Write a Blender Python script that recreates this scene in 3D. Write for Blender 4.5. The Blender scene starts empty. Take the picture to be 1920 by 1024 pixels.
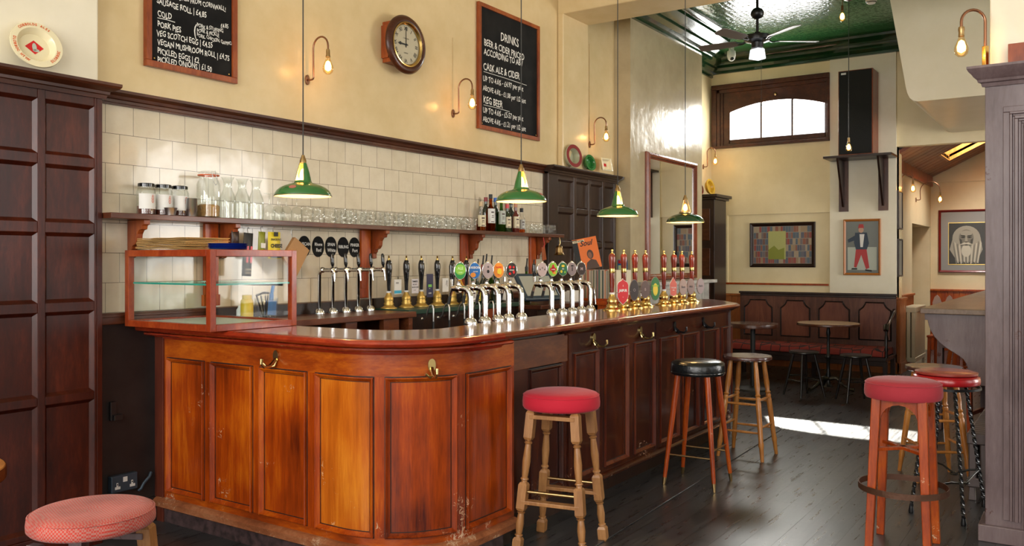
# A pub interior: curved mahogany bar, tiled back wall, green pendants, stools. Units are metres; +X runs down the bar wall, +Y towards it.
P_FRONT = (115, 165, 185); P_SIDE = 22; P_SIDEFILL = 38; P_SIDEBACK = 310; P_BACKWIN = 80; P_SKYL = 110; P_SUN = 30; P_WORLD = 2.5; EXPO = 0.0; P_BULB = 10; P_PEND = 6
import bpy, math, random
from mathutils import Vector, Matrix
random.seed(7)
PI = math.pi
SC = bpy.context.scene
COL = SC.collection
# ------------------------------------------------------------------ helpers taking positions from image pixels (a pixel column on a known wall plane -> metres)
F_, CX_, HY_, H_, TH_ = 1615., 960., 489., 1.45, math.radians(33.93)
ct, st = math.cos(TH_), math.sin(TH_)
def xu(u, Y):
    r = (u - CX_) / F_
    return Y * (ct + r * st) / (st - r * ct)
def yu(u, X):
    r = (u - CX_) / F_
    return X * (st - r * ct) / (ct + r * st)
def zv(v, X, Y):
    return H_ - (v - HY_) * (X * ct + Y * st) / F_

# ------------------------------------------------------------------ mesh builder
class MB:
    def __init__(s): s.v = []; s.f = []
    def add(s, vs, fs):
        n = len(s.v); s.v += [tuple(v) for v in vs]; s.f += [tuple(i + n for i in f) for f in fs]; return s
    def box(s, x0, x1, y0, y1, z0, z1, M=None):
        vs = [(x, y, z) for x in (x0, x1) for y in (y0, y1) for z in (z0, z1)]
        if M is not None: vs = [M @ Vector(v) for v in vs]
        return s.add(vs, [(0, 1, 3, 2), (4, 6, 7, 5), (0, 4, 5, 1), (2, 3, 7, 6), (0, 2, 6, 4), (1, 5, 7, 3)])
    def prism(s, poly, a0, a1, axis='z', M=None):
        def mk(p, a): return {'z': (p[0], p[1], a), 'y': (p[0], a, p[1]), 'x': (a, p[0], p[1])}[axis]
        n = len(poly); vs = [mk(p, a0) for p in poly] + [mk(p, a1) for p in poly]
        if M is not None: vs = [M @ Vector(v) for v in vs]
        return s.add(vs, [tuple(range(n))[::-1], tuple(range(n, 2 * n))] + [(i, (i + 1) % n, n + (i + 1) % n, n + i) for i in range(n)])
    def lathe(s, prof, seg=24, c=(0, 0, 0), M=None, close=False):
        # prof: (r, z) list
        vs = []; fs = []; n = len(prof)
        for r, z in prof:
            for k in range(seg):
                a = 2 * PI * k / seg; vs.append(Vector((c[0] + r * math.cos(a), c[1] + r * math.sin(a), c[2] + z)))
        for i in range(n - 1 + (1 if close else 0)):
            j = (i + 1) % n
            for k in range(seg):
                k2 = (k + 1) % seg; fs.append((i * seg + k, i * seg + k2, j * seg + k2, j * seg + k))
        if not close:
            if prof[0][0] > 1e-6: fs.append(tuple(range(seg))[::-1])
            if prof[-1][0] > 1e-6: fs.append(tuple((n - 1) * seg + k for k in range(seg)))
        if M is not None: vs = [M @ v for v in vs]
        return s.add(vs, fs)
    def tube(s, pts, r, seg=10, caps=True):
        pts = [Vector(p) for p in pts]; n = len(pts)
        rs = r if isinstance(r, (list, tuple)) else [r] * n
        vs = []; fs = []; up = None
        for i, p in enumerate(pts):
            t = (pts[min(i + 1, n - 1)] - pts[max(i - 1, 0)]).normalized()
            if up is None:
                up = Vector((0, 0, 1)) if abs(t.z) < .9 else Vector((1, 0, 0))
            x = up.cross(t)
            if x.length < 1e-5: x = Vector((0, 1, 0)).cross(t)
            x.normalize(); y = t.cross(x).normalized(); up = y
            # keep frame continuous
            for k in range(seg):
                a = 2 * PI * k / seg; vs.append(p + (x * math.cos(a) + y * math.sin(a)) * rs[i])
            up = y if i == 0 else y
            up = t.cross(x).normalized()
        for i in range(n - 1):
            for k in range(seg):
                k2 = (k + 1) % seg; fs.append((i * seg + k, i * seg + k2, (i + 1) * seg + k2, (i + 1) * seg + k))
        if caps: fs += [tuple(range(seg))[::-1], tuple((n - 1) * seg + k for k in range(seg))]
        return s.add(vs, fs)
    def bar(s, a, b, w0, w1, rot=0):
        # square tapered bar between two points
        a = Vector(a); b = Vector(b); t = (b - a).normalized()
        x = Vector((math.cos(rot), math.sin(rot), 0)); x = (x - t * x.dot(t)).normalized(); y = t.cross(x)
        vs = []
        for p, w in ((a, w0), (b, w1)):
            w = w if isinstance(w, tuple) else (w, w)
            for i, j in ((-1, -1), (1, -1), (1, 1), (-1, 1)): vs.append(p + x * i * w[0] / 2 + y * j * w[1] / 2)
        return s.add(vs, [(3, 2, 1, 0), (4, 5, 6, 7), (0, 1, 5, 4), (1, 2, 6, 5), (2, 3, 7, 6), (3, 0, 4, 7)])
    def sphere(s, c, r, seg=16, ring=10, sc=(1, 1, 1)):
        prof = [(r * math.sin(PI * i / ring), -r * math.cos(PI * i / ring)) for i in range(ring + 1)]
        prof[0] = (1e-5, -r); prof[-1] = (1e-5, r)
        M = Matrix.Translation(c) @ Matrix.Diagonal((sc[0], sc[1], sc[2], 1))
        return s.lathe(prof, seg, M=M)
    def turned(s, a, b, prof, seg=14):
        # lathe profile list of (t 0..1, radius) along a->b
        a = Vector(a); b = Vector(b); d = b - a
        q = d.to_track_quat('Z', 'Y').to_matrix().to_4x4()
        return s.lathe([(r, t * d.length) for t, r in prof], seg, M=Matrix.Translation(a) @ q)
    def xf(s, M):
        s.v = [tuple(M @ Vector(v)) for v in s.v]; return s
    def build(s, name, mat=None, parent=None, smooth=35, bevel=0, loc=None, seg=2):
        me = bpy.data.meshes.new(name); me.from_pydata(s.v, [], s.f); me.validate(); me.update()
        o = bpy.data.objects.new(name, me); COL.objects.link(o)
        if mat: me.materials.append(mat)
        import bmesh
        bm = bmesh.new(); bm.from_mesh(me); bmesh.ops.recalc_face_normals(bm, faces=bm.faces); bm.to_mesh(me); bm.free()
        if smooth:
            for p in me.polygons: p.use_smooth = True
            me.set_sharp_from_angle(angle=math.radians(smooth))
        if bevel:
            m = o.modifiers.new('bevel', 'BEVEL'); m.width = bevel; m.segments = seg; m.limit_method = 'ANGLE'; m.angle_limit = math.radians(40); m.harden_normals = False
        if parent is not None: o.parent = parent
        if loc is not None: o.location = loc
        return o

def tag(o, label=None, cat=None, group=None, kind=None):
    if label: o['label'] = label
    if cat: o['category'] = cat
    if group: o['group'] = group
    if kind: o['kind'] = kind
    return o
def thing(name, label, cat, loc=(0, 0, 0), rz=0, group=None):
    o = bpy.data.objects.new(name, None); COL.objects.link(o); o.location = loc; o.rotation_euler = (0, 0, rz)
    o.empty_display_size = .05
    return tag(o, label, cat, group)
def copy_tree(o, loc=None, rz=None, label=None, group=None, parent=None):
    c = o.copy(); COL.objects.link(c)
    if parent is not None: c.parent = parent
    for ch in list(o.children): copy_tree(ch, parent=c)
    if loc is not None: c.location = loc
    if rz is not None: c.rotation_euler = (0, 0, rz)
    if label: c['label'] = label
    if group: c['group'] = group
    return c
def struct(name, mb, mat, **k): return tag(mb.build(name, mat, **k), kind='structure')

# ------------------------------------------------------------------ materials
def new_mat(name):
    m = bpy.data.materials.new(name); m.use_nodes = True
    nt = m.node_tree; b = nt.nodes['Principled BSDF']
    return m, nt, b
def L(nt, a, b): nt.links.new(a, b)
def node(nt, t, **k):
    n = nt.nodes.new(t)
    for a, v in k.items():
        if a in n.inputs: n.inputs[a].default_value = v
        else: setattr(n, a, v)
    return n
def ramp(nt, fac, stops):
    r = nt.nodes.new('ShaderNodeValToRGB'); e = r.color_ramp.elements
    while len(e) < len(stops): e.new(.5)
    for i, (p, c) in enumerate(stops):
        e[i].position = p; e[i].color = (*c, 1) if len(c) == 3 else c
    L(nt, fac, r.inputs['Fac']); return r.outputs['Color']
def plain(name, col, rough=.5, metal=0, coat=0, spec=.5, bump=0, bscale=60, sheen=0, emit=None, es=0):
    m, nt, b = new_mat(name)
    b.inputs['Base Color'].default_value = (*col, 1); b.inputs['Roughness'].default_value = rough
    b.inputs['Metallic'].default_value = metal; b.inputs['Coat Weight'].default_value = coat
    b.inputs['Specular IOR Level'].default_value = spec
    if sheen: b.inputs['Sheen Weight'].default_value = sheen; b.inputs['Sheen Roughness'].default_value = .4
    if emit: b.inputs['Emission Color'].default_value = (*emit, 1); b.inputs['Emission Strength'].default_value = es
    if bump:
        tc = node(nt, 'ShaderNodeTexCoord'); n = node(nt, 'ShaderNodeTexNoise', Scale=bscale, Detail=4.)
        L(nt, tc.outputs['Object'], n.inputs['Vector']); bp = node(nt, 'ShaderNodeBump', Strength=bump, Distance=.01)
        L(nt, n.outputs['Fac'], bp.inputs['Height']); L(nt, bp.outputs['Normal'], b.inputs['Normal'])
    return m
def wood(name, dark, mid, light, rough=.3, coat=.4, stretch=(14, 14, 1.2), wear=0, wearcol=(.55, .38, .25), bump=.15, bands=2.5, patch=.35, wz=(.0, .6)):
    m, nt, b = new_mat(name)
    tc = node(nt, 'ShaderNodeTexCoord'); mp = node(nt, 'ShaderNodeMapping'); mp.inputs['Scale'].default_value = stretch
    L(nt, tc.outputs['Object'], mp.inputs['Vector'])
    n1 = node(nt, 'ShaderNodeTexNoise', Scale=1.6, Detail=6., Roughness=.62, Distortion=.6); L(nt, mp.outputs['Vector'], n1.inputs['Vector'])
    n2 = node(nt, 'ShaderNodeTexNoise', Scale=9., Detail=5., Roughness=.7); L(nt, mp.outputs['Vector'], n2.inputs['Vector'])
    n3 = node(nt, 'ShaderNodeTexNoise', Scale=bands, Detail=2.); L(nt, tc.outputs['Object'], n3.inputs['Vector'])
    a = node(nt, 'ShaderNodeMix', data_type='FLOAT'); a.inputs[0].default_value = .4; L(nt, n1.outputs['Fac'], a.inputs[2]); L(nt, n2.outputs['Fac'], a.inputs[3])
    a2 = node(nt, 'ShaderNodeMix', data_type='FLOAT'); a2.inputs[0].default_value = patch; L(nt, a.outputs[0], a2.inputs[2]); L(nt, n3.outputs['Fac'], a2.inputs[3])
    c = ramp(nt, a2.outputs[0], [(.32, dark), (.5, mid), (.68, light)])
    if wear:
        w = node(nt, 'ShaderNodeTexNoise', Scale=34., Detail=6., Roughness=.75, Distortion=1.2); L(nt, tc.outputs['Object'], w.inputs['Vector'])
        w2 = node(nt, 'ShaderNodeTexNoise', Scale=5., Detail=2.); L(nt, tc.outputs['Object'], w2.inputs['Vector'])
        mm = node(nt, 'ShaderNodeMath', operation='MULTIPLY'); L(nt, w.outputs['Fac'], mm.inputs[0]); L(nt, w2.outputs['Fac'], mm.inputs[1])
        sp = node(nt, 'ShaderNodeSeparateXYZ'); L(nt, tc.outputs['Object'], sp.inputs[0])
        mr = node(nt, 'ShaderNodeMapRange'); L(nt, sp.outputs['Z'], mr.inputs['Value'])
        mr.inputs['From Min'].default_value = wz[1]; mr.inputs['From Max'].default_value = wz[0]; mr.inputs['To Min'].default_value = .0; mr.inputs['To Max'].default_value = .09
        ad = node(nt, 'ShaderNodeMath', operation='ADD'); L(nt, mm.outputs[0], ad.inputs[0]); L(nt, mr.outputs[0], ad.inputs[1])
        f = ramp(nt, ad.outputs[0], [(.445 - .09 * wear, (0, 0, 0)), (.475 - .09 * wear, (1, 1, 1))])
        mx = node(nt, 'ShaderNodeMix', data_type='RGBA'); L(nt, f, mx.inputs[0]); L(nt, c, mx.inputs[6]); mx.inputs[7].default_value = (*wearcol, 1); c = mx.outputs[2]
    L(nt, c, b.inputs['Base Color']); b.inputs['Roughness'].default_value = rough; b.inputs['Coat Weight'].default_value = coat; b.inputs['Coat Roughness'].default_value = .12; b.inputs['Specular IOR Level'].default_value = .32
    bp = node(nt, 'ShaderNodeBump', Strength=bump, Distance=.004); L(nt, a.outputs[0], bp.inputs['Height']); L(nt, bp.outputs['Normal'], b.inputs['Normal'])
    return m
def paint(name, c1, c2, rough=.35, scale=3, bump=.12, coat=0, bscale=2.2):
    m, nt, b = new_mat(name)
    tc = node(nt, 'ShaderNodeTexCoord'); n = node(nt, 'ShaderNodeTexNoise', Scale=float(scale), Detail=5., Roughness=.6); L(nt, tc.outputs['Object'], n.inputs['Vector'])
    c = ramp(nt, n.outputs['Fac'], [(.35, c1), (.65, c2)]); L(nt, c, b.inputs['Base Color'])
    b.inputs['Roughness'].default_value = rough; b.inputs['Coat Weight'].default_value = coat; b.inputs['Coat Roughness'].default_value = .15
    n2 = node(nt, 'ShaderNodeTexNoise', Scale=float(bscale), Detail=8., Roughness=.5); L(nt, tc.outputs['Object'], n2.inputs['Vector'])
    bp = node(nt, 'ShaderNodeBump', Strength=bump, Distance=.03); L(nt, n2.outputs['Fac'], bp.inputs['Height']); L(nt, bp.outputs['Normal'], b.inputs['Normal'])
    return m
def thin_glass(name, tint=(1, 1, 1), refl=.08, rough=.02):
    m = bpy.data.materials.new(name); m.use_nodes = True; nt = m.node_tree; nt.nodes.clear()
    out = node(nt, 'ShaderNodeOutputMaterial'); mx = node(nt, 'ShaderNodeMixShader'); t = node(nt, 'ShaderNodeBsdfTransparent'); g = node(nt, 'ShaderNodeBsdfGlossy')
    t.inputs['Color'].default_value = (*tint, 1); g.inputs['Roughness'].default_value = rough
    fr = node(nt, 'ShaderNodeLayerWeight'); pw = node(nt, 'ShaderNodeMath', operation='POWER'); pw.inputs[1].default_value = 3.; L(nt, fr.outputs['Facing'], pw.inputs[0])
    ad = node(nt, 'ShaderNodeMath', operation='MULTIPLY_ADD'); ad.inputs[1].default_value = .4; ad.inputs[2].default_value = refl
    L(nt, pw.outputs[0], ad.inputs[0]); L(nt, ad.outputs[0], mx.inputs[0]); L(nt, t.outputs[0], mx.inputs[1]); L(nt, g.outputs[0], mx.inputs[2]); L(nt, mx.outputs[0], out.inputs['Surface'])
    return m
def real_glass(name, tint=(1, 1, 1), mixt=.62):
    # clear glass: refraction blended with straight transmission so that light still reaches what stands behind
    m = bpy.data.materials.new(name); m.use_nodes = True; nt = m.node_tree; nt.nodes.clear()
    out = node(nt, 'ShaderNodeOutputMaterial'); mx = node(nt, 'ShaderNodeMixShader'); t = node(nt, 'ShaderNodeBsdfTransparent'); g = node(nt, 'ShaderNodeBsdfGlass', IOR=1.45)
    g.inputs['Roughness'].default_value = .0; g.inputs['Color'].default_value = (*tint, 1); t.inputs['Color'].default_value = (*tint, 1)
    mx.inputs[0].default_value = mixt; L(nt, g.outputs[0], mx.inputs[1]); L(nt, t.outputs[0], mx.inputs[2]); L(nt, mx.outputs[0], out.inputs['Surface'])
    return m
def emitter(name, col, s):
    m = bpy.data.materials.new(name); m.use_nodes = True; nt = m.node_tree; nt.nodes.clear()
    out = node(nt, 'ShaderNodeOutputMaterial'); e = node(nt, 'ShaderNodeEmission'); e.inputs[0].default_value = (*col, 1); e.inputs[1].default_value = s; L(nt, e.outputs[0], out.inputs['Surface']); return m
M = {}
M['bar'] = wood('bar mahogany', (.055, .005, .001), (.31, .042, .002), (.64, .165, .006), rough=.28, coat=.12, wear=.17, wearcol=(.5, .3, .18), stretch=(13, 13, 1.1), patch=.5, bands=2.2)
M['barv'] = wood('bar rail mahogany', (.07, .007, .002), (.29, .045, .003), (.54, .13, .007), rough=.28, coat=.14, wear=.09, stretch=(3, 3, 12), patch=.45)
M['bargoldlit'] = wood('bleached bar panel with painted sheen', (.16, .025, .003), (.46, .105, .006), (.74, .26, .02), rough=.26, coat=.2, wear=.2, wearcol=(.6, .4, .2), stretch=(13, 13, .9), patch=.5, bands=2.2)  # bleached golden wood, part of the window highlight mixed into its colour
M['redboard'] = wood('dark red end board', (.05, .010, .005), (.10, .02, .010), (.18, .04, .015), rough=.35, coat=.2, wear=.03)
M['plinth'] = paint('scuffed dark plinth', (.02, .012, .012), (.07, .04, .04), rough=.5, scale=25)
M['barshade'] = wood('bar mahogany shaded side', (.012, .002, .001), (.040, .007, .003), (.11, .024, .006), rough=.26, coat=.35, wear=.04, stretch=(12, 12, 1.3))  # same mahogany as the front, darkened for its shaded side
M['mouldshade'] = wood('bar mahogany shaded bead', (.03, .004, .002), (.10, .016, .005), (.20, .045, .010), rough=.26, coat=.3, stretch=(12, 12, 1.3))  # front moulding wood again, its colour lowered to suit the shaded run
M['patch'] = wood('worn patched board', (.035, .007, .002), (.10, .025, .005), (.20, .065, .014), rough=.4, coat=.1, stretch=(1.5, 5, 5), wear=.1)
M['oldbrass2'] = plain('brass hook', (.62, .47, .20), .25, 1)
M['enameldark'] = plain('dark green counter edge', (.010, .045, .028), .35)
M['barpale'] = wood('bar front worn lower moulding', (.11, .028, .010), (.27, .09, .035), (.42, .20, .10), rough=.4, coat=.15, wear=.75, wearcol=(.42, .26, .16), stretch=(6, 6, 14), wz=(0, .3))
M['bartop'] = wood('polished worktop mahogany', (.07, .012, .006), (.17, .032, .012), (.30, .07, .025), rough=.16, coat=.6, stretch=(2, 9, 9), bump=.04, wear=.02)
M['rim'] = wood('red lacquered rim', (.12, .010, .004), (.27, .025, .007), (.42, .06, .014), rough=.2, coat=.6, stretch=(3, 3, 10), bump=.05)
M['panel'] = wood('dark oak panelling', (.010, .0016, .0008), (.044, .006, .002), (.105, .017, .005), rough=.34, coat=.10, stretch=(9, 9, 1.8), patch=.3)
M['darkwood'] = wood('very dark wood', (.008, .003, .002), (.020, .008, .005), (.045, .018, .010), rough=.34, coat=.12, stretch=(10, 10, 2))
M['railwood'] = wood('rail mahogany', (.020, .005, .002), (.060, .015, .005), (.13, .040, .013), rough=.32, coat=.15, stretch=(1.5, 8, 12), wear=.03)
M['shelfwood'] = wood('shelf mahogany', (.035, .009, .004), (.10, .026, .009), (.20, .06, .02), rough=.36, coat=.2, stretch=(1.5, 8, 12), wear=.1)
M['orange'] = wood('orange mahogany', (.10, .016, .004), (.25, .05, .011), (.42, .11, .022), rough=.36, coat=.2, stretch=(8, 8, 2))
M['casewood'] = wood('display case mahogany', (.10, .010, .003), (.27, .035, .007), (.46, .10, .02), rough=.3, coat=.25, stretch=(6, 6, 3), wear=.15, wz=(0, 0.01))
M['oak'] = wood('golden oak', (.16, .06, .018), (.33, .15, .05), (.50, .26, .10), rough=.4, coat=.2, stretch=(18, 18, 2))
M['honey'] = wood('honey beech', (.22, .07, .012), (.44, .17, .035), (.60, .28, .07), rough=.34, coat=.3, stretch=(18, 18, 2))
M['redwood'] = wood('red brown stool wood', (.10, .010, .002), (.34, .050, .004), (.58, .14, .010), rough=.36, coat=.1, stretch=(14, 14, 1.6), wear=.06)
M['pine'] = wood('orange pine boards', (.22, .055, .015), (.36, .11, .03), (.5, .18, .05), rough=.35, coat=.25, stretch=(10, 10, 1.5))
M['ceilwood'] = wood('ceiling boards', (.10, .022, .009), (.22, .052, .018), (.36, .11, .035), rough=.4, coat=.2, stretch=(1.2, 14, 14), patch=.5)
M['tabletop'] = wood('pale oak table top', (.26, .14, .07), (.46, .29, .16), (.6, .42, .26), rough=.35, coat=.2, stretch=(2, 9, 9))
M['purple'] = wood('mauve brown painted joinery', (.070, .042, .042), (.130, .088, .089), (.185, .140, .140), rough=.36, coat=.12, stretch=(7, 7, 1.2), wear=.12, wearcol=(.07, .018, .012), wz=(0, 2.5))
M['benchwood'] = wood('bench oak', (.03, .009, .005), (.08, .027, .014), (.16, .06, .034), rough=.38, coat=.2, stretch=(12, 12, 1.6))
M['blackwood'] = wood('black stained wood', (.006, .005, .005), (.014, .011, .010), (.03, .022, .018), rough=.3, coat=.2)
M['cream'] = paint('cream gloss wall paint', (.66, .50, .26), (.73, .57, .32), rough=.23, bump=.10)
M['cream_shiny'] = paint('glossy cream paint', (.42, .335, .20), (.50, .405, .25), rough=.22, bump=.45, bscale=3)
M['cream_pale'] = paint('pale cream wall paint', (.76, .69, .52), (.82, .75, .59), rough=.42, bump=.10)
M['cream2'] = paint('warm cream wall', (.76, .63, .38), (.82, .69, .44), rough=.45, bump=.06)
M['darkpaint'] = paint('brown black paint', (.010, .008, .008), (.020, .015, .014), rough=.45, scale=6, bump=.1)
M['green'] = None
M['greengloss'] = plain('green gloss paint', (.006, .035, .012), .14, coat=.5)
M['chrome'] = plain('polished chrome', (.72, .72, .72), .07, 1)
M['brass'] = plain('brass', (.62, .42, .14), .2, 1)
M['oldbrass'] = plain('aged brass', (.40, .27, .12), .3, 1)
M['goldpaint'] = plain('gold pump base', (.55, .36, .09), .35, .6)
M['copper'] = plain('aged copper pipe', (.28, .13, .07), .28, .9)
M['black'] = plain('black gloss', (.006, .006, .007), .12, coat=.4)
M['blackmatte'] = plain('black satin', (.010, .010, .010), .5)
M['iron'] = plain('black cast iron', (.012, .012, .013), .3, .4, bump=.2)
M['enamel'] = plain('green enamel', (.028, .135, .030), .2, coat=.3)
M['enamelin'] = plain('cream enamel inside', (.8, .72, .5), .3)
M['rust'] = plain('rusty pink chip', (.40, .13, .09), .7)
M['white'] = plain('white plastic', (.75, .75, .73), .35)
M['offwhite'] = plain('off white ceramic', (.72, .64, .42), .2, coat=.3)
M['leather'] = plain('black leather', (.006, .008, .009), .22, bump=.25, bscale=35)
M['vinyl'] = plain('red vinyl', (.42, .010, .014), .28, coat=.2, bump=.1, bscale=25)
M['velvet'] = plain('crimson velvet', (.46, .004, .022), .85, sheen=.12, bump=.35, bscale=14)
M['velvet2'] = plain('dusty rose red velvet', (.33, .018, .030), .85, sheen=.15, bump=.4, bscale=14)
M['glass'] = real_glass('clear glassware'); M['pane'] = thin_glass('glass pane', (.975, .985, .98), .003)
M['greenglass'] = real_glass('green tinted bottle glass', (.25, .42, .16), .5); M['amber'] = real_glass('amber spirit', (.65, .24, .05), .5); M['darkglass'] = plain('dark bottle glass', (.012, .018, .008), .08, coat=.5)
M['edgeglass'] = thin_glass('green edge glass shelf', (.55, .85, .75), .10)
M['greenedge'] = plain('green glass edge', (.03, .30, .22), .15)
M['kraft'] = plain('kraft paper', (.42, .22, .085), .7, bump=.3, bscale=20)
M['kraft2'] = plain('yellow kraft paper bags', (.55, .32, .11), .7, bump=.3, bscale=20)
M['blue'] = plain('deep blue plate', (.012, .035, .30), .25)
M['brightblue'] = plain('bright blue brush', (.015, .16, .52), .35)
M['yellow'] = plain('yellow squeeze bottle', (.62, .44, .03), .35)
M['steel'] = plain('brushed aluminium', (.62, .62, .62), .32, 1)
M['gold'] = plain('gilt', (.7, .5, .15), .3, .8)
M['paper'] = plain('white paper label', (.72, .70, .66), .6)
M['red'] = plain('bright red enamel', (.55, .012, .015), .3)
M['slate'] = plain('slate grey plate', (.045, .07, .10), .35, .3)
M['chalk'] = plain('white chalk', (.82, .80, .74), .8)
M['inkblack'] = plain('black ink', (.01, .01, .01), .6)
def chalkboard():
    m, nt, b = new_mat('chalkboard slate'); tc = node(nt, 'ShaderNodeTexCoord'); n = node(nt, 'ShaderNodeTexNoise', Scale=6., Detail=5.)
    L(nt, tc.outputs['Object'], n.inputs['Vector']); c = ramp(nt, n.outputs['Fac'], [(.4, (.007, .007, .007)), (.7, (.016, .015, .014))]); L(nt, c, b.inputs['Base Color']); b.inputs['Roughness'].default_value = .7; b.inputs['Specular IOR Level'].default_value = .12; return m
M['board'] = chalkboard()
def tiles():
    m, nt, b = new_mat('square cream wall tiles')
    tc = node(nt, 'ShaderNodeTexCoord'); sp = node(nt, 'ShaderNodeSeparateXYZ'); L(nt, tc.outputs['Object'], sp.inputs[0])
    cb = node(nt, 'ShaderNodeCombineXYZ')
    sx = node(nt, 'ShaderNodeMath', operation='SUBTRACT'); sx.inputs[1].default_value = 2.66; L(nt, sp.outputs['X'], sx.inputs[0]); L(nt, sx.outputs[0], cb.inputs[0])
    sz = node(nt, 'ShaderNodeMath', operation='SUBTRACT'); sz.inputs[1].default_value = 1.174; L(nt, sp.outputs['Z'], sz.inputs[0]); L(nt, sz.outputs[0], cb.inputs[1])
    br = node(nt, 'ShaderNodeTexBrick', Scale=1.); br.inputs['Brick Width'].default_value = .1605; br.inputs['Row Height'].default_value = .159
    br.inputs['Mortar Size'].default_value = .0013; br.inputs['Mortar Smooth'].default_value = .2; br.offset = .5; br.inputs['Bias'].default_value = 0
    br.inputs['Color1'].default_value = (.66, .57, .42, 1); br.inputs['Color2'].default_value = (.71, .62, .47, 1); br.inputs['Mortar'].default_value = (.10, .075, .05, 1)
    L(nt, cb.outputs[0], br.inputs['Vector'])
    n = node(nt, 'ShaderNodeTexNoise', Scale=8., Detail=6., Roughness=.7); L(nt, tc.outputs['Object'], n.inputs['Vector'])
    f = ramp(nt, n.outputs['Fac'], [(.3, (.90, .88, .85)), (.6, (1, 1, 1))]); mx = node(nt, 'ShaderNodeMix', data_type='RGBA', blend_type='MULTIPLY'); mx.inputs[0].default_value = 1
    L(nt, br.outputs['Color'], mx.inputs[6]); L(nt, f, mx.inputs[7]); L(nt, mx.outputs[2], b.inputs['Base Color']); b.inputs['Roughness'].default_value = .13
    n3 = node(nt, 'ShaderNodeTexNoise', Scale=5., Detail=2.); L(nt, tc.outputs['Object'], n3.inputs['Vector'])
    b1 = node(nt, 'ShaderNodeBump', Strength=.5, Distance=.002, invert=True); L(nt, br.outputs['Fac'], b1.inputs['Height'])
    b2 = node(nt, 'ShaderNodeBump', Strength=.12, Distance=.02); L(nt, n3.outputs['Fac'], b2.inputs['Height']); L(nt, b1.outputs['Normal'], b2.inputs['Normal']); L(nt, b2.outputs['Normal'], b.inputs['Normal'])
    return m
M['tiles'] = tiles()
def floor_mat():
    m, nt, b = new_mat('black stained floorboards')
    tc = node(nt, 'ShaderNodeTexCoord'); mp = node(nt, 'ShaderNodeMapping'); L(nt, tc.outputs['Object'], mp.inputs['Vector'])
    br = node(nt, 'ShaderNodeTexBrick', Scale=1.); br.inputs['Brick Width'].default_value = 2.6; br.inputs['Row Height'].default_value = .135
    br.inputs['Mortar Size'].default_value = .0022; br.inputs['Mortar Smooth'].default_value = .3; br.offset = .37
    br.inputs['Color1'].default_value = (.016, .017, .020, 1); br.inputs['Color2'].default_value = (.042, .043, .046, 1); br.inputs['Mortar'].default_value = (.002, .002, .002, 1)
    L(nt, mp.outputs['Vector'], br.inputs['Vector'])
    ms = node(nt, 'ShaderNodeMapping'); ms.inputs['Scale'].default_value = (1.2, 14, 1); L(nt, tc.outputs['Object'], ms.inputs['Vector'])
    n = node(nt, 'ShaderNodeTexNoise', Scale=2.5, Detail=6., Roughness=.6, Distortion=.2); L(nt, ms.outputs['Vector'], n.inputs['Vector'])
    n2 = node(nt, 'ShaderNodeTexNoise', Scale=1.3, Detail=7., Roughness=.65); L(nt, tc.outputs['Object'], n2.inputs['Vector'])
    f = ramp(nt, n.outputs['Fac'], [(.3, (.45, .45, .45)), (.7, (1.5, 1.5, 1.5))]); mx = node(nt, 'ShaderNodeMix', data_type='RGBA', blend_type='MULTIPLY'); mx.inputs[0].default_value = 1
    L(nt, br.outputs['Color'], mx.inputs[6]); L(nt, f, mx.inputs[7])
    w = ramp(nt, n2.outputs['Fac'], [(.50, (0, 0, 0)), (.72, (.5, .5, .5))]); mx2 = node(nt, 'ShaderNodeMix', data_type='RGBA'); L(nt, w, mx2.inputs[0]); L(nt, mx.outputs[2], mx2.inputs[6]); mx2.inputs[7].default_value = (.055, .052, .050, 1)
    L(nt, mx2.outputs[2], b.inputs['Base Color'])
    r = node(nt, 'ShaderNodeMapRange'); L(nt, n.outputs['Fac'], r.inputs['Value']); r.inputs['To Min'].default_value = .17; r.inputs['To Max'].default_value = .44; L(nt, r.outputs[0], b.inputs['Roughness'])
    b1 = node(nt, 'ShaderNodeBump', Strength=.6, Distance=.003, invert=True); L(nt, br.outputs['Fac'], b1.inputs['Height'])
    b2 = node(nt, 'ShaderNodeBump', Strength=.25, Distance=.01); L(nt, n2.outputs['Fac'], b2.inputs['Height']); L(nt, b1.outputs['Normal'], b2.inputs['Normal']); L(nt, b2.outputs['Normal'], b.inputs['Normal'])
    b.inputs['Specular IOR Level'].default_value = .6
    return m
M['floor'] = floor_mat()
def green_ceiling():
    m, nt, b = new_mat('embossed green gloss ceiling')
    tc = node(nt, 'ShaderNodeTexCoord'); v = node(nt, 'ShaderNodeTexVoronoi', Scale=15., feature='F1'); v.inputs['Randomness'].default_value = .25; L(nt, tc.outputs['Object'], v.inputs['Vector'])
    w = node(nt, 'ShaderNodeTexNoise', Scale=30., Detail=2.); L(nt, tc.outputs['Object'], w.inputs['Vector'])
    ad = node(nt, 'ShaderNodeMath', operation='ADD'); L(nt, v.outputs['Distance'], ad.inputs[0]); L(nt, w.outputs['Fac'], ad.inputs[1])
    c = ramp(nt, ad.outputs[0], [(.5, (.008, .05, .014)), (.9, (.02, .13, .035))]); L(nt, c, b.inputs['Base Color'])
    b.inputs['Roughness'].default_value = .17; b.inputs['Coat Weight'].default_value = .5; b.inputs['Coat Roughness'].default_value = .08
    bp = node(nt, 'ShaderNodeBump', Strength=.55, Distance=.006); L(nt, ad.outputs[0], bp.inputs['Height']); L(nt, bp.outputs['Normal'], b.inputs['Normal']); L(nt, bp.outputs['Normal'], b.inputs['Coat Normal'])
    return m
M['greenceil'] = green_ceiling()
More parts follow.
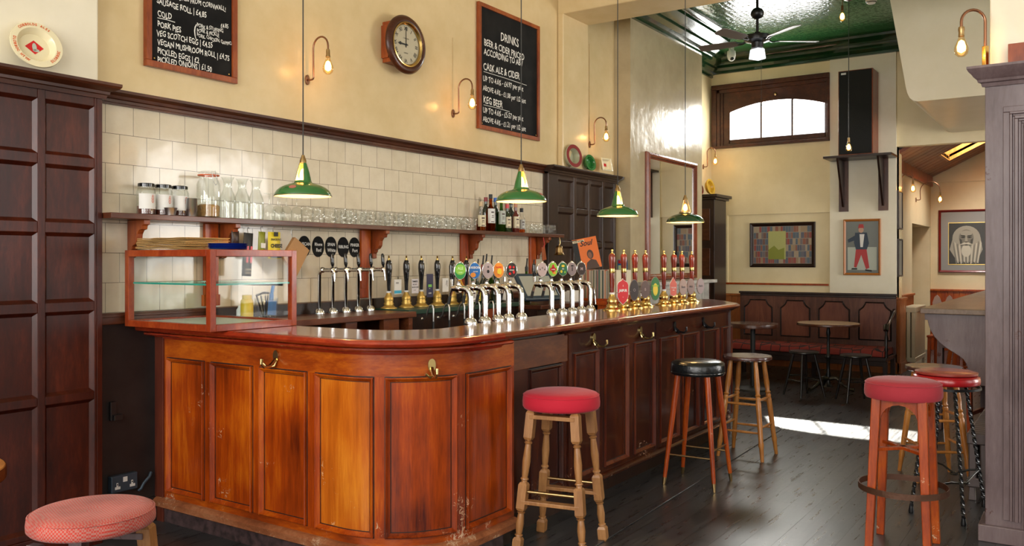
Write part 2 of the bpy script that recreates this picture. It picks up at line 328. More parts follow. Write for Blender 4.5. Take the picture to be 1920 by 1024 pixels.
def houndstooth():
    m, nt, b = new_mat('woven red check fabric')
    tc = node(nt, 'ShaderNodeTexCoord'); ch = node(nt, 'ShaderNodeTexChecker', Scale=170.); L(nt, tc.outputs['Object'], ch.inputs['Vector'])
    ch.inputs['Color1'].default_value = (.46, .035, .020, 1); ch.inputs['Color2'].default_value = (.40, .16, .13, 1)
    n = node(nt, 'ShaderNodeTexNoise', Scale=7., Detail=4.); L(nt, tc.outputs['Object'], n.inputs['Vector']); f = ramp(nt, n.outputs['Fac'], [(.3, (.62, .58, .56)), (.6, (1, 1, 1))])
    mx = node(nt, 'ShaderNodeMix', data_type='RGBA', blend_type='MULTIPLY'); mx.inputs[0].default_value = 1; L(nt, ch.outputs['Color'], mx.inputs[6]); L(nt, f, mx.inputs[7]); L(nt, mx.outputs[2], b.inputs['Base Color'])
    b.inputs['Roughness'].default_value = .85; b.inputs['Sheen Weight'].default_value = .1
    bp = node(nt, 'ShaderNodeBump', Strength=.3, Distance=.001); L(nt, ch.outputs['Fac'], bp.inputs['Height']); L(nt, bp.outputs['Normal'], b.inputs['Normal'])
    return m
M['hound'] = houndstooth()
def cushion_mat():
    m, nt, b = new_mat('patterned red bench cloth')
    tc = node(nt, 'ShaderNodeTexCoord'); v = node(nt, 'ShaderNodeTexVoronoi', Scale=8.5, feature='DISTANCE_TO_EDGE'); v.inputs['Randomness'].default_value = .3; L(nt, tc.outputs['Object'], v.inputs['Vector'])
    c = ramp(nt, v.outputs['Distance'], [(.03, (.012, .008, .008)), (.05, (.26, .030, .018))]); L(nt, c, b.inputs['Base Color']); b.inputs['Roughness'].default_value = .8; return m
M['cushion'] = cushion_mat()
def speckle(name, base, cols, scale=30, rough=.5):
    m, nt, b = new_mat(name); tc = node(nt, 'ShaderNodeTexCoord'); v = node(nt, 'ShaderNodeTexVoronoi', Scale=float(scale)); L(nt, tc.outputs['Object'], v.inputs['Vector'])
    sp = node(nt, 'ShaderNodeSeparateColor'); L(nt, v.outputs['Color'], sp.inputs[0]); st_ = [(i / len(cols), c) for i, c in enumerate([base] + cols[:-1] + [cols[-1]])][:len(cols) + 1]
    r = ramp(nt, sp.outputs[0], st_); r.node.color_ramp.interpolation = 'CONSTANT'; L(nt, r, b.inputs['Base Color']); b.inputs['Roughness'].default_value = rough; return m
M['nuts'] = plain('roasted nuts', (.50, .27, .08), .6, bump=1., bscale=70)
M['marble'] = paint('grey marble mantel', (.42, .41, .38), (.62, .60, .55), rough=.25, scale=9, bump=.02)

for k_, c_ in dict(orangered=(.62, .10, .02), pale=(.66, .56, .36), pickle=(.10, .02, .01), cork=(.55, .38, .2), darkred=(.22, .01, .01), bluecap=(.01, .12, .55), greencap=(.03, .12, .03), coppercap=(.5, .2, .1), greylab=(.42, .45, .38), paleclear=(.5, .48, .42), yellowlab=(.6, .5, .06), brownink=(.06, .025, .015), brownpack=(.03, .012, .008), pink=(.6, .08, .10), olive=(.22, .24, .02), yellowpack=(.66, .52, .02), paper2=(.62, .58, .60), navy=(.012, .012, .06), lime=(.18, .5, .08), skyblue=(.03, .35, .55), yelloworange=(.7, .32, .02), bg_green=(.015, .22, .04), bg_lime=(.22, .48, .04), limetext=(.6, .75, .4), bg_blue=(.015, .14, .42), bg_orange=(.75, .26, .02), bg_mauve=(.40, .32, .32), bg_mauve2=(.26, .20, .20), bg_yellow=(.72, .55, .03), bg_dkgreen=(.02, .13, .05), bg_dkgreen2=(.02, .14, .03), bg_brown=(.035, .022, .018), bg_brown2=(.10, .06, .05), bg_salmon=(.55, .10, .06), bg_taupe=(.30, .22, .19), bg_taupe2=(.22, .15, .13), magorange=(.75, .16, .02), magbrown=(.22, .09, .05), tillscreen=(.34, .36, .32)).items():
    M[k_] = plain('colour ' + k_.replace('_', ' '), c_, .4)
def cut_glass(name):
    m = thin_glass(name, (.985, .99, .985), .045, .02); nt = m.node_tree
    tc = node(nt, 'ShaderNodeTexCoord'); v = node(nt, 'ShaderNodeTexVoronoi', Scale=38.); L(nt, tc.outputs['Object'], v.inputs['Vector']); bp = node(nt, 'ShaderNodeBump', Strength=1., Distance=.012); L(nt, v.outputs['Distance'], bp.inputs['Height'])
    for n in nt.nodes:
        if n.type in ('BSDF_GLOSSY', 'LAYER_WEIGHT'): L(nt, bp.outputs['Normal'], n.inputs['Normal'])
    return m
M['cutglass'] = cut_glass('dimpled clear glass')
M['glass1'] = thin_glass('thin glassware', (.975, .985, .975), .05, .01)
M['greenglass2'] = plain('deep green bottle glass', (.02, .035, .008), .08, coat=.5); M['redglass'] = plain('red brown bottle', (.10, .012, .006), .08, coat=.5)
M['pumpwood'] = wood('pump handle mahogany', (.08, .008, .004), (.20, .022, .010), (.32, .05, .02), rough=.15, coat=.7, stretch=(20, 20, 3), bump=.02)

M['darkpanel'] = wood('brown black panelling', (.012, .005, .003), (.030, .013, .007), (.055, .026, .014), rough=.34, coat=.1, stretch=(9, 9, 1.8))
M['benchpanel'] = wood('bench panel', (.06, .016, .009), (.13, .036, .018), (.21, .07, .035), rough=.38, coat=.15, stretch=(14, 14, 1.6))
M['darktop'] = wood('dark polished table top', (.03, .012, .010), (.07, .028, .022), (.12, .05, .04), rough=.22, coat=.4, stretch=(2, 9, 9))
M['ledgetop'] = wood('brown ledge top', (.09, .055, .035), (.17, .11, .07), (.25, .17, .11), rough=.35, coat=.2, stretch=(1.5, 8, 8))
M['frameshine'] = wood('polished mahogany frame', (.07, .010, .004), (.18, .032, .008), (.30, .065, .018), rough=.25, coat=.35, stretch=(6, 6, 3))
M['redframe'] = plain('red brown frame', (.20, .015, .010), .3, coat=.3)
M['pale2'] = plain('aged clock dial', (.52, .46, .32), .35); M['pale3'] = plain('picture paper', (.30, .26, .20), .4); M['matgrey'] = plain('grey picture mount', (.30, .29, .27), .4)
M['greenash'] = plain('green glass ashtray', (.02, .16, .03), .1, coat=.5); M['yellowdish'] = plain('yellow ashtray enamel', (.62, .36, .03), .25); M['yellowglow'] = plain('painted yellow reflection', (.42, .42, .14), .5)
M['soldierbg'] = plain('picture ground grey green', (.13, .14, .12), .3); M['redtrouser'] = plain('painted red', (.42, .03, .03), .5); M['tunic'] = plain('painted blue black', (.02, .035, .06), .5); M['skinflat'] = plain('painted skin', (.5, .3, .2), .5)
M['sepiadark'] = plain('sepia dark', (.03, .028, .022), .35)
for i_, v_ in enumerate((.02, .075, .20, .36, .58)): M['sepia%d' % i_] = plain('sepia tone %d' % i_, (v_, v_ * .93, v_ * .74), .5)
M['enameldk'] = plain('dark green enamel', (.012, .055, .018), .16, coat=.6); M['rimrust'] = plain('worn enamel rim', (.10, .10, .04), .4); M['flex'] = plain('grey twisted flex', (.07, .07, .065), .7, bump=1., bscale=400)
M['rosebrown'] = plain('brown ceiling rose', (.06, .018, .012), .3); M['blade'] = plain('fan blade', (.14, .115, .10), .45); M['grille'] = plain('black speaker cloth', (.008, .008, .008), .8, bump=.8, bscale=220)
M['fanlamp'] = emitter('fan lamp glass', (.95, .97, 1), 1.6); M['filament'] = emitter('glowing filament', (1, .48, .13), 18); M['bulbglass'] = thin_glass('amber tinted bulb glass', (1, .86, .62), .06)
M['mirror'] = plain('mirror', (.82, .82, .80), .0, 1); M['irongold'] = plain('cast iron feet with worn gilding', (.05, .042, .028), .3, .7, bump=.4); M['rustiron'] = plain('rusty flat iron', (.10, .045, .025), .5, .5, bump=.3, bscale=40)
M['vinyltop'] = plain('worn red brown vinyl pad', (.32, .045, .030), .25, coat=.2); M['radcream'] = plain('cream radiator paint', (.58, .50, .34), .35); M['radiron'] = plain('dark radiator iron', (.10, .075, .07), .35, .3)

M['gapshade'] = plain('grime in the grooves', (.012, .005, .003), .6)  # dark colour that stands for shade in the panel gaps

M['palechair'] = plain('pale pink chair wood', (.50, .33, .27), .45)

M['dishgreen'] = plain('pale green grey glaze', (.42, .42, .28), .2, coat=.3)

M['bulk'] = paint('bulkhead cream gloss', (.78, .69, .50), (.83, .74, .56), rough=.3, bump=.12)

M['creamlift'] = paint('pale back room cream lifted for light', (.76, .63, .37), (.82, .69, .43), rough=.3, bump=.10)  # paler cream, its colour lifted to stand in for back room light
M['honey2'] = plain('orange picture frame', (.42, .15, .03), .35)
# ================================================================== the room
YW = 4.34; YR = 4.56; XB = 11.98; XBR = 8.463; YBR = 4.147
def slab_holes(axis, a0, a1, r0, r1, z0, z1, holes):
    mb = MB(); rs = sorted({r0, r1, *[h[0] for h in holes], *[h[1] for h in holes]}); zs = sorted({z0, z1, *[h[2] for h in holes], *[h[3] for h in holes]})
    for i in range(len(rs) - 1):
        for j in range(len(zs) - 1):
            rm = (rs[i] + rs[i + 1]) / 2; zm = (zs[j] + zs[j + 1]) / 2
            if any(h[0] < rm < h[1] and h[2] < zm < h[3] for h in holes): continue
            if axis == 'x': mb.box(a0, a1, rs[i], rs[i + 1], zs[j], zs[j + 1])
            else: mb.box(rs[i], rs[i + 1], a0, a1, zs[j], zs[j + 1])
    return mb
struct('floor', MB().box(-2.7, 16.2, -4.7, 4.9, -.12, 0), M['floor'], smooth=0)
struct('wall_left', MB().box(-2.7, XBR + .05, YW, YW + .25, 0, 4.9), M['cream'], smooth=0)
struct('wall_left_pier', MB().box(-2.7, 2.49, 4.24, YW, 2.345, 4.8), M['cream_pale'], smooth=0, bevel=.008)
struct('wall_left_lower', MB().box(2.42, 7.2, 4.332, YW, 0, 1.11), M['darkpaint'], smooth=0)
struct('wall_left_tiling', MB().box(2.50, 7.03, 4.328, YW, 1.17, 2.29), M['tiles'], smooth=0)
struct('wall_chimney_breast', MB().box(XBR, 10.53, YBR, YR + .2, 0, 4.36), M['cream_shiny'], smooth=0)
struct('wall_left_recess', MB().box(10.5, XB + .25, YR, YR + .25, 0, 4.5), M['creamlift'], smooth=0)
struct('wall_left_pilaster', MB().box(7.25, 7.76, 4.275, YW, 2.362, 3.87), M['cream'], smooth=0, bevel=.01)
struct('ceiling_front', MB().box(-2.7, 7.26, -4.7, 4.6, 4.8, 4.95), M['cream_pale'], smooth=0)
struct('ceiling_beam', MB().box(7.25, 7.76, -4.7, YW, 3.86, 4.95), M['cream'], smooth=0, bevel=.01)
struct('ceiling_back', MB().box(7.76, XB + .25, -4.7, 4.8, 4.36, 4.5), M['greenceil'], smooth=0)
# back wall: window opening, shallow recess, doorway
wb = slab_holes('x', XB, XB + .14, -4.7, 4.8, 0, 4.5, [(2.92, 4.36, 3.09, 3.90), (.55, 2.08, 0, 2.92)])
struct('wall_back', wb, M['creamlift'], smooth=0)
skin = slab_holes('x', XB - .035, XB, 2.90, 4.56, 0, 4.36, [(2.90, 4.32, 1.14, 2.10), (2.92, 4.50, 3.06, 3.95)])
struct('wall_back_lining', skin, M['creamlift'], smooth=0)
struct('wall_back_pier', MB().box(XB - .06, XB, 2.08, 2.90, 0, 4.36), M['cream_pale'], smooth=0)
struct('wall_back_jamb', MB().box(XB, XB + .34, 2.08, 2.22, 0, 2.92), M['cream'], smooth=0)
struct('trim_back_rail', MB().box(XB - .06, XB - .03, 2.92, YR, 1.115, 1.14), M['redwood'], smooth=0)
# boarded dado of the back wall
def boards(name, x0, x1, y0, y1, z1, along, mat):
    mb = MB(); n = max(1, round((y1 - y0 if along == 'y' else x1 - x0) / .085))
    for i in range(n):
        if along == 'y':
            a = y0 + (y1 - y0) * i / n; b = y0 + (y1 - y0) * (i + 1) / n; mb.box(x0, x1, a + .004, b - .004, .14, z1 - .03)
        else:
            a = x0 + (x1 - x0) * i / n; b = x0 + (x1 - x0) * (i + 1) / n; mb.box(a + .004, b - .004, y0, y1, .14, z1 - .03)
    e = .01
    mb.box(x0 + .008, x1, y0, y1, .02, z1 - .02) if along == 'y' else mb.box(x0, x1, y0 + .008, y1, .02, z1 - .02)
    mb.box(x0 - (.02 if along == 'y' else 0), x1, y0 - (.02 if along == 'x' else 0), y1, z1 - .03, z1)
    mb.box(x0 - (.012 if along == 'y' else 0), x1, y0 - (.012 if along == 'x' else 0), y1, 0, .14)
    return struct(name, mb, M[mat], smooth=0, bevel=.003)
boards('trim_back_boarding', XB - .085, XB - .035, 2.06, 4.5, .985, 'y', 'pine')
boards('trim_door_boarding', XB - .085, XB + .36, 2.03, 2.085, .97, 'x', 'pine')
# dark green cornices
def prof_c(a, s):   # profile in (offset from wall, z): stepped moulding, a = ceiling height
    return [(0, a), (s * .34, a), (s * .34, a - .03), (s * .30, a - .045), (s * .27, a - .05), (s * .26, a - .08), (s * .20, a - .12), (s * .14, a - .14), (s * .13, a - .17), (s * .07, a - .20), (s * .05, a - .235), (s * .03, a - .24), (s * .03, a - .27), (0, a - .275)]
pc = prof_c(4.36, 1)
struct('ceiling_cornice_breast', MB().prism([(YBR - o, z) for o, z in pc], XBR - .3, 10.53 + .3, 'x').prism([(XBR - o, z) for o, z in pc], YBR - .3, YW, 'y'), M['greengloss'], smooth=20)
pb = prof_c(4.36, .8)
struct('ceiling_cornice_back', MB().prism([(XB - .035 - o, z + .045) for o, z in pb], 2.9, YR, 'y').prism([(XB - .06 - o, z + .045) for o, z in pb], 1.6, 2.9 + .03, 'y').prism([(YR - o, z) for o, z in pb], 10.6, XB, 'x'), M['greengloss'], smooth=20)
# bulkhead under the stairs
bk = [(1.72, 4.4), (1.70, 4.1), (1.552, 3.20), (1.54, 3.14), (1.515, 3.085), (1.48, 3.055), (1.44, 3.045), (-1.2, 3.045), (-1.2, 4.4)]
struct('ceiling_bulkhead', MB().prism(bk, 9.42, XB - .05, 'x'), M['bulk'], smooth=30)
# dado rail and the lower rail
dr = [(0, 2.36), (.055, 2.36), (.055, 2.345), (.045, 2.34), (.035, 2.33), (.03, 2.315), (.022, 2.31), (.022, 2.295), (.03, 2.29), (.03, 2.28), (0, 2.28)]
struct('trim_dado_rail', MB().prism([(YW - o, z) for o, z in dr], 2.55, 7.12, 'x'), M['railwood'], smooth=20)
struct('trim_lower_rail', MB().box(2.50, 7.05, 4.30, YW, 1.112, 1.172).box(2.50, 7.05, 4.292, YW, 1.15, 1.165), M['shelfwood'], smooth=0, bevel=.003)
struct('baseboard_left', MB().box(2.5, 2.9, 4.315, YW, 0, .14), M['darkpaint'], smooth=0)
# unseen sides of the room, with street windows that light it; the middle side one is added
FW = [(-3.9, -1.9), (-1.2, .9), (1.5, 3.9)]
struct('wall_front', slab_holes('x', -2.7, -2.5, -4.7, 4.6, 0, 4.9, [(a, b, .9, 3.9) for a, b in FW]), M['cream_pale'], smooth=0)
RW = [(-1.6, 1.0), (3.9, 6.6), (8.3, 11.2)]  # middle opening made up to send light to the back wall
struct('wall_right', slab_holes('y', -4.7, -4.5, -2.7, 16.2, 0, 4.9, [(a, b, .7 if a > 7 else .9, 3.4 if a > 7 else 3.9) for a, b in RW]), M['cream_pale'], smooth=0)
fm = MB()
for a, b in FW:
    fm.box(-2.66, -2.56, a, b, .86, .94).box(-2.66, -2.56, a, b, 3.84, 3.94).box(-2.64, -2.58, a, b, 2.72, 2.78)
    for k in range(4): y = a + (b - a) * k / 3; fm.box(-2.66, -2.56, y - .03, y + .03, .9, 3.9)
struct('window_2', fm, M['darkwood'], smooth=0)
fm = MB()
for a, b in RW:
    z0, z1 = (.7, 3.4) if a > 7 else (.9, 3.9)
    fm.box(a, b, -4.66, -4.56, z0 - .04, z0 + .04).box(a, b, -4.66, -4.56, z1 - .04, z1 + .04).box(a, b, -4.64, -4.58, 2.4, 2.46)
    for k in range(4): x = a + (b - a) * k / 3; fm.box(x - .03, x + .03, -4.66, -4.56, z0, z1)
struct('window_3', fm, M['darkwood'], smooth=0)
# ---- window 1, high in the back wall (arched head, three panes)
def arch(yy): t = (yy - 3.625) / .655; return 3.57 + .11 * (1 - t * t)
mb = MB(); x0, x1 = XB - .06, XB + .10
for (a, b, c, d, e0) in ((2.90, 4.54, 3.90, 3.965, .10), (2.90, 4.54, 3.85, 3.90, .07), (2.905, 4.52, 3.055, 3.09, .10), (2.93, 4.5, 3.09, 3.12, .04)):
    mb.box(XB - e0, x1, a, b, c, d)
for y0, y1, e0 in ((4.47, 4.54, .09), (4.42, 4.47, .07), (4.38, 4.42, .05), (2.90, 2.93, .09), (2.93, 2.955, .06)): mb.box(XB - e0, x1, y0, y1, 3.09, 3.95)
win = struct('window_1', mb, M['railwood'], smooth=0, bevel=.004)
mb = MB()
N = 20; ys = [2.975 + (4.285 - 2.975) * i / N for i in range(N + 1)]
for i in range(N):
    a, b = ys[i], ys[i + 1]; vs = []
    for x in (XB - .03, XB + .03):
        vs += [(x, a, arch(a)), (x, b, arch(b)), (x, b, 3.86), (x, a, 3.86)]
    mb.add(vs, [(0, 1, 2, 3), (7, 6, 5, 4), (0, 4, 5, 1), (2, 6, 7, 3), (1, 5, 6, 2), (0, 3, 7, 4)])
mb.box(XB - .03, XB + .03, 4.285, 4.39, 3.11, 3.86).box(XB - .03, XB + .03, 2.93, 2.975, 3.11, 3.86).box(XB - .03, XB + .03, 2.95, 4.3, 3.11, 3.175)
sash = mb.build('sash', M['railwood'], win, smooth=0)
mb = MB()
for y in (3.41, 3.84): mb.box(XB - .015, XB + .015, y - .012, y + .012, 3.17, 3.68)
mb.build('glazing_bars', M['railwood'], sash, smooth=0)
MB().box(XB - .002, XB + .002, 2.97, 4.29, 3.17, 3.69).build('glass_pane', M['pane'], sash, smooth=0)
MB().sphere((XB - .06, 3.63, 3.76), .02).build('catch', M['oldbrass'], sash)
# ---- room beyond the doorway
X2 = 15.5; Y2 = 2.18
w2 = slab_holes('y', Y2, Y2 + .2, XB + .14, 16.0, 0, 3.2, [(13.74, 15.42, 0, 2.0)])
w2.box(13.6, 15.5, Y2 + .62, Y2 + .7, 0, 2.2).box(13.66, 13.74, Y2 + .2, Y2 + .65, 0, 2.0).box(15.42, 15.5, Y2 + .2, Y2 + .65, 0, 2.0).box(13.7, 15.45, Y2 + .2, Y2 + .65, 2.0, 2.08)
struct('wall_side_room', w2, M['cream2'], smooth=0)
struct('wall_side_room_end', MB().box(X2, X2 + .2, -4.7, Y2 + .7, 0, 4.9).box(X2 - .03, X2, -4.7, Y2, 2.72, 2.90), M['cream2'], smooth=0)
struct('wall_side_room_near', MB().box(XB + .14, XB + .2, -4.7, .5, 0, 4.9), M['cream2'], smooth=0)
def zs(y): return 2.80 + (Y2 - y) * .50
# sloping boarded ceiling with a skylight
def slope(xa, xb, ya, yb, t=.05): return [(xa, ya, zs(ya)), (xb, ya, zs(ya)), (xb, yb, zs(yb)), (xa, yb, zs(yb)), (xa, ya, zs(ya) + t), (xb, ya, zs(ya) + t), (xb, yb, zs(yb) + t), (xa, yb, zs(yb) + t)]
BF = [(0, 1, 2, 3), (7, 6, 5, 4), (0, 4, 5, 1), (1, 5, 6, 2), (2, 6, 7, 3), (3, 7, 4, 0)]
SK = (13.76, 14.65, .9, 1.80)
mb = MB(); xs = [XB + .16 + i * (X2 - XB - .16) / 14 for i in range(15)]
xs = sorted(xs + [SK[0], SK[1]])
for i in range(len(xs) - 1):
    a, b = xs[i], xs[i + 1]; g = .010
    if b - a < .02: continue
    for (ya, yb) in (((Y2, SK[3]), (SK[2], -1.8)) if SK[0] - .01 <= a and b <= SK[1] + .01 else ((Y2, -1.8),)):
        mb.add(slope(a + g, b - g, ya, yb), BF)
struct('ceiling_side_room', mb, M['ceilwood'], smooth=0)
mb = MB()
for xa, xb, ya, yb in ((XB + .14, X2, Y2, SK[3] + .01), (XB + .14, X2, SK[2] - .01, -1.8), (XB + .14, SK[0], SK[3], SK[2]), (SK[1], X2, SK[3], SK[2])):
    v = slope(xa, xb, ya, yb, .04); mb.add([(p[0], p[1], p[2] + .045) for p in v], BF)
struct('ceiling_side_room_backing', mb, M['darkwood'], smooth=0)
struct('ceiling_side_room_far', MB().box(XB + .14, X2, -4.7, -1.7, 4.7, 4.8), M['ceilwood'], smooth=0)
struct('trim_side_room_beam', MB().box(XB + .3, X2, Y2 - .035, Y2, 2.66, 2.82), M['redwood'], smooth=0, bevel=.004)
mb = MB()
for (xa, xb, ya, yb) in ((SK[0] - .03, SK[0], SK[2], SK[3]), (SK[1], SK[1] + .03, SK[2], SK[3]), (SK[0], SK[1], SK[3], SK[3] + .03), (SK[0], SK[1], SK[2] - .03, SK[2])):
    v = [(xa, ya), (xb, ya), (xb, yb), (xa, yb)]
    mb.add([(p[0], p[1], zs(p[1]) - .01) for p in v] + [(p[0], p[1], zs(p[1]) + .32) for p in v], [(0, 1, 2, 3), (7, 6, 5, 4), (0, 4, 5, 1), (1, 5, 6, 2), (2, 6, 7, 3), (3, 7, 4, 0)])
struct('window_4', mb, M['honey'], smooth=0)
boards('trim_side_room_boarding', X2 - .04, X2, -3, Y2, .99, 'y', 'redwood')
boards('trim_side_room_side_boarding', XB + .36, 13.7, Y2 - .03, Y2, .98, 'x', 'pine')
# strip of older boards along the foot of the bar (rounded end)
pts = [(2.62, 4.3), (2.62, 2.1), (3.0, 1.98), (7.25, 2.22)] + [(7.25 + .28 * math.sin(a), 2.5 - .28 * math.cos(a)) for a in [PI * i / 10 for i in range(1, 11)]]
pts += [(7.0, 2.78), (7.0, 2.6)]
mb = MB().prism([(2.83, 4.33), (2.62, 4.33), (2.62, 2.30)] + [(2.87 - .25 * math.cos(a), 2.30 - .25 * math.sin(a)) for a in [PI / 2 * i / 6 for i in range(1, 7)]] + [(7.35, 2.20)] + [(7.35 + .27 * math.sin(a), 2.47 - .27 * math.cos(a)) for a in [PI * i / 10 for i in range(1, 9)]] + [(7.2, 2.75), (3.2, 2.75), (3.2, 4.33)], .0, .006, 'z')
struct('floor_bar_kerb', mb, M['floor'], smooth=0, bevel=.003)

# ================================================================== light
def area(name, loc, rot, sx, sy, power, col=(1, 1, 1), spread=PI):
    l = bpy.data.lights.new(name, 'AREA'); l.shape = 'RECTANGLE'; l.size = sx; l.size_y = sy; l.energy = power; l.color = col; l.spread = spread
    o = bpy.data.objects.new(name, l); COL.objects.link(o); o.location = loc; o.rotation_euler = rot; return o
DAY = (1.0, .975, .93)
for i, (a, b) in enumerate(FW): area('daylight_front', (-2.72, (a + b) / 2, 2.4), (0, -PI / 2, 0), 3.0, b - a, P_FRONT[i], DAY)
area('daylight_side', ((RW[0][0] + RW[0][1]) / 2, -4.72, 2.4), (PI / 2, 0, 0), RW[0][1] - RW[0][0], 3.0, P_SIDE, DAY)
area('fill_side_mid', ((RW[1][0] + RW[1][1]) / 2, -4.72, 2.4), (PI / 2, 0, 0), RW[1][1] - RW[1][0], 3.0, P_SIDEFILL, DAY)  # added lamp brightening the back wall, no such window known
area('daylight_side_back', ((RW[2][0] + RW[2][1]) / 2, -4.72, 2.05), (PI / 2, 0, 0), RW[2][1] - RW[2][0], 2.7, P_SIDEBACK, DAY)
area('daylight_back_window', (XB + .16, 3.63, 3.45), (0, PI / 2, 0), .62, 1.35, P_BACKWIN, DAY)
area('daylight_skylight', (14.2, 1.35, 3.75), (0, 0, 0), .8, .9, P_SKYL, (1, .96, .9))
sl = bpy.data.lights.new('sun', 'SUN'); sl.energy = P_SUN; sl.angle = math.radians(.6); sl.color = (1, .95, .86)
so = bpy.data.objects.new('sun', sl); COL.objects.link(so); so.rotation_euler = Vector((-1.25, -.55, -1)).to_track_quat('-Z', 'Y').to_euler()
W = bpy.data.worlds.new('sky'); SC.world = W; W.use_nodes = True
W.node_tree.nodes['Background'].inputs[0].default_value = (.97, .98, 1, 1); W.node_tree.nodes['Background'].inputs[1].default_value = P_WORLD
def bulb_light(loc, power=6, col=(1, .62, .26), r=.02):
    l = bpy.data.lights.new('bulb_glow', 'POINT'); l.energy = power; l.color = col; l.shadow_soft_size = r
    o = bpy.data.objects.new('bulb_glow', l); COL.objects.link(o); o.location = loc; return o
# ================================================================== camera
cam = bpy.data.cameras.new('camera'); cam.sensor_width = 36; cam.lens = 36 * F_ / 1920; cam.shift_y = -(512 - HY_) / 1920; cam.clip_start = .05
co = bpy.data.objects.new('camera', cam); COL.objects.link(co); co.location = (0, 0, H_); co.rotation_euler = (PI / 2, 0, TH_ - PI / 2)
SC.camera = co
SC.view_settings.view_transform = 'Standard'; SC.view_settings.look = 'None'; SC.view_settings.gamma = 1; SC.view_settings.use_curve_mapping = False; SC.view_settings.exposure = EXPO
SC.cycles.use_denoising = True; SC.cycles.max_bounces = 10; SC.cycles.diffuse_bounces = 4; SC.cycles.glossy_bounces = 5; SC.cycles.transparent_max_bounces = 24; SC.cycles.transmission_bounces = 10
SC.cycles.sample_clamp_indirect = 6; SC.cycles.caustics_reflective = False; SC.cycles.caustics_refractive = False
# ================================================================== text
XS = [.88]
def text_mb(lines, tilt=0):
    # lines: (string, x, z, size[, width]) -> flat letters in the XZ plane facing -Y
    mb = MB()
    for ln in lines:
        s, x, z, size = ln[:4]
        cu = bpy.data.curves.new('t', 'FONT'); cu.body = s; cu.size = size; cu.resolution_u = 2; cu.offset = size * (ln[4] if len(ln) > 4 else .012); cu.align_x = ln[5] if len(ln) > 5 else 'LEFT'
        if len(ln) > 6: cu.shear = ln[6]
        o = bpy.data.objects.new('t', cu); COL.objects.link(o)
        dg = bpy.context.evaluated_depsgraph_get(); me = bpy.data.meshes.new_from_object(o.evaluated_get(dg))
        mb.add([(v.co.x * XS[0] + x, 0, v.co.y + z + (.0035 * math.sin(v.co.x * 55 + z * 90) + .002 * math.sin(v.co.x * 130 + 2) + .02 * v.co.x * math.sin(z * 50) if XS[0] < .8 else 0)) for v in me.vertices], [tuple(p.vertices) for p in me.polygons])
        bpy.data.objects.remove(o); bpy.data.meshes.remove(me); bpy.data.curves.remove(cu)
    return mb
def lettering(lines, mat, parent, Mx, name='lettering'):
    mb = text_mb(lines); mb.xf(Mx); o = mb.build(name, mat, parent, smooth=0); return o
def facing(loc, rz=0, pitch=0, roll=0):
    # matrix that carries an XZ-plane drawing (facing -Y) to a place; rz=0 faces -Y, rz=-90deg faces -X
    return Matrix.Translation(loc) @ Matrix.Rotation(rz, 4, 'Z') @ Matrix.Rotation(pitch, 4, 'X') @ Matrix.Rotation(roll, 4, 'Y')
def ellipse(rx, rz, n=28, cx=0, cz=0): return [(cx + rx * math.cos(2 * PI * k / n), cz + rz * math.sin(2 * PI * k / n)) for k in range(n)]

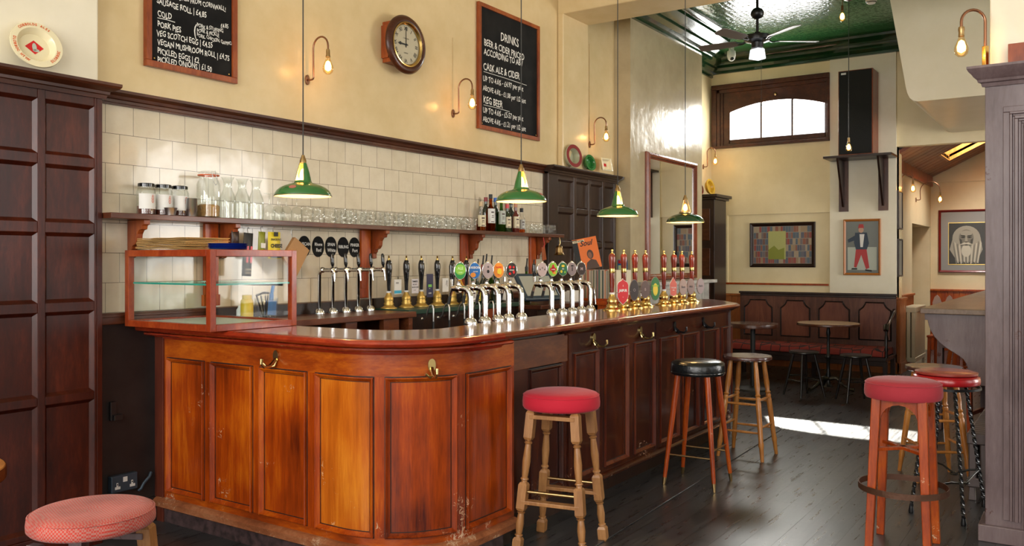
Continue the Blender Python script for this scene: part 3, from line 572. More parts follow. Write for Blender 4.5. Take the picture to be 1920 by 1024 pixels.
# ================================================================== the bar
# face path (plan view): straight front, rounded corner, run along the wall
def arc(cx, cy, r, a0, a1, n): return [(cx + r * math.cos(a0 + (a1 - a0) * i / n), cy + r * math.sin(a0 + (a1 - a0) * i / n)) for i in range(n + 1)]
R = .47; PX = 2.885; PY = 2.45
PATH = [(PX, 4.335), (PX, 3.6)] + arc(PX + R, PY + R, R, PI, 1.5 * PI, 24) + [(3.66, PY)]
PATH2 = [(3.60, 2.52), (7.0, 2.52)]
class Path:
    def __init__(s, p):
        s.p = [Vector((a, b)) for a, b in p]; s.s = [0]
        for i in range(1, len(s.p)): s.s.append(s.s[-1] + (s.p[i] - s.p[i - 1]).length)
    def at(s, t):
        for i in range(1, len(s.p)):
            if t <= s.s[i] + 1e-9 or i == len(s.p) - 1:
                d = (s.p[i] - s.p[i - 1]).normalized(); q = s.p[i - 1] + d * (t - s.s[i - 1]); return q, Vector((d.y, -d.x)), i   # outward normal
    def hit(s, u):
        # arc length where the sight line of pixel column u meets the face
        r = (u - CX_) / F_; dx, dy = ct + r * st, st - r * ct; best = None
        for i in range(1, len(s.p)):
            a, b = s.p[i - 1], s.p[i]; e = b - a; den = dx * e.y - dy * e.x
            if abs(den) < 1e-9: continue
            t = -(dx * a.y - dy * a.x) / den; k = (a.x + e.x * t) / dx
            lo = -.3 if i == 1 else -1e-6; hi = 1.3 if i == len(s.p) - 1 else 1 + 1e-6
            if lo <= t <= hi and (best is None or k < best[0]): best = (k, s.s[i - 1] + e.length * t)
        return best[1]
    def slab(s, mb, s0, s1, z0, z1, o0, o1, stp=.035, zo=None):
        # o0 = inner offset, o1 = outer offset from the face (outward positive)
        ts = [s0] + [t for t in s.s if s0 + .004 < t < s1 - .004] + [s1]
        tt = [ts[0]]
        for t in ts[1:]: tt.append(t)
        vs = []; n = len(tt)
        for t in tt:
            q, nn, _ = s.at(t)
            if 0 < _ < len(s.p) - 1 and abs(t - s.s[_]) < 1e-6: nn = ((s.at(t + 1e-4)[1]) + nn).normalized()
            a = q + nn * o0; b = q + nn * o1
            vs += [(a.x, a.y, z0), (b.x, b.y, z0), (b.x, b.y, z1), (a.x, a.y, z1)]
        fs = [(3, 2, 1, 0), tuple(4 * (n - 1) + k for k in range(4))]
        for i in range(n - 1):
            for k in range(4): fs.append((4 * i + k, 4 * i + (k + 1) % 4, 4 * i + 4 + (k + 1) % 4, 4 * i + 4 + k))
        return mb.add(vs, fs)
    def profile(s, mb, s0, s1, prof):
        # prof: closed polygon of (offset, z)
        tt = [s0] + [t for t in s.s if s0 + .004 < t < s1 - .004] + [s1]; n = len(tt); m = len(prof); vs = []
        for t in tt:
            q, nn, _ = s.at(t)
            for o, z in prof: p = q + nn * o; vs.append((p.x, p.y, z))
        fs = [tuple(range(m))[::-1], tuple((n - 1) * m + k for k in range(m))]
        for i in range(n - 1):
            for k in range(m): fs.append((i * m + k, i * m + (k + 1) % m, (i + 1) * m + (k + 1) % m, (i + 1) * m + k))
        return mb.add(vs, fs)
P1 = Path(PATH); P2 = Path(PATH2)
bar = thing('bar_counter', 'long curved mahogany bar counter with raised panels and a polished worktop', 'bar counter', (0, 0, 0))
# body
mb = MB(); P1.slab(mb, .0, P1.s[-1], .0, 1.04, -.30, -.02); P2.slab(mb, .0, P2.s[-1], 0, 1.04, -.34, -.02); mb.build('carcass', M['darkwood'], bar, smooth=30)
def frame_panel(P, s0, s1, z0, z1, mat, mmat, w=.022, proud=.013, top=None):
    t1 = top if top else z1
    mb = MB(); P.slab(mb, s0 + w * .6, s1 - w * .6, z0 + w * .6, z1 - w * .6, -.03, -.010); f = mb.build('panel', mat, bar, smooth=30)
    mb = MB(); pr = [(-.012, 0), (proud, .002), (proud + .002, .006), (proud * .5, .012), (-.004, w), (-.012, w)]
    for (a, b, c, d) in ((s0, s1, z0, 1), (s0, s1, z1, -1)):
        P.profile(mb, a, b, [(o, c + d * z) for o, z in pr])
    for (sa, sg) in ((s0, 1), (s1, -1)):
        vs = []
        for o, z in pr:
            q, nn, _ = P.at(sa + sg * z); p = q + nn * o
            vs.append((p.x, p.y))
        m = len(vs); mb.add([(x, y, z0) for x, y in vs] + [(x, y, z1) for x, y in vs], [tuple(range(m)), tuple(range(m, 2 * m))] + [(k, (k + 1) % m, m + (k + 1) % m, m + k) for k in range(m)])
    mb.build('panel_moulding', mmat, f, smooth=25)
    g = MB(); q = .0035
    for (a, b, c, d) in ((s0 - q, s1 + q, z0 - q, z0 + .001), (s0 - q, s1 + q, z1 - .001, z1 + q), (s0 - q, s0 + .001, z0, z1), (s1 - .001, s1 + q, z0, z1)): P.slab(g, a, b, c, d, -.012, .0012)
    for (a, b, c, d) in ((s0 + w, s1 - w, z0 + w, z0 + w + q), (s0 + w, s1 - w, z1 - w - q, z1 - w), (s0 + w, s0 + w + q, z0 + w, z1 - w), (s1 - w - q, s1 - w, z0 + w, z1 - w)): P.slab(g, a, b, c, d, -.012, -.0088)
    g.build('groove_shade', M['gapshade'], f, smooth=0)  # flat dark strips draw the shadow lines round the moulding
    return f
# front rails and stiles
edges = [(314, 383.5), (396, 474), (487.6, 575.8), (592, 700.5), (722.6, 855.7), (873.5, 957)]
ss = [(P1.hit(a), P1.hit(b)) for a, b in edges]
ZT, ZB = .915, .178
rail = MB(); P1.slab(rail, .0, P1.s[-1], ZT, 1.03, -.02, 0); rail.build('top_rail', M['barv'], bar, smooth=30)
rail = MB(); P1.slab(rail, .0, P1.s[-1], .12, ZB, -.02, 0); rail.build('bottom_rail', M['barv'], bar, smooth=30)
cuts = [0.0] + [x for p in ss for x in p] + [P1.s[-1]]
for i in range(0, len(cuts), 2):
    mb = MB(); P1.slab(mb, cuts[i], cuts[i + 1], ZB, ZT, -.02, 0); mb.build('stile', M['bar'], bar, smooth=30)
for i, (a, b) in enumerate(ss): frame_panel(P1, a, b, ZB, ZT, M['bargoldlit' if i == 3 else 'bar'], M['bar'])
mb = MB(); P1.slab(mb, 0, .075, .0, 1.035, -.015, .012); mb.build('end_board', M['redboard'], bar, smooth=0, bevel=.003)
# under-rim moulding and base moulding, plinth
um = [(-.01, 1.018), (.006, 1.018), (.009, 1.026), (.016, 1.027), (.018, 1.034), (.030, 1.036), (.050, 1.038), (.072, 1.040), (.080, 1.046), (.080, 1.054), (.072, 1.059), (.05, 1.061), (.05, 1.066), (-.01, 1.070)]
mb = MB(); P1.profile(mb, 0, P1.s[-1] - .12, um); mb.build('cornice_moulding', M['rim'], bar, smooth=30)
bmld = [(-.02, .085), (.018, .085), (.034, .095), (.036, .125), (.022, .137), (.008, .142), (-.02, .142)]
mb = MB(); P1.profile(mb, .02, P1.s[-1], bmld); mb.build('base_moulding', M['barpale'], bar, smooth=30)
mb = MB(); P1.slab(mb, 0, P1.s[-1] - .1, 0, .09, -.05, .002); P2.slab(mb, .1, P2.s[-1] - .05, 0, .09, -.08, -.04); mb.build('plinth', M['plinth'], bar, smooth=30)
# long side
h2 = lambda u: P2.hit(u)
e2 = [(1075, 1121), (1132, 1177), (1188, 1227), (1236, 1272), (1278, 1309), (1317, 1346), (1352, 1371)]
s2 = [(h2(a), h2(b)) for a, b in e2]; sA = (h2(992), h2(1053))
sJ = h2(1065)
mb = MB(); P2.slab(mb, .06, P2.s[-1], .905, 1.03, -.02, 0); mb.build('side_top_rail', M['barshade'], bar, smooth=0)
mb = MB(); P2.slab(mb, .06, P2.s[-1], .12, .165, -.02, 0); mb.build('side_bottom_rail', M['barshade'], bar, smooth=0)
cuts = [.06, sA[0], sA[1]] + [x for p in s2 for x in p] + [P2.s[-1]]
for i in range(0, len(cuts) - 1, 1):
    a, b = cuts[i], cuts[i + 1]
    if (a, b) in s2 or (a, b) == sA: continue
    mb = MB(); P2.slab(mb, a, b, .165, .905, -.02, 0); mb.build('stile', M['barshade'], bar, smooth=0)
frame_panel(P2, sA[0], sA[1], .165, .86, M['barshade'], M['barshade'])
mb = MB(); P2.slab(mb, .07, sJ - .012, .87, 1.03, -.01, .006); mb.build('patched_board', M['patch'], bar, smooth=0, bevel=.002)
for a, b in s2: frame_panel(P2, a, b, .165, .905, M['barshade'], M['mouldshade'])
mb = MB(); P2.slab(mb, sJ - .012, sJ + .006, .12, 1.03, 0, .012); mb.build('joint_bead', M['barshade'], bar, smooth=0); mb = MB(); P2.slab(mb, h2(1228.5), h2(1232), .12, 1.03, 0, .008); mb.build('joint_bead', M['barshade'], bar, smooth=0)
mb = MB(); P2.profile(mb, sJ, P2.s[-1] + .01, [(-.02, .10), (.02, .10), (.036, .108), (.038, .12), (.02, .135), (.006, .140), (-.02, .14)]); mb.build('base_moulding', M['barshade'], bar, smooth=30)
mb = MB(); P2.profile(mb, sJ - .05, P2.s[-1] + .02, [(-.01, 1.02), (.01, 1.02), (.014, 1.032), (.03, 1.038), (.05, 1.05), (.075, 1.058), (.085, 1.066), (-.01, 1.07)]); mb.build('cornice_moulding', M['barshade'], bar, smooth=30)
mb = MB().prism([(6.99, 2.50), (7.03, 2.52), (7.40, 2.84), (7.36, 2.88), (6.9, 2.88)], 0, 1.04, 'z'); mb.build('end_panel', M['barshade'], bar, smooth=0)
# worktop
ro, ri = .42, .20
outer = [(2.765, 4.335)] + arc(2.765 + ro, 2.38 + ro, ro, PI, 1.5 * PI, 20) + [(3.72, 2.372), (4.3, 2.392), (5.6, 2.41), (6.80, 2.395), (6.90, 2.405), (6.97, 2.44), (7.34, 2.70), (7.52, 2.86), (7.56, 2.93), (7.52, 2.985)]
inner = [(5.2, 2.95), (4.58, 2.925), (3.95, 2.86)] + arc(3.19 + .36, 2.83 + .30, .335, 1.5 * PI, PI, 12)[1:] + [(3.195, 4.335)]
poly = outer + inner
mb = MB(); mb.prism(poly, 1.072, 1.10, 'z'); mb.build('worktop', M['bartop'], bar, smooth=0, bevel=.010, seg=3)
# red lacquered nosing round the outer edge
Pn = Path(outer[:-3])
mb = MB(); Pn.profile(mb, 0, Pn.hit(944) , [(-.04, 1.066), (.002, 1.066), (.010, 1.072), (.014, 1.082), (.010, 1.093), (.0, 1.0995), (-.04, 1.1005)]); mb.build('nosing', M['rim'], bar, smooth=40)
mb = MB(); Pn.profile(mb, Pn.hit(944), Pn.s[-1], [(-.04, 1.066), (.002, 1.066), (.010, 1.072), (.014, 1.082), (.010, 1.093), (.0, 1.0995), (-.04, 1.1005)]); mb.build('nosing', M['bartop'], bar, smooth=40)
# coat hooks
def hook(P, s, z, mat, par):
    q, nn, _ = P.at(s); t = Vector((-nn.y, nn.x))
    mb = MB(); ang = math.atan2(nn.y, nn.x) + PI / 2
    Mx = facing((q.x + nn.x * .001, q.y + nn.y * .001, z), ang)
    pl = MB(); pl.prism([(.013 * math.cos(a) * (1 + .15 * math.sin(a)), .024 * math.sin(a)) for a in [2 * PI * k / 16 for k in range(16)]], -.006, 0, 'y')
    pl.tube([(0, -.004, -.008), (0, -.03, -.03), (0, -.055, -.032), (0, -.068, -.018), (0, -.066, -.002)], [.007, .006, .005, .005, .006], 8)
    pl.tube([(0, -.004, -.012), (.0, -.012, -.03), (-.012, -.03, -.036), (-.03, -.034, -.022)], [.006, .005, .004, .005], 8)
    pl.xf(Matrix.Scale(1.4, 4)); pl.xf(Mx); return pl.build('coat_hook', mat, par)
hook(P1, P1.hit(519), .975, M['oldbrass2'], bar); hook(P1, P1.hit(809), .965, M['oldbrass2'], bar)
for u, m in ((1112, 'oldbrass2'), (1200, 'oldbrass2'), (1264, 'iron'), (1318, 'iron')): hook(P2, h2(u), .975, M[m], bar)
# ================================================================== glazed display case on the corner of the bar
dc = thing('display_case', 'glazed mahogany food display case with a green glass shelf on the bar end', 'display case', (2.66, 3.56, 1.101))
W_, D_, Hh, b_ = .55, .72, .405, .034
def bars(mb, x0, x1, y0, y1, z0, z1): mb.box(x0, x1, y0, y1, z0, z1)
mb = MB()
for x in (0, W_ - b_):
    for y in (0, D_ - b_): mb.box(x, x + b_, y, y + b_, 0, Hh)
for z in (0, Hh - b_):
    for y in (0, D_ - b_): mb.box(b_, W_ - b_, y, y + b_, z, z + b_)
    for x in (0, W_ - b_): mb.box(x, x + b_, b_, D_ - b_, z, z + b_)
mb.build('frame', M['casewood'], dc, smooth=0, bevel=.002)
MB().box(b_, W_ - b_, b_, D_ - b_, .010, .024).build('base_board', M['white'], dc, smooth=0)
MB().box(b_, W_ - b_, .013, .017, b_, Hh - b_).build('side_pane', M['pane'], dc, smooth=0)
MB().box(.013, .017, b_, D_ - b_, b_, Hh - b_).build('front_pane', M['pane'], dc, smooth=0)
MB().box(b_ * .6, W_ - b_ * .6, b_ * .6, D_ - b_ * .6, Hh - .012, Hh - .008).build('top_pane', M['pane'], dc, smooth=0)
g = MB().box(.022, W_ - .022, .022, D_ - .05, .228, .233).build('glass_shelf', M['edgeglass'], dc, smooth=0)
mb = MB().box(.018, .0225, .022, D_ - .05, .2265, .2355).box(.02, W_ - .02, .0180, .0225, .2265, .2355); mb.build('shelf_edge', M['greenedge'], g, smooth=0)
mb = MB().box(W_ - .06, W_ - .05, .05, D_ - .05, .214, .227).build('shelf_support', M['blackmatte'], g, smooth=0)
# stack of yellow paper bags, blue plates on the case
tp = 1.101 + Hh
rnd = random.Random(3)
for k in range(5):
    mb = MB(); n = 8; z = tp + .003 + k * .0125; sx = rnd.uniform(-.012, .012); 
    for j in range(2):
        zz = z + j * .006
        vs = []; 
        for i in range(n + 1):
            y = 3.80 + .42 * i / n; w = .010 * math.sin(i * .9 + k) + (.016 if i > n - 2 else 0)
            vs += [(2.69 + sx, y, zz + abs(w) * .25), (2.95 + sx + .01 * j, y, zz + abs(w) * .25)]
        vs += [(v[0], v[1], v[2] + .0025) for v in vs]; m = 2 * (n + 1)
        fs = [(2 * i, 2 * i + 1, 2 * i + 3, 2 * i + 2) for i in range(n)] + [(m + 2 * i, m + 2 * i + 2, m + 2 * i + 3, m + 2 * i + 1) for i in range(n)]
        fs += [(2 * i, 2 * i + 2, m + 2 * i + 2, m + 2 * i) for i in range(n)] + [(2 * i + 1, m + 2 * i + 1, m + 2 * i + 3, 2 * i + 3) for i in range(n)] + [(0, m, m + 1, 1), (2 * n, 2 * n + 1, m + 2 * n + 1, m + 2 * n)]
        mb.add(vs, fs)
    tag(mb.build('paper_bag', M['kraft2'], smooth=0, loc=(0, -.0, 0)), 'yellow brown paper bag in the loose stack on the display case', 'paper bag', 'paper bags stacked on the display case')
for k in range(5):
    mb = MB().lathe([(.001, 0), (.085, 0), (.098, .005), (.100, .0065), (.088, .003), (.001, .003)], 32)
    tag(mb.build('plate', M['blue'], loc=(2.84, 3.66, tp + .001 + k * .0062)), 'deep blue plate in the short stack beside the paper bags', 'plate', 'blue plates on the display case')
# ================================================================== back bar: counter, shelf with brackets
bc = thing('back_counter', 'low mahogany back counter under the tiled wall behind the bar', 'counter', (0, 0, 0))
MB().box(3.225, 4.56, 3.86, 4.299, 1.062, 1.10).build('worktop', M['shelfwood'], bc, smooth=0, bevel=.004)
mb = MB().box(3.26, 3.30, 3.9, 4.32, 0, 1.06).box(4.50, 4.54, 3.88, 4.32, 0, 1.06).box(3.26, 4.54, 4.28, 4.32, 0, 1.06).box(3.9, 4.0, 3.88, 3.92, 0, 1.06).box(4.25, 4.4, 3.88, 3.92, 0, 1.06); mb.build('cabinet', M['shelfwood'], bc, smooth=0)
MB().box(3.225, 4.56, 4.275, 4.291, 1.10, 1.17).build('upstand', M['darkwood'], bc, smooth=0)
hc = thing('beer_engine_counter', 'dark counter with a green edge carrying the black handled beer pumps', 'counter', (0, 0, 0))
MB().box(4.565, 5.95, 3.93, 4.298, 1.075, 1.108).build('worktop', M['enameldark'], hc, smooth=0, bevel=.003)
MB().box(4.57, 5.94, 3.96, 4.29, 0, 1.075).build('cabinet', M['darkwood'], hc, smooth=0)
MB().box(4.57, 5.9, 4.27, 4.297, 1.108, 1.18).build('upstand', M['darkwood'], hc, smooth=0)
mb = MB().box(5.5, 5.62, 3.94, 3.96, .1, 1.07); mb.build('post', M['orange'], hc, smooth=0)
tc_ = thing('till_counter', 'dark wooden back counter below the records and the till', 'counter', (0, 0, 0))
MB().box(5.955, 7.55, 3.72, 4.19, 1.05, 1.085).build('worktop', M['railwood'], tc_, smooth=0, bevel=.004)
mb = MB().box(5.96, 7.54, 3.76, 4.19, 0, 1.05); mb.build('cabinet', M['darkwood'], tc_, smooth=0)
MB().box(6.90, 7.50, 3.47, 3.719, 1.05, 1.085).box(6.92, 7.48, 3.49, 3.719, 0, 1.05).build('return', M['redwood'], tc_, smooth=0)
MB().box(6.02, 6.75, 3.745, 3.76, .70, .98).build('fridge_door', M['black'], tc_, smooth=0, bevel=.003)
sh = thing('bottle_shelf', 'long mahogany shelf on carved brackets along the tiled wall', 'shelf', (0, 0, 0))
MB().prism([(2.505, 4.15), (7.06, 4.15), (7.06, 4.262), (6.955, 4.262), (6.955, 4.327), (2.505, 4.327)], 1.668, 1.698, 'z').build('board', M['shelfwood'], sh, smooth=0, bevel=.003)
brk = [(0, 0), (-.155, 0), (-.155, -.025), (-.135, -.03), (-.13, -.05), (-.105, -.055), (-.09, -.075), (-.085, -.11), (-.07, -.13), (-.045, -.14), (-.042, -.155), (-.03, -.165), (-.03, -.20), (0, -.205)]
def bracket(x, post=True):
    mb = MB().prism([(4.325 + a, 1.668 + b) for a, b in brk], x - .018, x + .018, 'x'); br = mb.build('bracket', M['orange'], sh, smooth=0, bevel=.003)
    if post:
        MB().box(x - .13, x - .035, 4.302, 4.325, 1.184, 1.668).box(x - .14, x - .025, 4.30, 4.325, 1.184, 1.25).build('pillar', M['redwood'], sh, smooth=0, bevel=.003)
bracket(2.72, False)
for u in (430, 712, 893, 1018): bracket(xu(u, 4.25))
# ================================================================== glassware and goods on the shelf
SZ = 1.699; SY = 4.238
def cyl_shell(prof_out, th, seg=24):
    # closed solid of revolution with wall thickness: outer profile then inner profile back
    inn = [(max(r - th, .0005), z + (th if i == 0 else 0)) for i, (r, z) in enumerate(prof_out)]
    return [(0.0005, prof_out[0][1])] + prof_out + inn[::-1] + [(0.0005, inn[0][1])]
def jar(x, dz, lines):
    t = thing('pickle_jar', JARL[lines], 'jar', (x, SY, SZ))
    MB().lathe(cyl_shell([(.045, 0), (.050, .004), (.050, .125), (.044, .142), (.040, .147), (.040, .155)], .003), 28).build('jar_body', M['glass1'], t)
    MB().lathe([(.001, .004), (.046, .004), (.046, .045), (.001, .045)], 28).build('contents', M['pickle'], t)
    MB().lathe([(.001, .150), (.043, .150), (.043, .166), (.040, .169), (.001, .169)], 28).build('lid', M['black'], t)
    mb = MB(); n = 12; vs = []
    for i in range(n + 1):
        a = -PI / 2 - 1.35 + 1.95 * i / n
        vs += [(.0512 * math.cos(a), .0512 * math.sin(a), .030), (.0512 * math.cos(a), .0512 * math.sin(a), .112)]
    mb.add(vs, [(2 * i, 2 * i + 2, 2 * i + 3, 2 * i + 1) for i in range(n)]); lb = mb.build('label', M['paper'], t)
    mb = MB()
    for k, w in enumerate((.010, .016, .020, .018, .020, .012)):
        for q in range(1):
            a0 = -PI / 2 + .12; z = .100 - k * .0075
            mb.add([(.0518 * math.cos(a0 - w * 8), .0518 * math.sin(a0 - w * 8), z), (.0518 * math.cos(a0 + w * 8), .0518 * math.sin(a0 + w * 8), z), (.0518 * math.cos(a0 + w * 8), .0518 * math.sin(a0 + w * 8), z + .004), (.0518 * math.cos(a0 - w * 8), .0518 * math.sin(a0 - w * 8), z + .004)], [(0, 1, 2, 3)])
    mb.build('label_print', M['orangered'], lb, smooth=0)
JARL = ['glass pickle jar with black lid and white label, nearest the panelled cupboard', 'glass pickle jar with black lid, middle of the three labelled jars', 'glass pickle jar with black lid, beside the stacked metal cups']
for i, u in enumerate((274, 306, 337)): jar(xu(u, SY), 0, i)
def cup(x, y, z): return MB().lathe([(.001, 0), (.025, 0), (.034, .038), (.036, .040), (.034, .040), (.024, .003), (.001, .003)], 24).build('metal_cup', M['steel'], loc=(x, y, z))
tag(cup(xu(320, 4.172), 4.172, SZ), 'single small metal cup in front of the labelled jars', 'cup')
for k in range(8): tag(cup(xu(358, 4.185), 4.185, SZ + k * .0085), 'small metal cup in the nested stack beside the clip top jar', 'cup', 'nested metal cups on the shelf')
t = thing('clip_top_jar', 'large clip top glass jar with orange seal and nuts in the bottom', 'jar', (xu(391, SY), SY, SZ))
MB().lathe(cyl_shell([(.055, 0), (.066, .006), (.068, .06), (.066, .19), (.052, .225), (.052, .24)], .004), 32).build('jar_body', M['glass1'], t)
MB().lathe([(.001, .005), (.061, .006), (.063, .065), (.05, .075), (.02, .071), (.001, .078)], 32).build('nuts', M['nuts'], t)
MB().lathe([(.053, .240), (.060, .241), (.061, .247), (.053, .248)], 32, close=True).build('rubber_seal', M['orangered'], t)
MB().lathe([(.001, .249), (.056, .249), (.057, .256), (.040, .268), (.001, .271)], 32).build('lid', M['glass1'], t)
MB().tube([(-.02, -.058, .266), (-.022, -.064, .24), (-.012, -.066, .20), (.0, -.067, .185), (.012, -.066, .20), (.006, -.062, .235), (.006, -.052, .27)], .0018, 6).build('wire_clip', M['steel'], t)
ca = None
for k, u in enumerate((428, 455, 481)):
    if ca is None:
        ca = thing('carafe', 'flared clear glass carafe in the row beside the clip top jar', 'carafe', (xu(u, SY), SY + .005, SZ), 0, 'glass carafes on the shelf')
        MB().lathe(cyl_shell([(.042, 0), (.047, .006), (.049, .09), (.044, .13), (.026, .175), (.023, .20), (.028, .225), (.039, .245)], .0028), 28).build('glass_body', M['glass1'], ca)
    else: copy_tree(ca, (xu(u, SY), SY + .005, SZ))
wg = None
for k, (u, y) in enumerate(((505, 4.193), (521, 4.195), (537, 4.20), (556, 4.20), (524, 4.283))):
    if wg is None:
        wg = thing('wine_glass', 'upturned stemmed wine glass beside the carafes on the shelf', 'wine glass', (xu(u, y), y, SZ), 0, 'upturned wine glasses on the shelf')
        MB().lathe([(.032, 0), (.037, .03), (.036, .06), (.022, .088), (.005, .096), (.0045, .150), (.008, .158), (.034, .163), (.034, .1655), (.001, .167)], 28).build('glass_body', M['glass1'], wg)
    else: copy_tree(wg, (xu(u, y), y, SZ))
# dimpled tankards, upside down
tk = None; x = xu(576, 4.195); i = 0; rr = random.Random(5)
while x < xu(886, 4.195):
    if tk is None:
        tk = thing('glass_tankard', 'dimpled glass beer tankard upside down in the long row on the shelf', 'glass', (x, 4.195, SZ), 0, 'glass tankards along the shelf')
        mb = MB(); seg = 30; vs = []; prof = [(.0005, .0), (.036, 0), (.039, .002), (.0425, .03), (.0435, .05), (.0425, .07), (.041, .09), (.0415, .100), (.036, .106), (.0005, .106)]
        inn = [(.035, .004), (.038, .03), (.039, .05), (.038, .08), (.036, .092), (.0005, .094)]
        mb.lathe([(.036, 0), (.0405, .0)] + [(.0425, .03), (.0435, .05), (.0425, .07), (.041, .09), (.0415, .100), (.036, .106), (.0005, .106)], seg)
        mb.f = [f for f in mb.f if len(f) == 4]
        n0 = len(mb.v); mb.v = [((v[0] * (1 - .055 * (max(0, math.sin(math.atan2(v[1], v[0]) * 5)) if .02 < v[2] < .095 else 0))), (v[1] * (1 - .055 * (max(0, math.sin(math.atan2(v[1], v[0]) * 5)) if .02 < v[2] < .095 else 0))), v[2]) for v in mb.v]
        m2 = MB().lathe([(.036, 0)] + inn, seg); m2.f = [f for f in m2.f if len(f) == 4]; mb.add(m2.v, m2.f)
        mb.build('glass_body', M['cutglass'], tk, smooth=50)
        MB().tube([(.039, 0, .022), (.055, 0, .020), (.068, 0, .034), (.072, 0, .054), (.066, 0, .076), (.054, 0, .088), (.038, 0, .086)], .0055, 8).build('handle', M['cutglass'], tk)
        tk.rotation_euler = (0, 0, -1.3)
    else:
        copy_tree(tk, (x, 4.195, SZ), rr.choice([-.8, -1.1, -1.5, -2.0, -2.3]))
        if i % 2 == 0 and 3 < i: copy_tree(tk, (x + .045, 4.2835, SZ), rr.choice([.0, .1, PI]))
    x += .0985; i += 1
tg = None
for k, u in enumerate((992, 1000, 1007, 1015, 1022, 1036)):
    y = 4.188 if k in (0, 2, 4, 5) else 4.268
    if tg is None:
        tg = thing('whisky_tumbler', 'short curved glass tumbler in the cluster past the spirit bottles', 'glass', (xu(u, y), y, SZ), 0, 'tumblers at the end of the shelf')
        MB().lathe([(.030, 0), (.036, .012), (.037, .035), (.033, .06), (.034, .085), (.030, .085), (.030, .06), (.033, .035), (.031, .012), (.001, .008)], 24).build('glass_body', M['cutglass'], tg)
    else: copy_tree(tg, (xu(u, y), y, SZ))
# spirit bottles
def bottle(name, label, loc, r, h, hs, glass, cap, lab=None, lz=(.35, .7), liquid=None, group=None, capm='blackmatte', neck=.014, square=False, nh=.28):
    t = thing(name, label, 'bottle', loc, 0, group)
    sh_ = h * (1 - nh)
    prof = [(.0005, 0), (r * .92, 0), (r, .006), (r, sh_ * .82), (r * .86, sh_ * .93), (neck * 1.15, sh_ + .012), (neck, sh_ + .03), (neck, h - .02), (neck * 1.1, h - .012), (neck * 1.1, h - .004), (.0005, h - .004)]
    MB().lathe(prof, 24).build('glass_body', M[glass], t, smooth=50)
    if liquid: MB().lathe([(.0005, .003), (r - .003, .004), (r - .003, sh_ * liquid[1]), (.0005, sh_ * liquid[1])], 24).build('liquor', M[liquid[0]], t)
    MB().lathe([(.0005, h - .03), (neck * 1.25, h - .03), (neck * 1.25, h + cap), (.0005, h + cap)], 16).build('cap', M[capm], t)
    if lab:
        n = 12; vs = []
        for i in range(n + 1):
            a = -PI / 2 - 1.6 + 2.3 * i / n; vs += [((r + .0008) * math.cos(a), (r + .0008) * math.sin(a), h * lz[0]), ((r + .0008) * math.cos(a), (r + .0008) * math.sin(a), h * lz[1])]
        lo = MB().add(vs, [(2 * i, 2 * i + 2, 2 * i + 3, 2 * i + 1) for i in range(n)]).build('label', M[lab], t)
        if h > .2:
            mb = MB()
            for z, w, hh in ((.8, .7, .012), (.55, .5, .006), (.42, .6, .005), (.12, .8, .007)):
                z_ = h * (lz[0] + (lz[1] - lz[0]) * z); vs = []
                for i in range(9): a = -PI / 2 - .45 - w / 2 + w * i / 8; vs += [((r + .0014) * math.cos(a), (r + .0014) * math.sin(a), z_ - hh), ((r + .0014) * math.cos(a), (r + .0014) * math.sin(a), z_)]
                mb.add(vs, [(2 * i, 2 * i + 2, 2 * i + 3, 2 * i + 1) for i in range(8)])
            mb.build('label_print', M['brownink'], lo)
    return t
by = 4.235
BT = [(902, 4.215, .040, .235, 'glass', 'pale', 'cork', 'round clear whisky bottle with cream label and cork stopper', 'amber', .55),
      (911, 4.28, .034, .285, 'darkglass', None, 'darkred', 'dark bottle with dark red cap behind the round whisky bottle', None, .28),
      (920, 4.205, .037, .305, 'amber', 'paper', 'blackmatte', 'tall amber bourbon bottle with a white label', None, .34),
      (929, 4.287, .033, .29, 'darkglass', None, 'bluecap', 'dark bottle with a bright blue cap on the shelf', None, .3),
      (940, 4.21, .038, .29, 'greenglass', 'greylab', 'greencap', 'green whiskey bottle with a pale label under the lamp shade', None, .4),
      (951, 4.20, .036, .235, 'greenglass2', 'pale', 'red', 'dark green bottle with cream label and red capsule', None, .36),
      (958, 4.28, .033, .28, 'darkglass', None, 'blackmatte', 'black glass bottle standing behind the red capsule bottle', None, .3),
      (967, 4.195, .034, .25, 'redglass', 'pale', 'coppercap', 'red brown bottle with cream label and copper capsule', None, .36),
      (978, 4.23, .032, .215, 'glass', 'paleclear', 'blackmatte', 'small clear bottle with black stopper and faint pale label', 'amber', .3)]
for u, y, r, h, g, lab, cap, lb, liq, nh in BT: bottle('spirit_bottle', lb, (xu(u, y), y, SZ), r, h, 0, g, .006, lab, (.15, .55) if h < .26 else (.22, .62), (liq, .5) if liq else None, None, cap, .013, nh=nh)
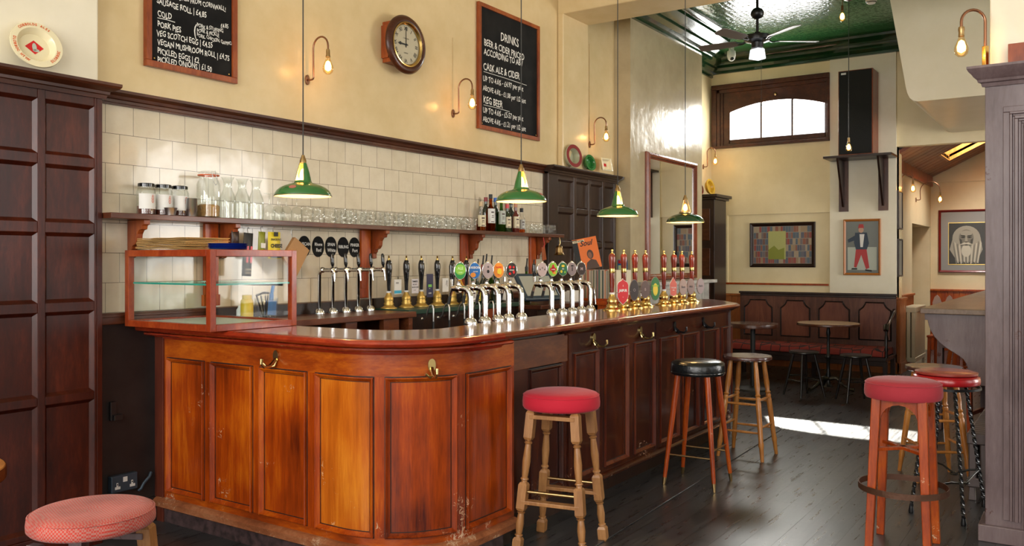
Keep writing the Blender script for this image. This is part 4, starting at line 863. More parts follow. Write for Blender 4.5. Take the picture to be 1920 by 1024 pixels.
# ================================================================== hanging goods under the shelf
def packet(name, label, cat, x, y, z, w, h, mat, lines=None, ink='inkblack', roll=0, bands=None):
    z -= .008; t = thing(name, label, cat, (x, y, z)); mb = MB(); n = 8; vs = []
    for i in range(n + 1):
        for j in range(n + 1):
            a = i / n; b = j / n; d = .016 * math.sin(PI * a) ** .6 * math.sin(PI * b) ** .6
            vs.append((w * (a - .5), -d - .001, -h * b))
    for i in range(n + 1):
        for j in range(n + 1): vs.append((w * (i / n - .5), .001, -h * j / n))
    o = (n + 1) ** 2; fs = []
    for i in range(n):
        for j in range(n):
            q = i * (n + 1) + j; fs.append((q, q + 1, q + n + 2, q + n + 1)); fs.append((o + q, o + q + n + 1, o + q + n + 2, o + q + 1))
    for i in range(n):
        for q, q2 in ((i * (n + 1), (i + 1) * (n + 1)), (i * (n + 1) + n, (i + 1) * (n + 1) + n), (i, i + 1), (n * (n + 1) + i, n * (n + 1) + i + 1)): fs.append((q, q2, o + q2, o + q))
    mb.add(vs, fs); R_ = Matrix.Rotation(roll, 4, 'Y'); mb.xf(R_)
    bag = mb.build('bag', M[mat], t, smooth=50)
    if lines: lettering(lines, M[ink], bag, R_ @ Matrix.Translation((0, -.019, 0)))
    for (bx, bz, bw, bh, bm) in bands or []:
        MB().box(bx - bw / 2, bx + bw / 2, -.0195, -.016, bz - bh / 2, bz + bh / 2).xf(R_).build('printed_panel', M[bm], bag, smooth=0)
    MB().tube([(0, .004, 0), (0, .012, .02), (0, .002, .034), (0, -.006, .026)], .0018, 6).build('hook', M['steel'], t)
    return t
py_ = 4.20
packet('snack_packet', 'small dark brown snack packet hanging in shadow below the shelf', 'snack packet', xu(441, py_), py_, 1.635, .055, .09, 'brownpack')
packet('snack_packet', 'long black snack packet with pink stripes hanging behind the display case', 'snack packet', xu(466, py_), py_, 1.625, .068, .26, 'blackmatte', [('SALAMI', -.024, -.225, .016), ('SNACKS', -.024, -.245, .014)], 'pale', .06, [(-.014, -.13, .014, .10, 'pink'), (.014, -.13, .014, .10, 'pink')])
packet('snack_packet', 'small olive green snack packet hanging beside the yellow cheese packet', 'snack packet', xu(491, py_), py_, 1.635, .05, .14, 'olive', None, 'inkblack', .05, [(0, -.085, .034, .03, 'paper')])
packet('snack_packet', 'yellow cheese snack packet with black lettering hanging under the shelf', 'snack packet', xu(514, py_ - .02), py_ - .02, 1.635, .095, .165, 'yellowpack', [('SNACKING', -.040, -.052, .018, .03), ('CHEESE', -.042, -.095, .030, .05)], 'inkblack', 0, [(0, -.014, .03, .026, 'inkblack'), (0, -.15, .08, .02, 'inkblack')])
# brown paper bag on its hook
t = thing('kraft_bag', 'brown kraft paper bag hung by one corner beside the round chalk labels', 'paper bag', (xu(546, 4.22), 4.22, 1.60))
mb = MB()
for k in range(4):
    c = [(-.005 + .002 * k, 0), (.122, -.095 + .004 * k), (.004 + .004 * k, -.25), (-.10, -.125)]
    mb.prism([(p[0], p[1]) for p in c], -.02 - .005 * k, -.017 - .005 * k, 'y')
mb.build('bag', M['kraft'], t, smooth=0, bevel=.001); MB().tube([(0, -.03, -.012), (0, -.01, .0), (0, .0, .03), (0, -.01, .055)], .0016, 6).build('hook', M['steel'], t)
# round chalk name boards
NB = [(571, ('TUSCAN', 'Red'), 'round black chalk label partly hidden by the kraft bag'), (597, ('Rhone', 'Red'), 'round black chalk label reading Rhone Red'), (621, ('SPAIN', 'White'), 'round black chalk label reading Spain White'), (644, ('RIBLING', ''), 'round black chalk label with one chalked word'), (665, ('PINKER', 'Port'), 'round black chalk label next to the shelf pillar')]
for u, (a, b), lb in NB:
    t = thing('name_board', lb, 'chalk label', (xu(u, 4.322), 4.3275, 1.545))
    MB().prism(ellipse(.0525, .070), -.006, 0, 'y').build('disc', M['board'], t, smooth=30)
    lettering([(a, 0, .006 if b else -.008, .030, .015, 'CENTER')] + ([(b, .002, -.034, .034, .012, 'CENTER')] if b else []), M['chalk'], t, Matrix.Translation((0, -.0065, 0)))
# ================================================================== wine tap tower on the back counter
def swept(pts, r, n=6):
    return pts
wt = None; txs = [4.01, 4.13, 4.25, 4.37, 4.49]
for k, x in enumerate(txs):
    y = 4.20
    if wt is None:
        wt = thing('wine_tap', 'slim chrome wine tap with black handle in the row below the chalk labels', 'tap', (x - .03, y, 1.101), 0, 'chrome wine taps on the back counter')
        MB().lathe([(.034, 0), (.034, .006), (.030, .022), (.018, .034), (.0, .036)], 24).build('base', M['chrome'], wt)
        MB().tube([(0, 0, .03), (0, 0, .255), (0, -.008, .275), (0, -.028, .288), (0, -.13, .288)], .0125, 12).build('column', M['chrome'], wt)
        MB().sphere((0, -.03, .288), .020).lathe([(.014, -.012), (.018, -.006), (.018, .006), (.014, .012)], 14, M=Matrix.Translation((0, -.12, .288)) @ Matrix.Rotation(PI / 2, 4, 'X')).build('joint', M['chrome'], wt)
        MB().tube([(0, -.13, .288), (0, -.137, .262), (0, -.142, .215)], [.009, .008, .005], 10).build('nozzle', M['chrome'], wt)
        MB().turned((0, -.125, .29), (0, -.115, .40), [(0, .006), (.2, .007), (.25, .009), (.35, .0125), (.75, .0125), (.95, .009), (1, .002)], 12).build('handle', M['black'], wt)
    else: copy_tree(wt, (x - .03, y, 1.101))
# ================================================================== black handled beer engines on the green edged counter
CL = [('paper', [('*', -.008, .038, .05), ('BEER', -.022, .022, .016)], 'cream clip with a blue foot', [(0, -.062, .075, .022, 'skyblue')]),
      ('paper2', [('TIMMERS', -.035, .028, .018, .03), ('BROWN', -.028, .008, .014), ('BROWN CIDER', -.036, -.012, .012, .03), ('smooth', -.02, -.032, .010)], 'white clip with black print', None),
      ('navy', [('~', -.012, -.03, .03), ('CIDER', -.018, -.062, .014, .03)], 'tall navy blue clip', [(0, -.002, .04, .02, 'lime')]),
      ('paper', [('/', .0, .0, .05), ('|', .012, .0, .05)], 'pale clip with a sketched figure', None),
      ('yelloworange', [('Ale', -.02, -.012, .03)], 'yellow clip half hidden by a chrome font', None), ('', [], 'no clip showing', None)]
be_src = {}
def beer_pump(name, label, loc, style, clip=None, rz=0):
    t = thing(name, label, 'beer pump', loc, rz)
    if style == 'black': H = .37; hm, fm = 'black', 'goldpaint'
    else: H = .425; hm, fm = 'pumpwood', 'brass'
    base = [(.058, 0), (.058, .006), (.045, .012), (.034, .022), (.037, .036), (.030, .046), (.033, .060), (.034, .072), (.026, .088), (.018, .104), (.016, .118), (.0005, .118)]
    if style != 'black': base = [(r * (1.2 if z < .03 else 1.08), z * .95) for r, z in base]
    MB().lathe(base, 26).build('base', M[fm], t, smooth=50)
    MB().lathe([(.020, .112), (.020, .124), (.0005, .124)], 18).build('collar', M['white'], t)
    if style == 'black':
        pr = [(.012, .124), (.013, .15), (.015, .19), (.020, .24), (.0245, .285), (.023, .32), (.016, .342), (.008, .350), (.0005, .35)]
        MB().lathe(pr, 20).build('handle', M[hm], t, smooth=50)
        MB().lathe([(.012, .343), (.011, .350), (.007, .353), (.007, .362), (.005, .365), (.007, .372), (.003, .379), (.0005, .380)], 14).build('finial', M['brass'], t)
    else:
        pr = [(.010, .118), (.013, .13), (.013, .15), (.016, .17), (.019, .255), (.019, .262)]
        MB().lathe(pr, 20).build('handle', M['pumpwood'], t, smooth=50)
        MB().lathe([(.0195, .262), (.0205, .265), (.0205, .292), (.0195, .295)], 20).build('brass_band', M['brass'], t)
        MB().lathe([(.0195, .295), (.022, .33), (.025, .365), (.024, .385), (.017, .398), (.0005, .4)], 20).build('handle_top', M['pumpwood'], t, smooth=50)
        MB().lathe([(.016, .396), (.012, .402), (.006, .408), (.006, .414), (.010, .419), (.009, .428), (.0005, .432)], 14).build('finial', M['brass'], t)
    return t
BPX = [4.62, 4.81, 4.98, 5.17, 5.36, 5.54]
for k, x in enumerate(BPX):
    nm = ['cream clip with blue foot', 'white clip with black print', 'tall navy clip', 'pale clip with a sketched figure', 'yellow clip half hidden', 'no clip in sight']
    t = beer_pump('beer_pump', 'black handled beer pump on a gold base, ' + nm[k], (x, 4.17, 1.1085), 'black')
    cm, ln, _, bands = CL[k]
    if cm:
        w, h = (.074, .105) if k != 2 else (.074, .175)
        cz = .155 if k != 2 else .155
        px_ = .045
        cp = MB().box(px_ - w / 2, px_ + w / 2, -.047, -.044, cz - h / 2, cz + h / 2).build('pump_clip', M[cm], t, smooth=0)
        if k == 4:
            cp.data = MB().prism([(px_ - .005, cz - .05), (px_ + .05, cz - .02), (px_ - .01, cz + .06), (px_ - .06, cz - .03)], -.047, -.044, 'y').build('x', M[cm]).data
            bpy.data.objects.remove(bpy.data.objects['x'])
        lettering([(l[0], l[1] + px_, l[2] + cz, *l[3:]) for l in ln], M['inkblack' if cm != 'navy' else 'paper'], cp, Matrix.Translation((0, -.0475, 0)))
        for b in bands or []: MB().box(px_ + b[0] - b[2] / 2, px_ + b[0] + b[2] / 2, -.0478, -.046, cz + b[1] * .6 - b[3] / 2, cz + b[1] * .6 + b[3] / 2).build('clip_band', M[b[4]], cp, smooth=0)
sw = None
for x in (4.69, 4.87, 5.05, 5.24, 5.42):
    if sw is None:
        sw = thing('swan_neck_spout', 'bent steel swan neck spout with a black tip below the black pumps', 'spout', (x, 3.925, 1.04), 0, 'swan neck spouts on the counter front')
        MB().tube([(0, 0, .0), (0, -.02, -.004), (0, -.045, .02), (0, -.062, .075), (0, -.078, .098), (0, -.098, .098), (0, -.108, .075), (0, -.108, -.02)], .0055, 10).sphere((0, -.002, 0), .011).build('pipe', M['steel'], sw)
        MB().tube([(0, -.108, -.015), (0, -.108, -.075)], .009, 10).build('tip', M['blackmatte'], sw)
    else: copy_tree(sw, (x, 3.925, 1.04))
# ================================================================== chrome fonts on the bar with round medallions
def badge(name, mat_bg, items, parent, px_, pz, rx=.034, rz_=.045, y=-.0):
    pass
FONT = [((3.84, 2.84), 'bg_green', 'green medallion', [('ALE', 0, .008, .022, .02, 'CENTER'), ('CIDER', 0, -.012, .010, .02, 'CENTER')], 'limetext', [('bg_lime', 0, .008, .030, .030)]),
        ((3.99, 2.85), 'bg_blue', 'blue medallion with an orange patch', [('ARBOR', 0, .012, .019, .035, 'CENTER'), ('PILSNER', .004, -.008, .009, .03, 'CENTER')], 'paper', [('bg_orange', -.010, -.024, .016, .014)]),
        ((4.15, 2.87), 'bg_mauve', 'pale mauve medallion with a dark figure', [('o', 0, .016, .022, .03, 'CENTER')], 'inkblack', [('inkblack', 0, -.006, .008, .010)]),
        ((4.26, 2.87), 'bg_orange', 'bright orange medallion', [('PACIFIC', 0, .014, .013, .04, 'CENTER'), ('Ale', 0, -.03, .012, .02, 'CENTER')], 'red', [('bg_yellow', .004, -.008, .014, .020)]),
        ((4.40, 2.87), 'inkblack', 'black medallion with red shapes', [('STOUT', 0, -.004, .011, .03, 'CENTER')], 'paper', [('red', -.012, .018, .009, .010), ('red', .013, -.012, .007, .011), ('red', -.012, -.022, .008, .008), ('red', .012, .018, .006, .007)]),
        ((4.82, 2.91), 'bg_mauve', 'grey mauve medallion, nearest of the farther five', [('+', 0, .0, .030, .0, 'CENTER')], 'inkblack', [('inkblack', -.016, 0, .003, .006), ('inkblack', .016, 0, .003, .006)]),
        ((4.94, 2.90), 'bg_lime', 'medallion with a red star on lime green', [('LAGER', 0, -.004, .010, .03, 'CENTER')], 'paper', [('red', 0, .0, .024, .014), ('red', 0, .004, .010, .030), ('bg_orange', .008, -.024, .012, .008)]),
        ((5.07, 2.90), 'bg_dkgreen', 'dark green medallion with yellow patches', [('IPA', 0, -.002, .012, .03, 'CENTER')], 'paper', [('bg_yellow', 0, .022, .012, .008), ('bg_yellow', -.012, -.016, .008, .010), ('bg_lime', .014, -.02, .006, .008)]),
        ((5.23, 2.92), 'bg_mauve2', 'dim mauve medallion with a dark column', [('I', 0, -.012, .034, .05, 'CENTER')], 'inkblack', [('inkblack', 0, .022, .012, .005)]),
        ((5.40, 2.94), 'bg_brown', 'dark brown medallion with a pale outline', [('M', 0, -.010, .030, .02, 'CENTER')], 'bg_mauve', [])]
VIEW = -PI / 2 + TH_ + .0   # badges look towards the drinkers' corner
for k, ((fx, fy), bg, nm, tx, tcol, shp) in enumerate(FONT):
    t = thing('beer_font', 'chrome beer font on the bar with a ' + nm, 'beer tap', (fx, fy + .02, 1.1005))
    s = .93 if k > 4 else 1
    MB().lathe([(.036, 0), (.036, .004), (.034, .014), (.026, .027), (.015, .034), (.0, .035)], 26).build('base', M['chrome'], t, smooth=50)
    MB().tube([(0, 0, .03), (0, 0, .145), (0, .006, .170), (0, .022, .188), (0, .045, .194), (0, .125, .194)], .0165, 14).build('column', M['chrome'], t, smooth=50)
    MB().lathe([(.022, -.012), (.023, -.008), (.023, .008), (.022, .012)], 16, M=Matrix.Translation((0, .085, .194)) @ Matrix.Rotation(PI / 2, 4, 'X')).lathe([(.008, 0), (.012, .004), (.010, .02), (.012, .028)], 14, c=(0, .085, .206)).build('tap_body', M['chrome'], t)
    MB().tube([(0, .125, .20), (0, .138, .17), (0, .146, .145)], [.010, .009, .008], 10).build('nozzle', M['chrome'], t)
    MB().tube([(0, .145, .148), (0, .156, .105)], .0095, 10).build('nozzle_sleeve', M['blackmatte'], t)
    if k in (0, 5):
        MB().turned((0, .135, .205), (0, .135, .245), [(0, .009), (1, .010)], 12).build('handle_collar', M['chrome'], t)
        MB().turned((0, .135, .245), (0, .137, .335), [(0, .009), (.2, .012), (.8, .013), (.95, .010), (1, .003)], 14).build('handle', M['black'], t)
    # medallion: tilted to face the room
    Mx = Matrix.Translation((0, .075, .292)) @ Matrix.Rotation(VIEW + .35, 4, 'Z')
    b = MB().prism(ellipse(.037, .050), -.006, .008, 'y').xf(Mx).build('medallion_rim', M['chrome'], t, smooth=40, bevel=.003)
    MB().sphere((0, .004, .046), .011).xf(Mx).build('medallion_knob', M['chrome'], b)
    f = MB().prism(ellipse(.0325, .0455), -.0085, -.005, 'y').xf(Mx).build('medallion', M[bg], b, smooth=0)
    for (mt, cx, cz, rx, rz_) in shp: MB().prism(ellipse(rx, rz_, 16, cx, cz), -.0093, -.008, 'y').xf(Mx).build('emblem', M[mt], b, smooth=0)
    lettering(tx, M[tcol], b, Mx @ Matrix.Translation((0, -.0098, 0)))
# ================================================================== wooden handled beer pumps on the bar
WP = [5.50, 5.67, 5.83, 5.98, 6.32, 6.49, 6.65, 6.86]
WC = [('shield', 'red', 'bright red shield shaped clip', [('JAIPUR', 0, -.006, .024, .05, 'CENTER'), ('~', 0, -.05, .02, .0, 'CENTER'), ('i', 0, .03, .02, .03, 'CENTER')], 'paper'),
      ('oval', 'bg_brown', 'dark oval clip', [('O', 0, -.01, .03, 0, 'CENTER')], 'bg_mauve'),
      ('oval', 'bg_brown2', 'brown oval clip behind the green and yellow one', [('B', 0, -.01, .03, 0, 'CENTER')], 'bg_mauve'),
      ('oval', 'bg_dkgreen2', 'green and yellow oval clip', [('PORTER', 0, .016, .018, .04, 'CENTER'), ('ALE', 0, -.05, .012, .02, 'CENTER')], 'bg_yellow'),
      ('lozenge', 'bg_salmon', 'salmon red lozenge clip', [('TAYLOR', 0, -.004, .014, .02, 'CENTER'), ('ALE', 0, -.022, .012, .02, 'CENTER')], 'paper'),
      ('oval', 'bg_taupe', 'taupe oval clip with brown print', [('Best', 0, -.006, .024, .02, 'CENTER')], 'bg_brown'),
      ('oval', 'bg_taupe2', 'brown grey oval clip', [('Mild', 0, -.006, .022, .02, 'CENTER')], 'bg_brown'),
      ('oval', 'bg_mauve2', 'grey oval clip at the far end of the pumps', [('Dark', 0, -.006, .022, .02, 'CENTER')], 'bg_brown')]
for k, x in enumerate([xu(u_, 2.82) for u_ in (1147.5, 1169.5, 1190.5, 1210)] + [xu(u_, 2.80) for u_ in (1244.6, 1263.5, 1278.5, 1297)]):
    sh_, bg, nm, tx, tcol = WC[k]
    t = beer_pump('beer_pump', 'red wood handled beer pump with ' + nm, (x, 2.82 if k < 4 else 2.80, 1.1005), 'wood')
    Mx = Matrix.Translation((.078, -.045, .135)) @ Matrix.Rotation(-PI / 2 + TH_ + .42, 4, 'Z')
    if sh_ == 'shield': pl = [(-.037, .035), (-.03, .05), (-.008, .062), (0, .072), (.008, .062), (.03, .05), (.037, .035), (.037, -.035), (.025, -.06), (0, -.082), (-.025, -.06), (-.037, -.035)]
    elif sh_ == 'lozenge': pl = [(-.032, .03), (0, .08), (.032, .03), (.028, -.055), (0, -.065), (-.028, -.055)]
    else: pl = ellipse(.036, .075 if k in (1, 3) else .065, 28)
    s = 1.0
    pl = [(a * (1.18 if k in (0, 3) else 1), b * (1.18 if k in (0, 3) else 1)) for a, b in pl]
    c = MB().prism([(a * 1.06, b * 1.04) for a, b in pl], -.003, .003, 'y').xf(Mx).build('clip_back', M['paper' if k in (0, 4) else 'bg_taupe'], t, smooth=0)
    MB().prism(pl, -.0045, -.003, 'y').xf(Mx).build('clip_face', M[bg], c, smooth=0)
    if k == 3: MB().prism(ellipse(.022, .048, 20, 0, -.006), -.0053, -.0045, 'y').xf(Mx).build('emblem', M['bg_yellow'], c, smooth=0)
    lettering(tx, M[tcol if k != 3 else 'bg_dkgreen2'] if k != 3 else M['bg_lime'], c, Mx @ Matrix.Translation((0, -.0058, 0)))
    MB().tube([(.012, -.01, .12), (.06, -.035, .125)], .003, 6).build('clip_bracket', M['steel'], t)
for (x, y, nm) in ((5.42, 2.98, 'thin bent chrome pipe standing behind the nearest wooden pump'), (6.17, 2.93, 'thin bent chrome pipe between the two groups of wooden pumps')):
    tag(MB().tube([(0, 0, 0), (0, 0, .13), (.01, 0, .155), (.035, 0, .165), (.06, 0, .15), (.075, 0, .11), (.09, 0, .03)], .006, 10).build('swan_neck_pipe', M['chrome'], loc=(x, y, 1.1005)), nm, 'pipe')
# ================================================================== records, magazine, till, back bottles
rx0 = 6.95; ry = yu(1157, 6.95); RL = yu(1084, 6.95) - ry; rr = random.Random(11)
crate = thing('record_crate', 'low red brown crate holding the row of records', 'crate', (rx0, ry, 1.086))
MB().box(0, .31, 0, RL, 0, .008).box(-.006, .0, 0, RL, 0, .02).box(0, .31, -.01, 0, 0, .05).box(0, .31, RL, RL + .01, 0, .05).build('body', M['redwood'], crate, smooth=0)
cols = [(.55, .48, .36), (.20, .16, .11), (.45, .08, .05), (.62, .58, .48), (.10, .18, .12), (.5, .36, .2), (.06, .06, .07), (.66, .60, .45), (.3, .22, .14), (.42, .40, .34)]
rm = [plain('record sleeve %d' % i, c, .55) for i, c in enumerate(cols)]
x = .006; i = 0
while x < RL - .014:
    w = rr.uniform(.004, .011); h = .27 + rr.uniform(-.006, .004)
    tag(MB().box(0, .29, 0, w * .84, 0, h).build('record', rm[rr.randrange(len(rm))], loc=(rx0 + .002 + rr.uniform(0, .004), ry + x, 1.0945), smooth=0), 'record sleeve standing on edge in the packed row on the back counter', 'record', 'records in the crate')
    x += w; i += 1
mg = thing('magazine', 'orange music magazine with a portrait, leaning on the records', 'magazine', (7.06, yu(1106, 7.06), 1.375), .0)
Mm = Matrix.Rotation(math.radians(-58), 4, 'Z') @ Matrix.Rotation(math.radians(-16), 4, 'X')
Mm = Matrix.Rotation(math.radians(-62), 4, 'Z') @ Matrix.Rotation(math.radians(-14), 4, 'X') @ Matrix.Rotation(-.20, 4, 'Y')
MB().box(-.115, .115, -.004, .004, 0, .30).xf(Mm).build('pages', M['pale'], mg, smooth=0)
MB().box(-.112, .115, -.006, -.004, 0, .30).xf(Mm).build('cover', M['magorange'], mg, smooth=0)
MB().box(-.115, -.065, -.0068, -.0055, .0, .295).xf(Mm).build('side_strip', M['inkblack'], mg, smooth=0)
MB().prism(ellipse(.030, .045, 20, .03, .135), -.0068, -.006, 'y').prism([(-.03, 0), (.095, 0), (.075, .07), (.03, .09), (-.015, .06)], -.0067, -.006, 'y').xf(Mm).build('portrait', M['brownink'], mg, smooth=0)
MB().prism(ellipse(.018, .030, 16, .026, .128), -.0074, -.0068, 'y').xf(Mm).build('portrait_face', M['magbrown'], mg, smooth=0)
lettering([('Soul', -.05, .225, .075, .02, 'LEFT', .4), ('LIVE NOW', -.10, .272, .02, .02)], M['inkblack'], mg, Mm @ Matrix.Translation((0, -.0072, 0)))
MB().box(-.11, .0, -.0069, -.006, .266, .288).xf(Mm).build('title_band', M['pale'], mg, smooth=0)
# till screen
tl = thing('till_screen', 'slate framed touch till screen tilted back behind the fonts', 'till', (6.14, 3.82, 1.111), -.35)
Mt = Matrix.Rotation(math.radians(-38), 4, 'X')
MB().box(-.19, .19, -.03, .0, .0, .27).xf(Mt).build('casing', M['slate'], tl, smooth=0, bevel=.008)
MB().box(-.16, .16, -.033, -.03, .035, .24).xf(Mt).build('screen', M['tillscreen'], tl, smooth=0)
MB().box(-.09, .09, 0, .15, 0, .05).build('stand', M['slate'], tl, smooth=0, bevel=.004)
MB().box(.0, .14, -.09, .02, 0, .09).box(.01, .13, -.088, .0, .09, .10).xf(Matrix.Translation((.24, -.02, 0))).build('receipt_printer', M['white'], None, smooth=0, bevel=.005).location = (6.35, 3.88, 1.086)
tag(bpy.data.objects['receipt_printer'], 'small white receipt printer beside the till screen', 'printer')
BB = [(895, 4.0, .028, .27, 'darkglass', 'yellowlab', 'dark bottle with a yellow neck and black pourer', 'yellowpack'), (905, 4.1, .026, .30, 'darkglass', None, 'slim dark bottle with a red and black pourer', 'darkred'), (911, 4.0, .03, .31, 'darkglass', None, 'slim dark bottle, tallest of the pourer bottles', 'blackmatte'), (921, 4.05, .03, .30, 'greenglass', 'yellowlab', 'green bottle with a yellow band and black pourer', 'blackmatte'),
      (928, 3.98, .034, .235, 'darkglass', None, 'short black capped bottle beside the red capped one', 'blackmatte'), (934, 4.02, .034, .25, 'greenglass', 'paper', 'bottle with a bright red screw cap behind the medallions', 'red'), (946, 4.0, .034, .20, 'glass', 'paper', 'squat clear bottle with a silver cap', 'steel'), (886, 4.0, .030, .22, 'greenglass', 'paper', 'green bottle with a white label behind the blue medallion', 'greencap'),
      (987, 4.13, .032, .30, 'greenglass', None, 'green bottle with long black pourer beside the till', 'blackmatte'), (1000, 4.13, .034, .29, 'glass', 'yellowlab', 'clear bottle with yellow label and long black pourer', 'blackmatte'), (956, 4.12, .03, .17, 'darkglass', None, 'small black bottle behind the black medallion', 'blackmatte')]
for u, y, r, h, g, lab, nm, cap in BB:
    x = xu(u, y); zz = 1.109 if x < 5.95 else 1.086
    x = min(x, 5.90) if zz > 1.1 and x > 5.9 else max(x, 6.0) if x > 5.95 else x
    t = bottle('back_bar_bottle', nm, (x, y, zz), r, h, 0, g, .01, lab, (.1, .5), None, None, cap, .011, nh=.4)
    if 'pourer' in nm: MB().turned((0, 0, h), (.008, -.004, h + .085), [(0, .008), (.15, .010), (.3, .007), (1, .006)], 10).build('pourer', M['blackmatte'], t)
# bell, opener tags
bl = thing('brass_bell', 'small brass bar bell hanging from the end of the bottle shelf', 'bell', (6.93, 4.13, 1.655))
MB().lathe([(.0005, -.060), (.018, -.063), (.030, -.072), (.035, -.09), (.037, -.12), (.043, -.14), (.056, -.150), (.054, -.153), (.040, -.14), (.0005, -.11)], 24).build('cup', M['oldbrass'], bl, smooth=50)
MB().tube([(0, 0, .012), (.01, 0, -.01), (.014, 0, -.04), (0, 0, -.06), (0, 0, -.062)], .006, 8).build('hanger', M['oldbrass'], bl)
ot = thing('wooden_tag', 'flat wooden tag hanging on a red cord from the shelf bracket', 'tag', (6.60, 4.10, 1.60))
MB().prism([(-.03, -.03), (.02, -.02), (.05, -.14), (-.01, -.15)], -.006, .006, 'y').build('board', M['orange'], ot, smooth=0, bevel=.003)
MB().tube([(0, 0, .06), (.004, -.01, .0), (-.005, -.005, -.04)], .003, 6).build('cord', M['red'], ot)
# things on the back counter behind the display case
t = thing('squeeze_bottle', 'yellow squeeze bottle standing on the back counter behind the display case', 'bottle', (xu(463, 4.06), 4.06, 1.101))
MB().lathe([(.0005, 0), (.034, 0), (.036, .006), (.036, .115), (.030, .125), (.027, .127), (.027, .150), (.0005, .152)], 26).build('body', M['yellow'], t, smooth=40)
t = thing('blue_brush', 'bright blue hand brush standing upright in the clear jug', 'brush', (xu(507, 4.13), 4.13, 1.135))
MB().box(-.035, .035, -.012, .012, -.015, .075).box(-.012, .012, -.009, .009, .075, .115).tube([(0, 0, .11), (.008, 0, .16), (.010, 0, .175)], .011, 8).xf(Matrix.Rotation(.08, 4, 'Y')).build('body', M['brightblue'], t, smooth=0, bevel=.004)
t = thing('utensil_jug', 'clear plastic jug of dark utensils on the back counter', 'jug', (xu(499, 4.10), 4.10, 1.101))
MB().lathe([(.0005, 0), (.062, 0), (.070, .12), (.073, .125), (.068, .12), (.060, .004), (.0005, .004)], 26).build('jug_body', M['glass1'], t, smooth=50)
for a, b, c in ((-.05, .02, .0), (-.02, -.02, .1), (.02, .01, -.1), (-.035, .0, .05)):
    MB().tube([(a * .3, b * .3, .01), (a * 1.1, b, .14)], .004, 6).build('utensil', M['blackmatte'], t)
t = thing('tongs', 'black and steel serving tongs lying across the utensil jug', 'tongs', (xu(493, 4.06), 4.06, 1.245)); MB().tube([(-.05, 0, .0), (0, -.01, .018), (.045, 0, .012)], .006, 6).tube([(-.05, 0, .0), (0, .012, .012), (.045, 0, .012)], .005, 6).build('arms', M['blackmatte'], t)
t = thing('spray_bottle', 'small clear bottle with a white label beside the yellow squeeze bottle', 'bottle', (xu(449, 4.16), 4.16, 1.101)); MB().lathe([(.0005, 0), (.018, 0), (.018, .06), (.008, .075), (.008, .085), (.0005, .085)], 16).build('body', M['white'], t)
# ================================================================== panelled cupboards (same joinery, three places)
def cupboard(name, label, x0, x1, yf, yb, cols, rows, mat, top=2.30, over=(.0, .07), kick=.11):
    t = thing(name, label, 'cupboard', (0, 0, 0))
    MB().box(x0, x1 - .02, yf + .022, yb, 0, top).build('back_board', M[mat], t, smooth=0)
    MB().box(x1 - .03, x1, yf + .0, yb, 0, top).build('end_stile', M[mat], t, smooth=0, bevel=.003)
    xs = [x0] + [v for c in cols for v in c] + [x1 - .03]; zs_ = [kick] + [v for r in rows for v in r] + [top]
    mb = MB()
    for i in range(0, len(xs), 2): mb.box(xs[i], xs[i + 1], yf, yf + .03, kick, top)
    for j in range(0, len(zs_), 2):
        for (a, b) in cols: mb.box(a, b, yf + .0015, yf + .03, zs_[j], zs_[j + 1])
    mb.build('framework', M[mat], t, smooth=0, bevel=.003)
    for (a, b) in cols:
        for (c, d) in rows:
            p = MB().box(a, b, yf + .030, yf + .035, c, d).build('panel', M[mat], t, smooth=0)
            w = .022; mb = MB(); e = .003
            # sloping bead: inner edge deep, outer edge flush
            def bead(p0, p1, q1, q0): mb.add([(p0[0], yf + e, p0[1]), (p1[0], yf + e, p1[1]), (q1[0], yf + .028, q1[1]), (q0[0], yf + .028, q0[1])], [(0, 1, 2, 3)])
            bead((a, c), (b, c), (b - w, c + w), (a + w, c + w)); bead((b, c), (b, d), (b - w, d - w), (b - w, c + w)); bead((b, d), (a, d), (a + w, d - w), (b - w, d - w)); bead((a, d), (a, c), (a + w, c + w), (a + w, d - w))
            mb.build('panel_bead', M[mat], p, smooth=0)
    MB().box(x0, x1 - .002, yf - .006, yb, 0, kick).build('plinth', M[mat], t, smooth=0, bevel=.003)
    pr = [(0, top - .02), (.012, top - .02), (.016, top), (.024, top + .004), (.026, top + .018), (.045, top + .026), (.06, top + .036), (.066, top + .046), (.066, top + .06), (-.055, top + .06), (-.055, top - .02)]
    o0, o1 = over
    vs = []; m = len(pr)
    for o, z in pr: vs.append((x0, yf - o, z))
    for o, z in pr: vs.append((x1 + (o if o > 0 else 0) * (o1 / .066), yf - o, z))
    mb = MB().add(vs, [tuple(range(m)), tuple(range(m, 2 * m))[::-1]] + [(k, (k + 1) % m, m + (k + 1) % m, m + k) for k in range(m)])
    if o1 > 0:
        vs = []
        for y_ in (0, 1):
            for o, z in pr: vs.append((x1 + (o if o > 0 else -.02), (yf - max(o, 0)) if y_ == 0 else yb, z))
        mb.add(vs, [tuple(range(m)), tuple(range(m, 2 * m))[::-1]] + [(k, (k + 1) % m, m + (k + 1) % m, m + k) for k in range(m)])
    mb.build('cornice', M['railwood'] if mat == 'panel' else M[mat], t, smooth=25)
    return t
rows = [(.14, .745), (.786, 1.196), (1.244, 1.587), (1.641, 1.922), (1.972, 2.237)]
cupboard('panelled_cupboard', 'tall dark red oak panelling with a moulded cornice beside the tiled wall', -.2, 2.50, 4.22, 4.335, [(2.209 - .285 * k, 2.457 - .285 * k) for k in range(8, -1, -1)], rows, 'panel')
xa, xb = xu(1028, 4.27), xu(1155, 4.27)
cc = [(xu(a, 4.27), xu(b, 4.27)) for a, b in ((1047, 1076), (1081, 1104), (1108, 1130), (1134, 1151))]
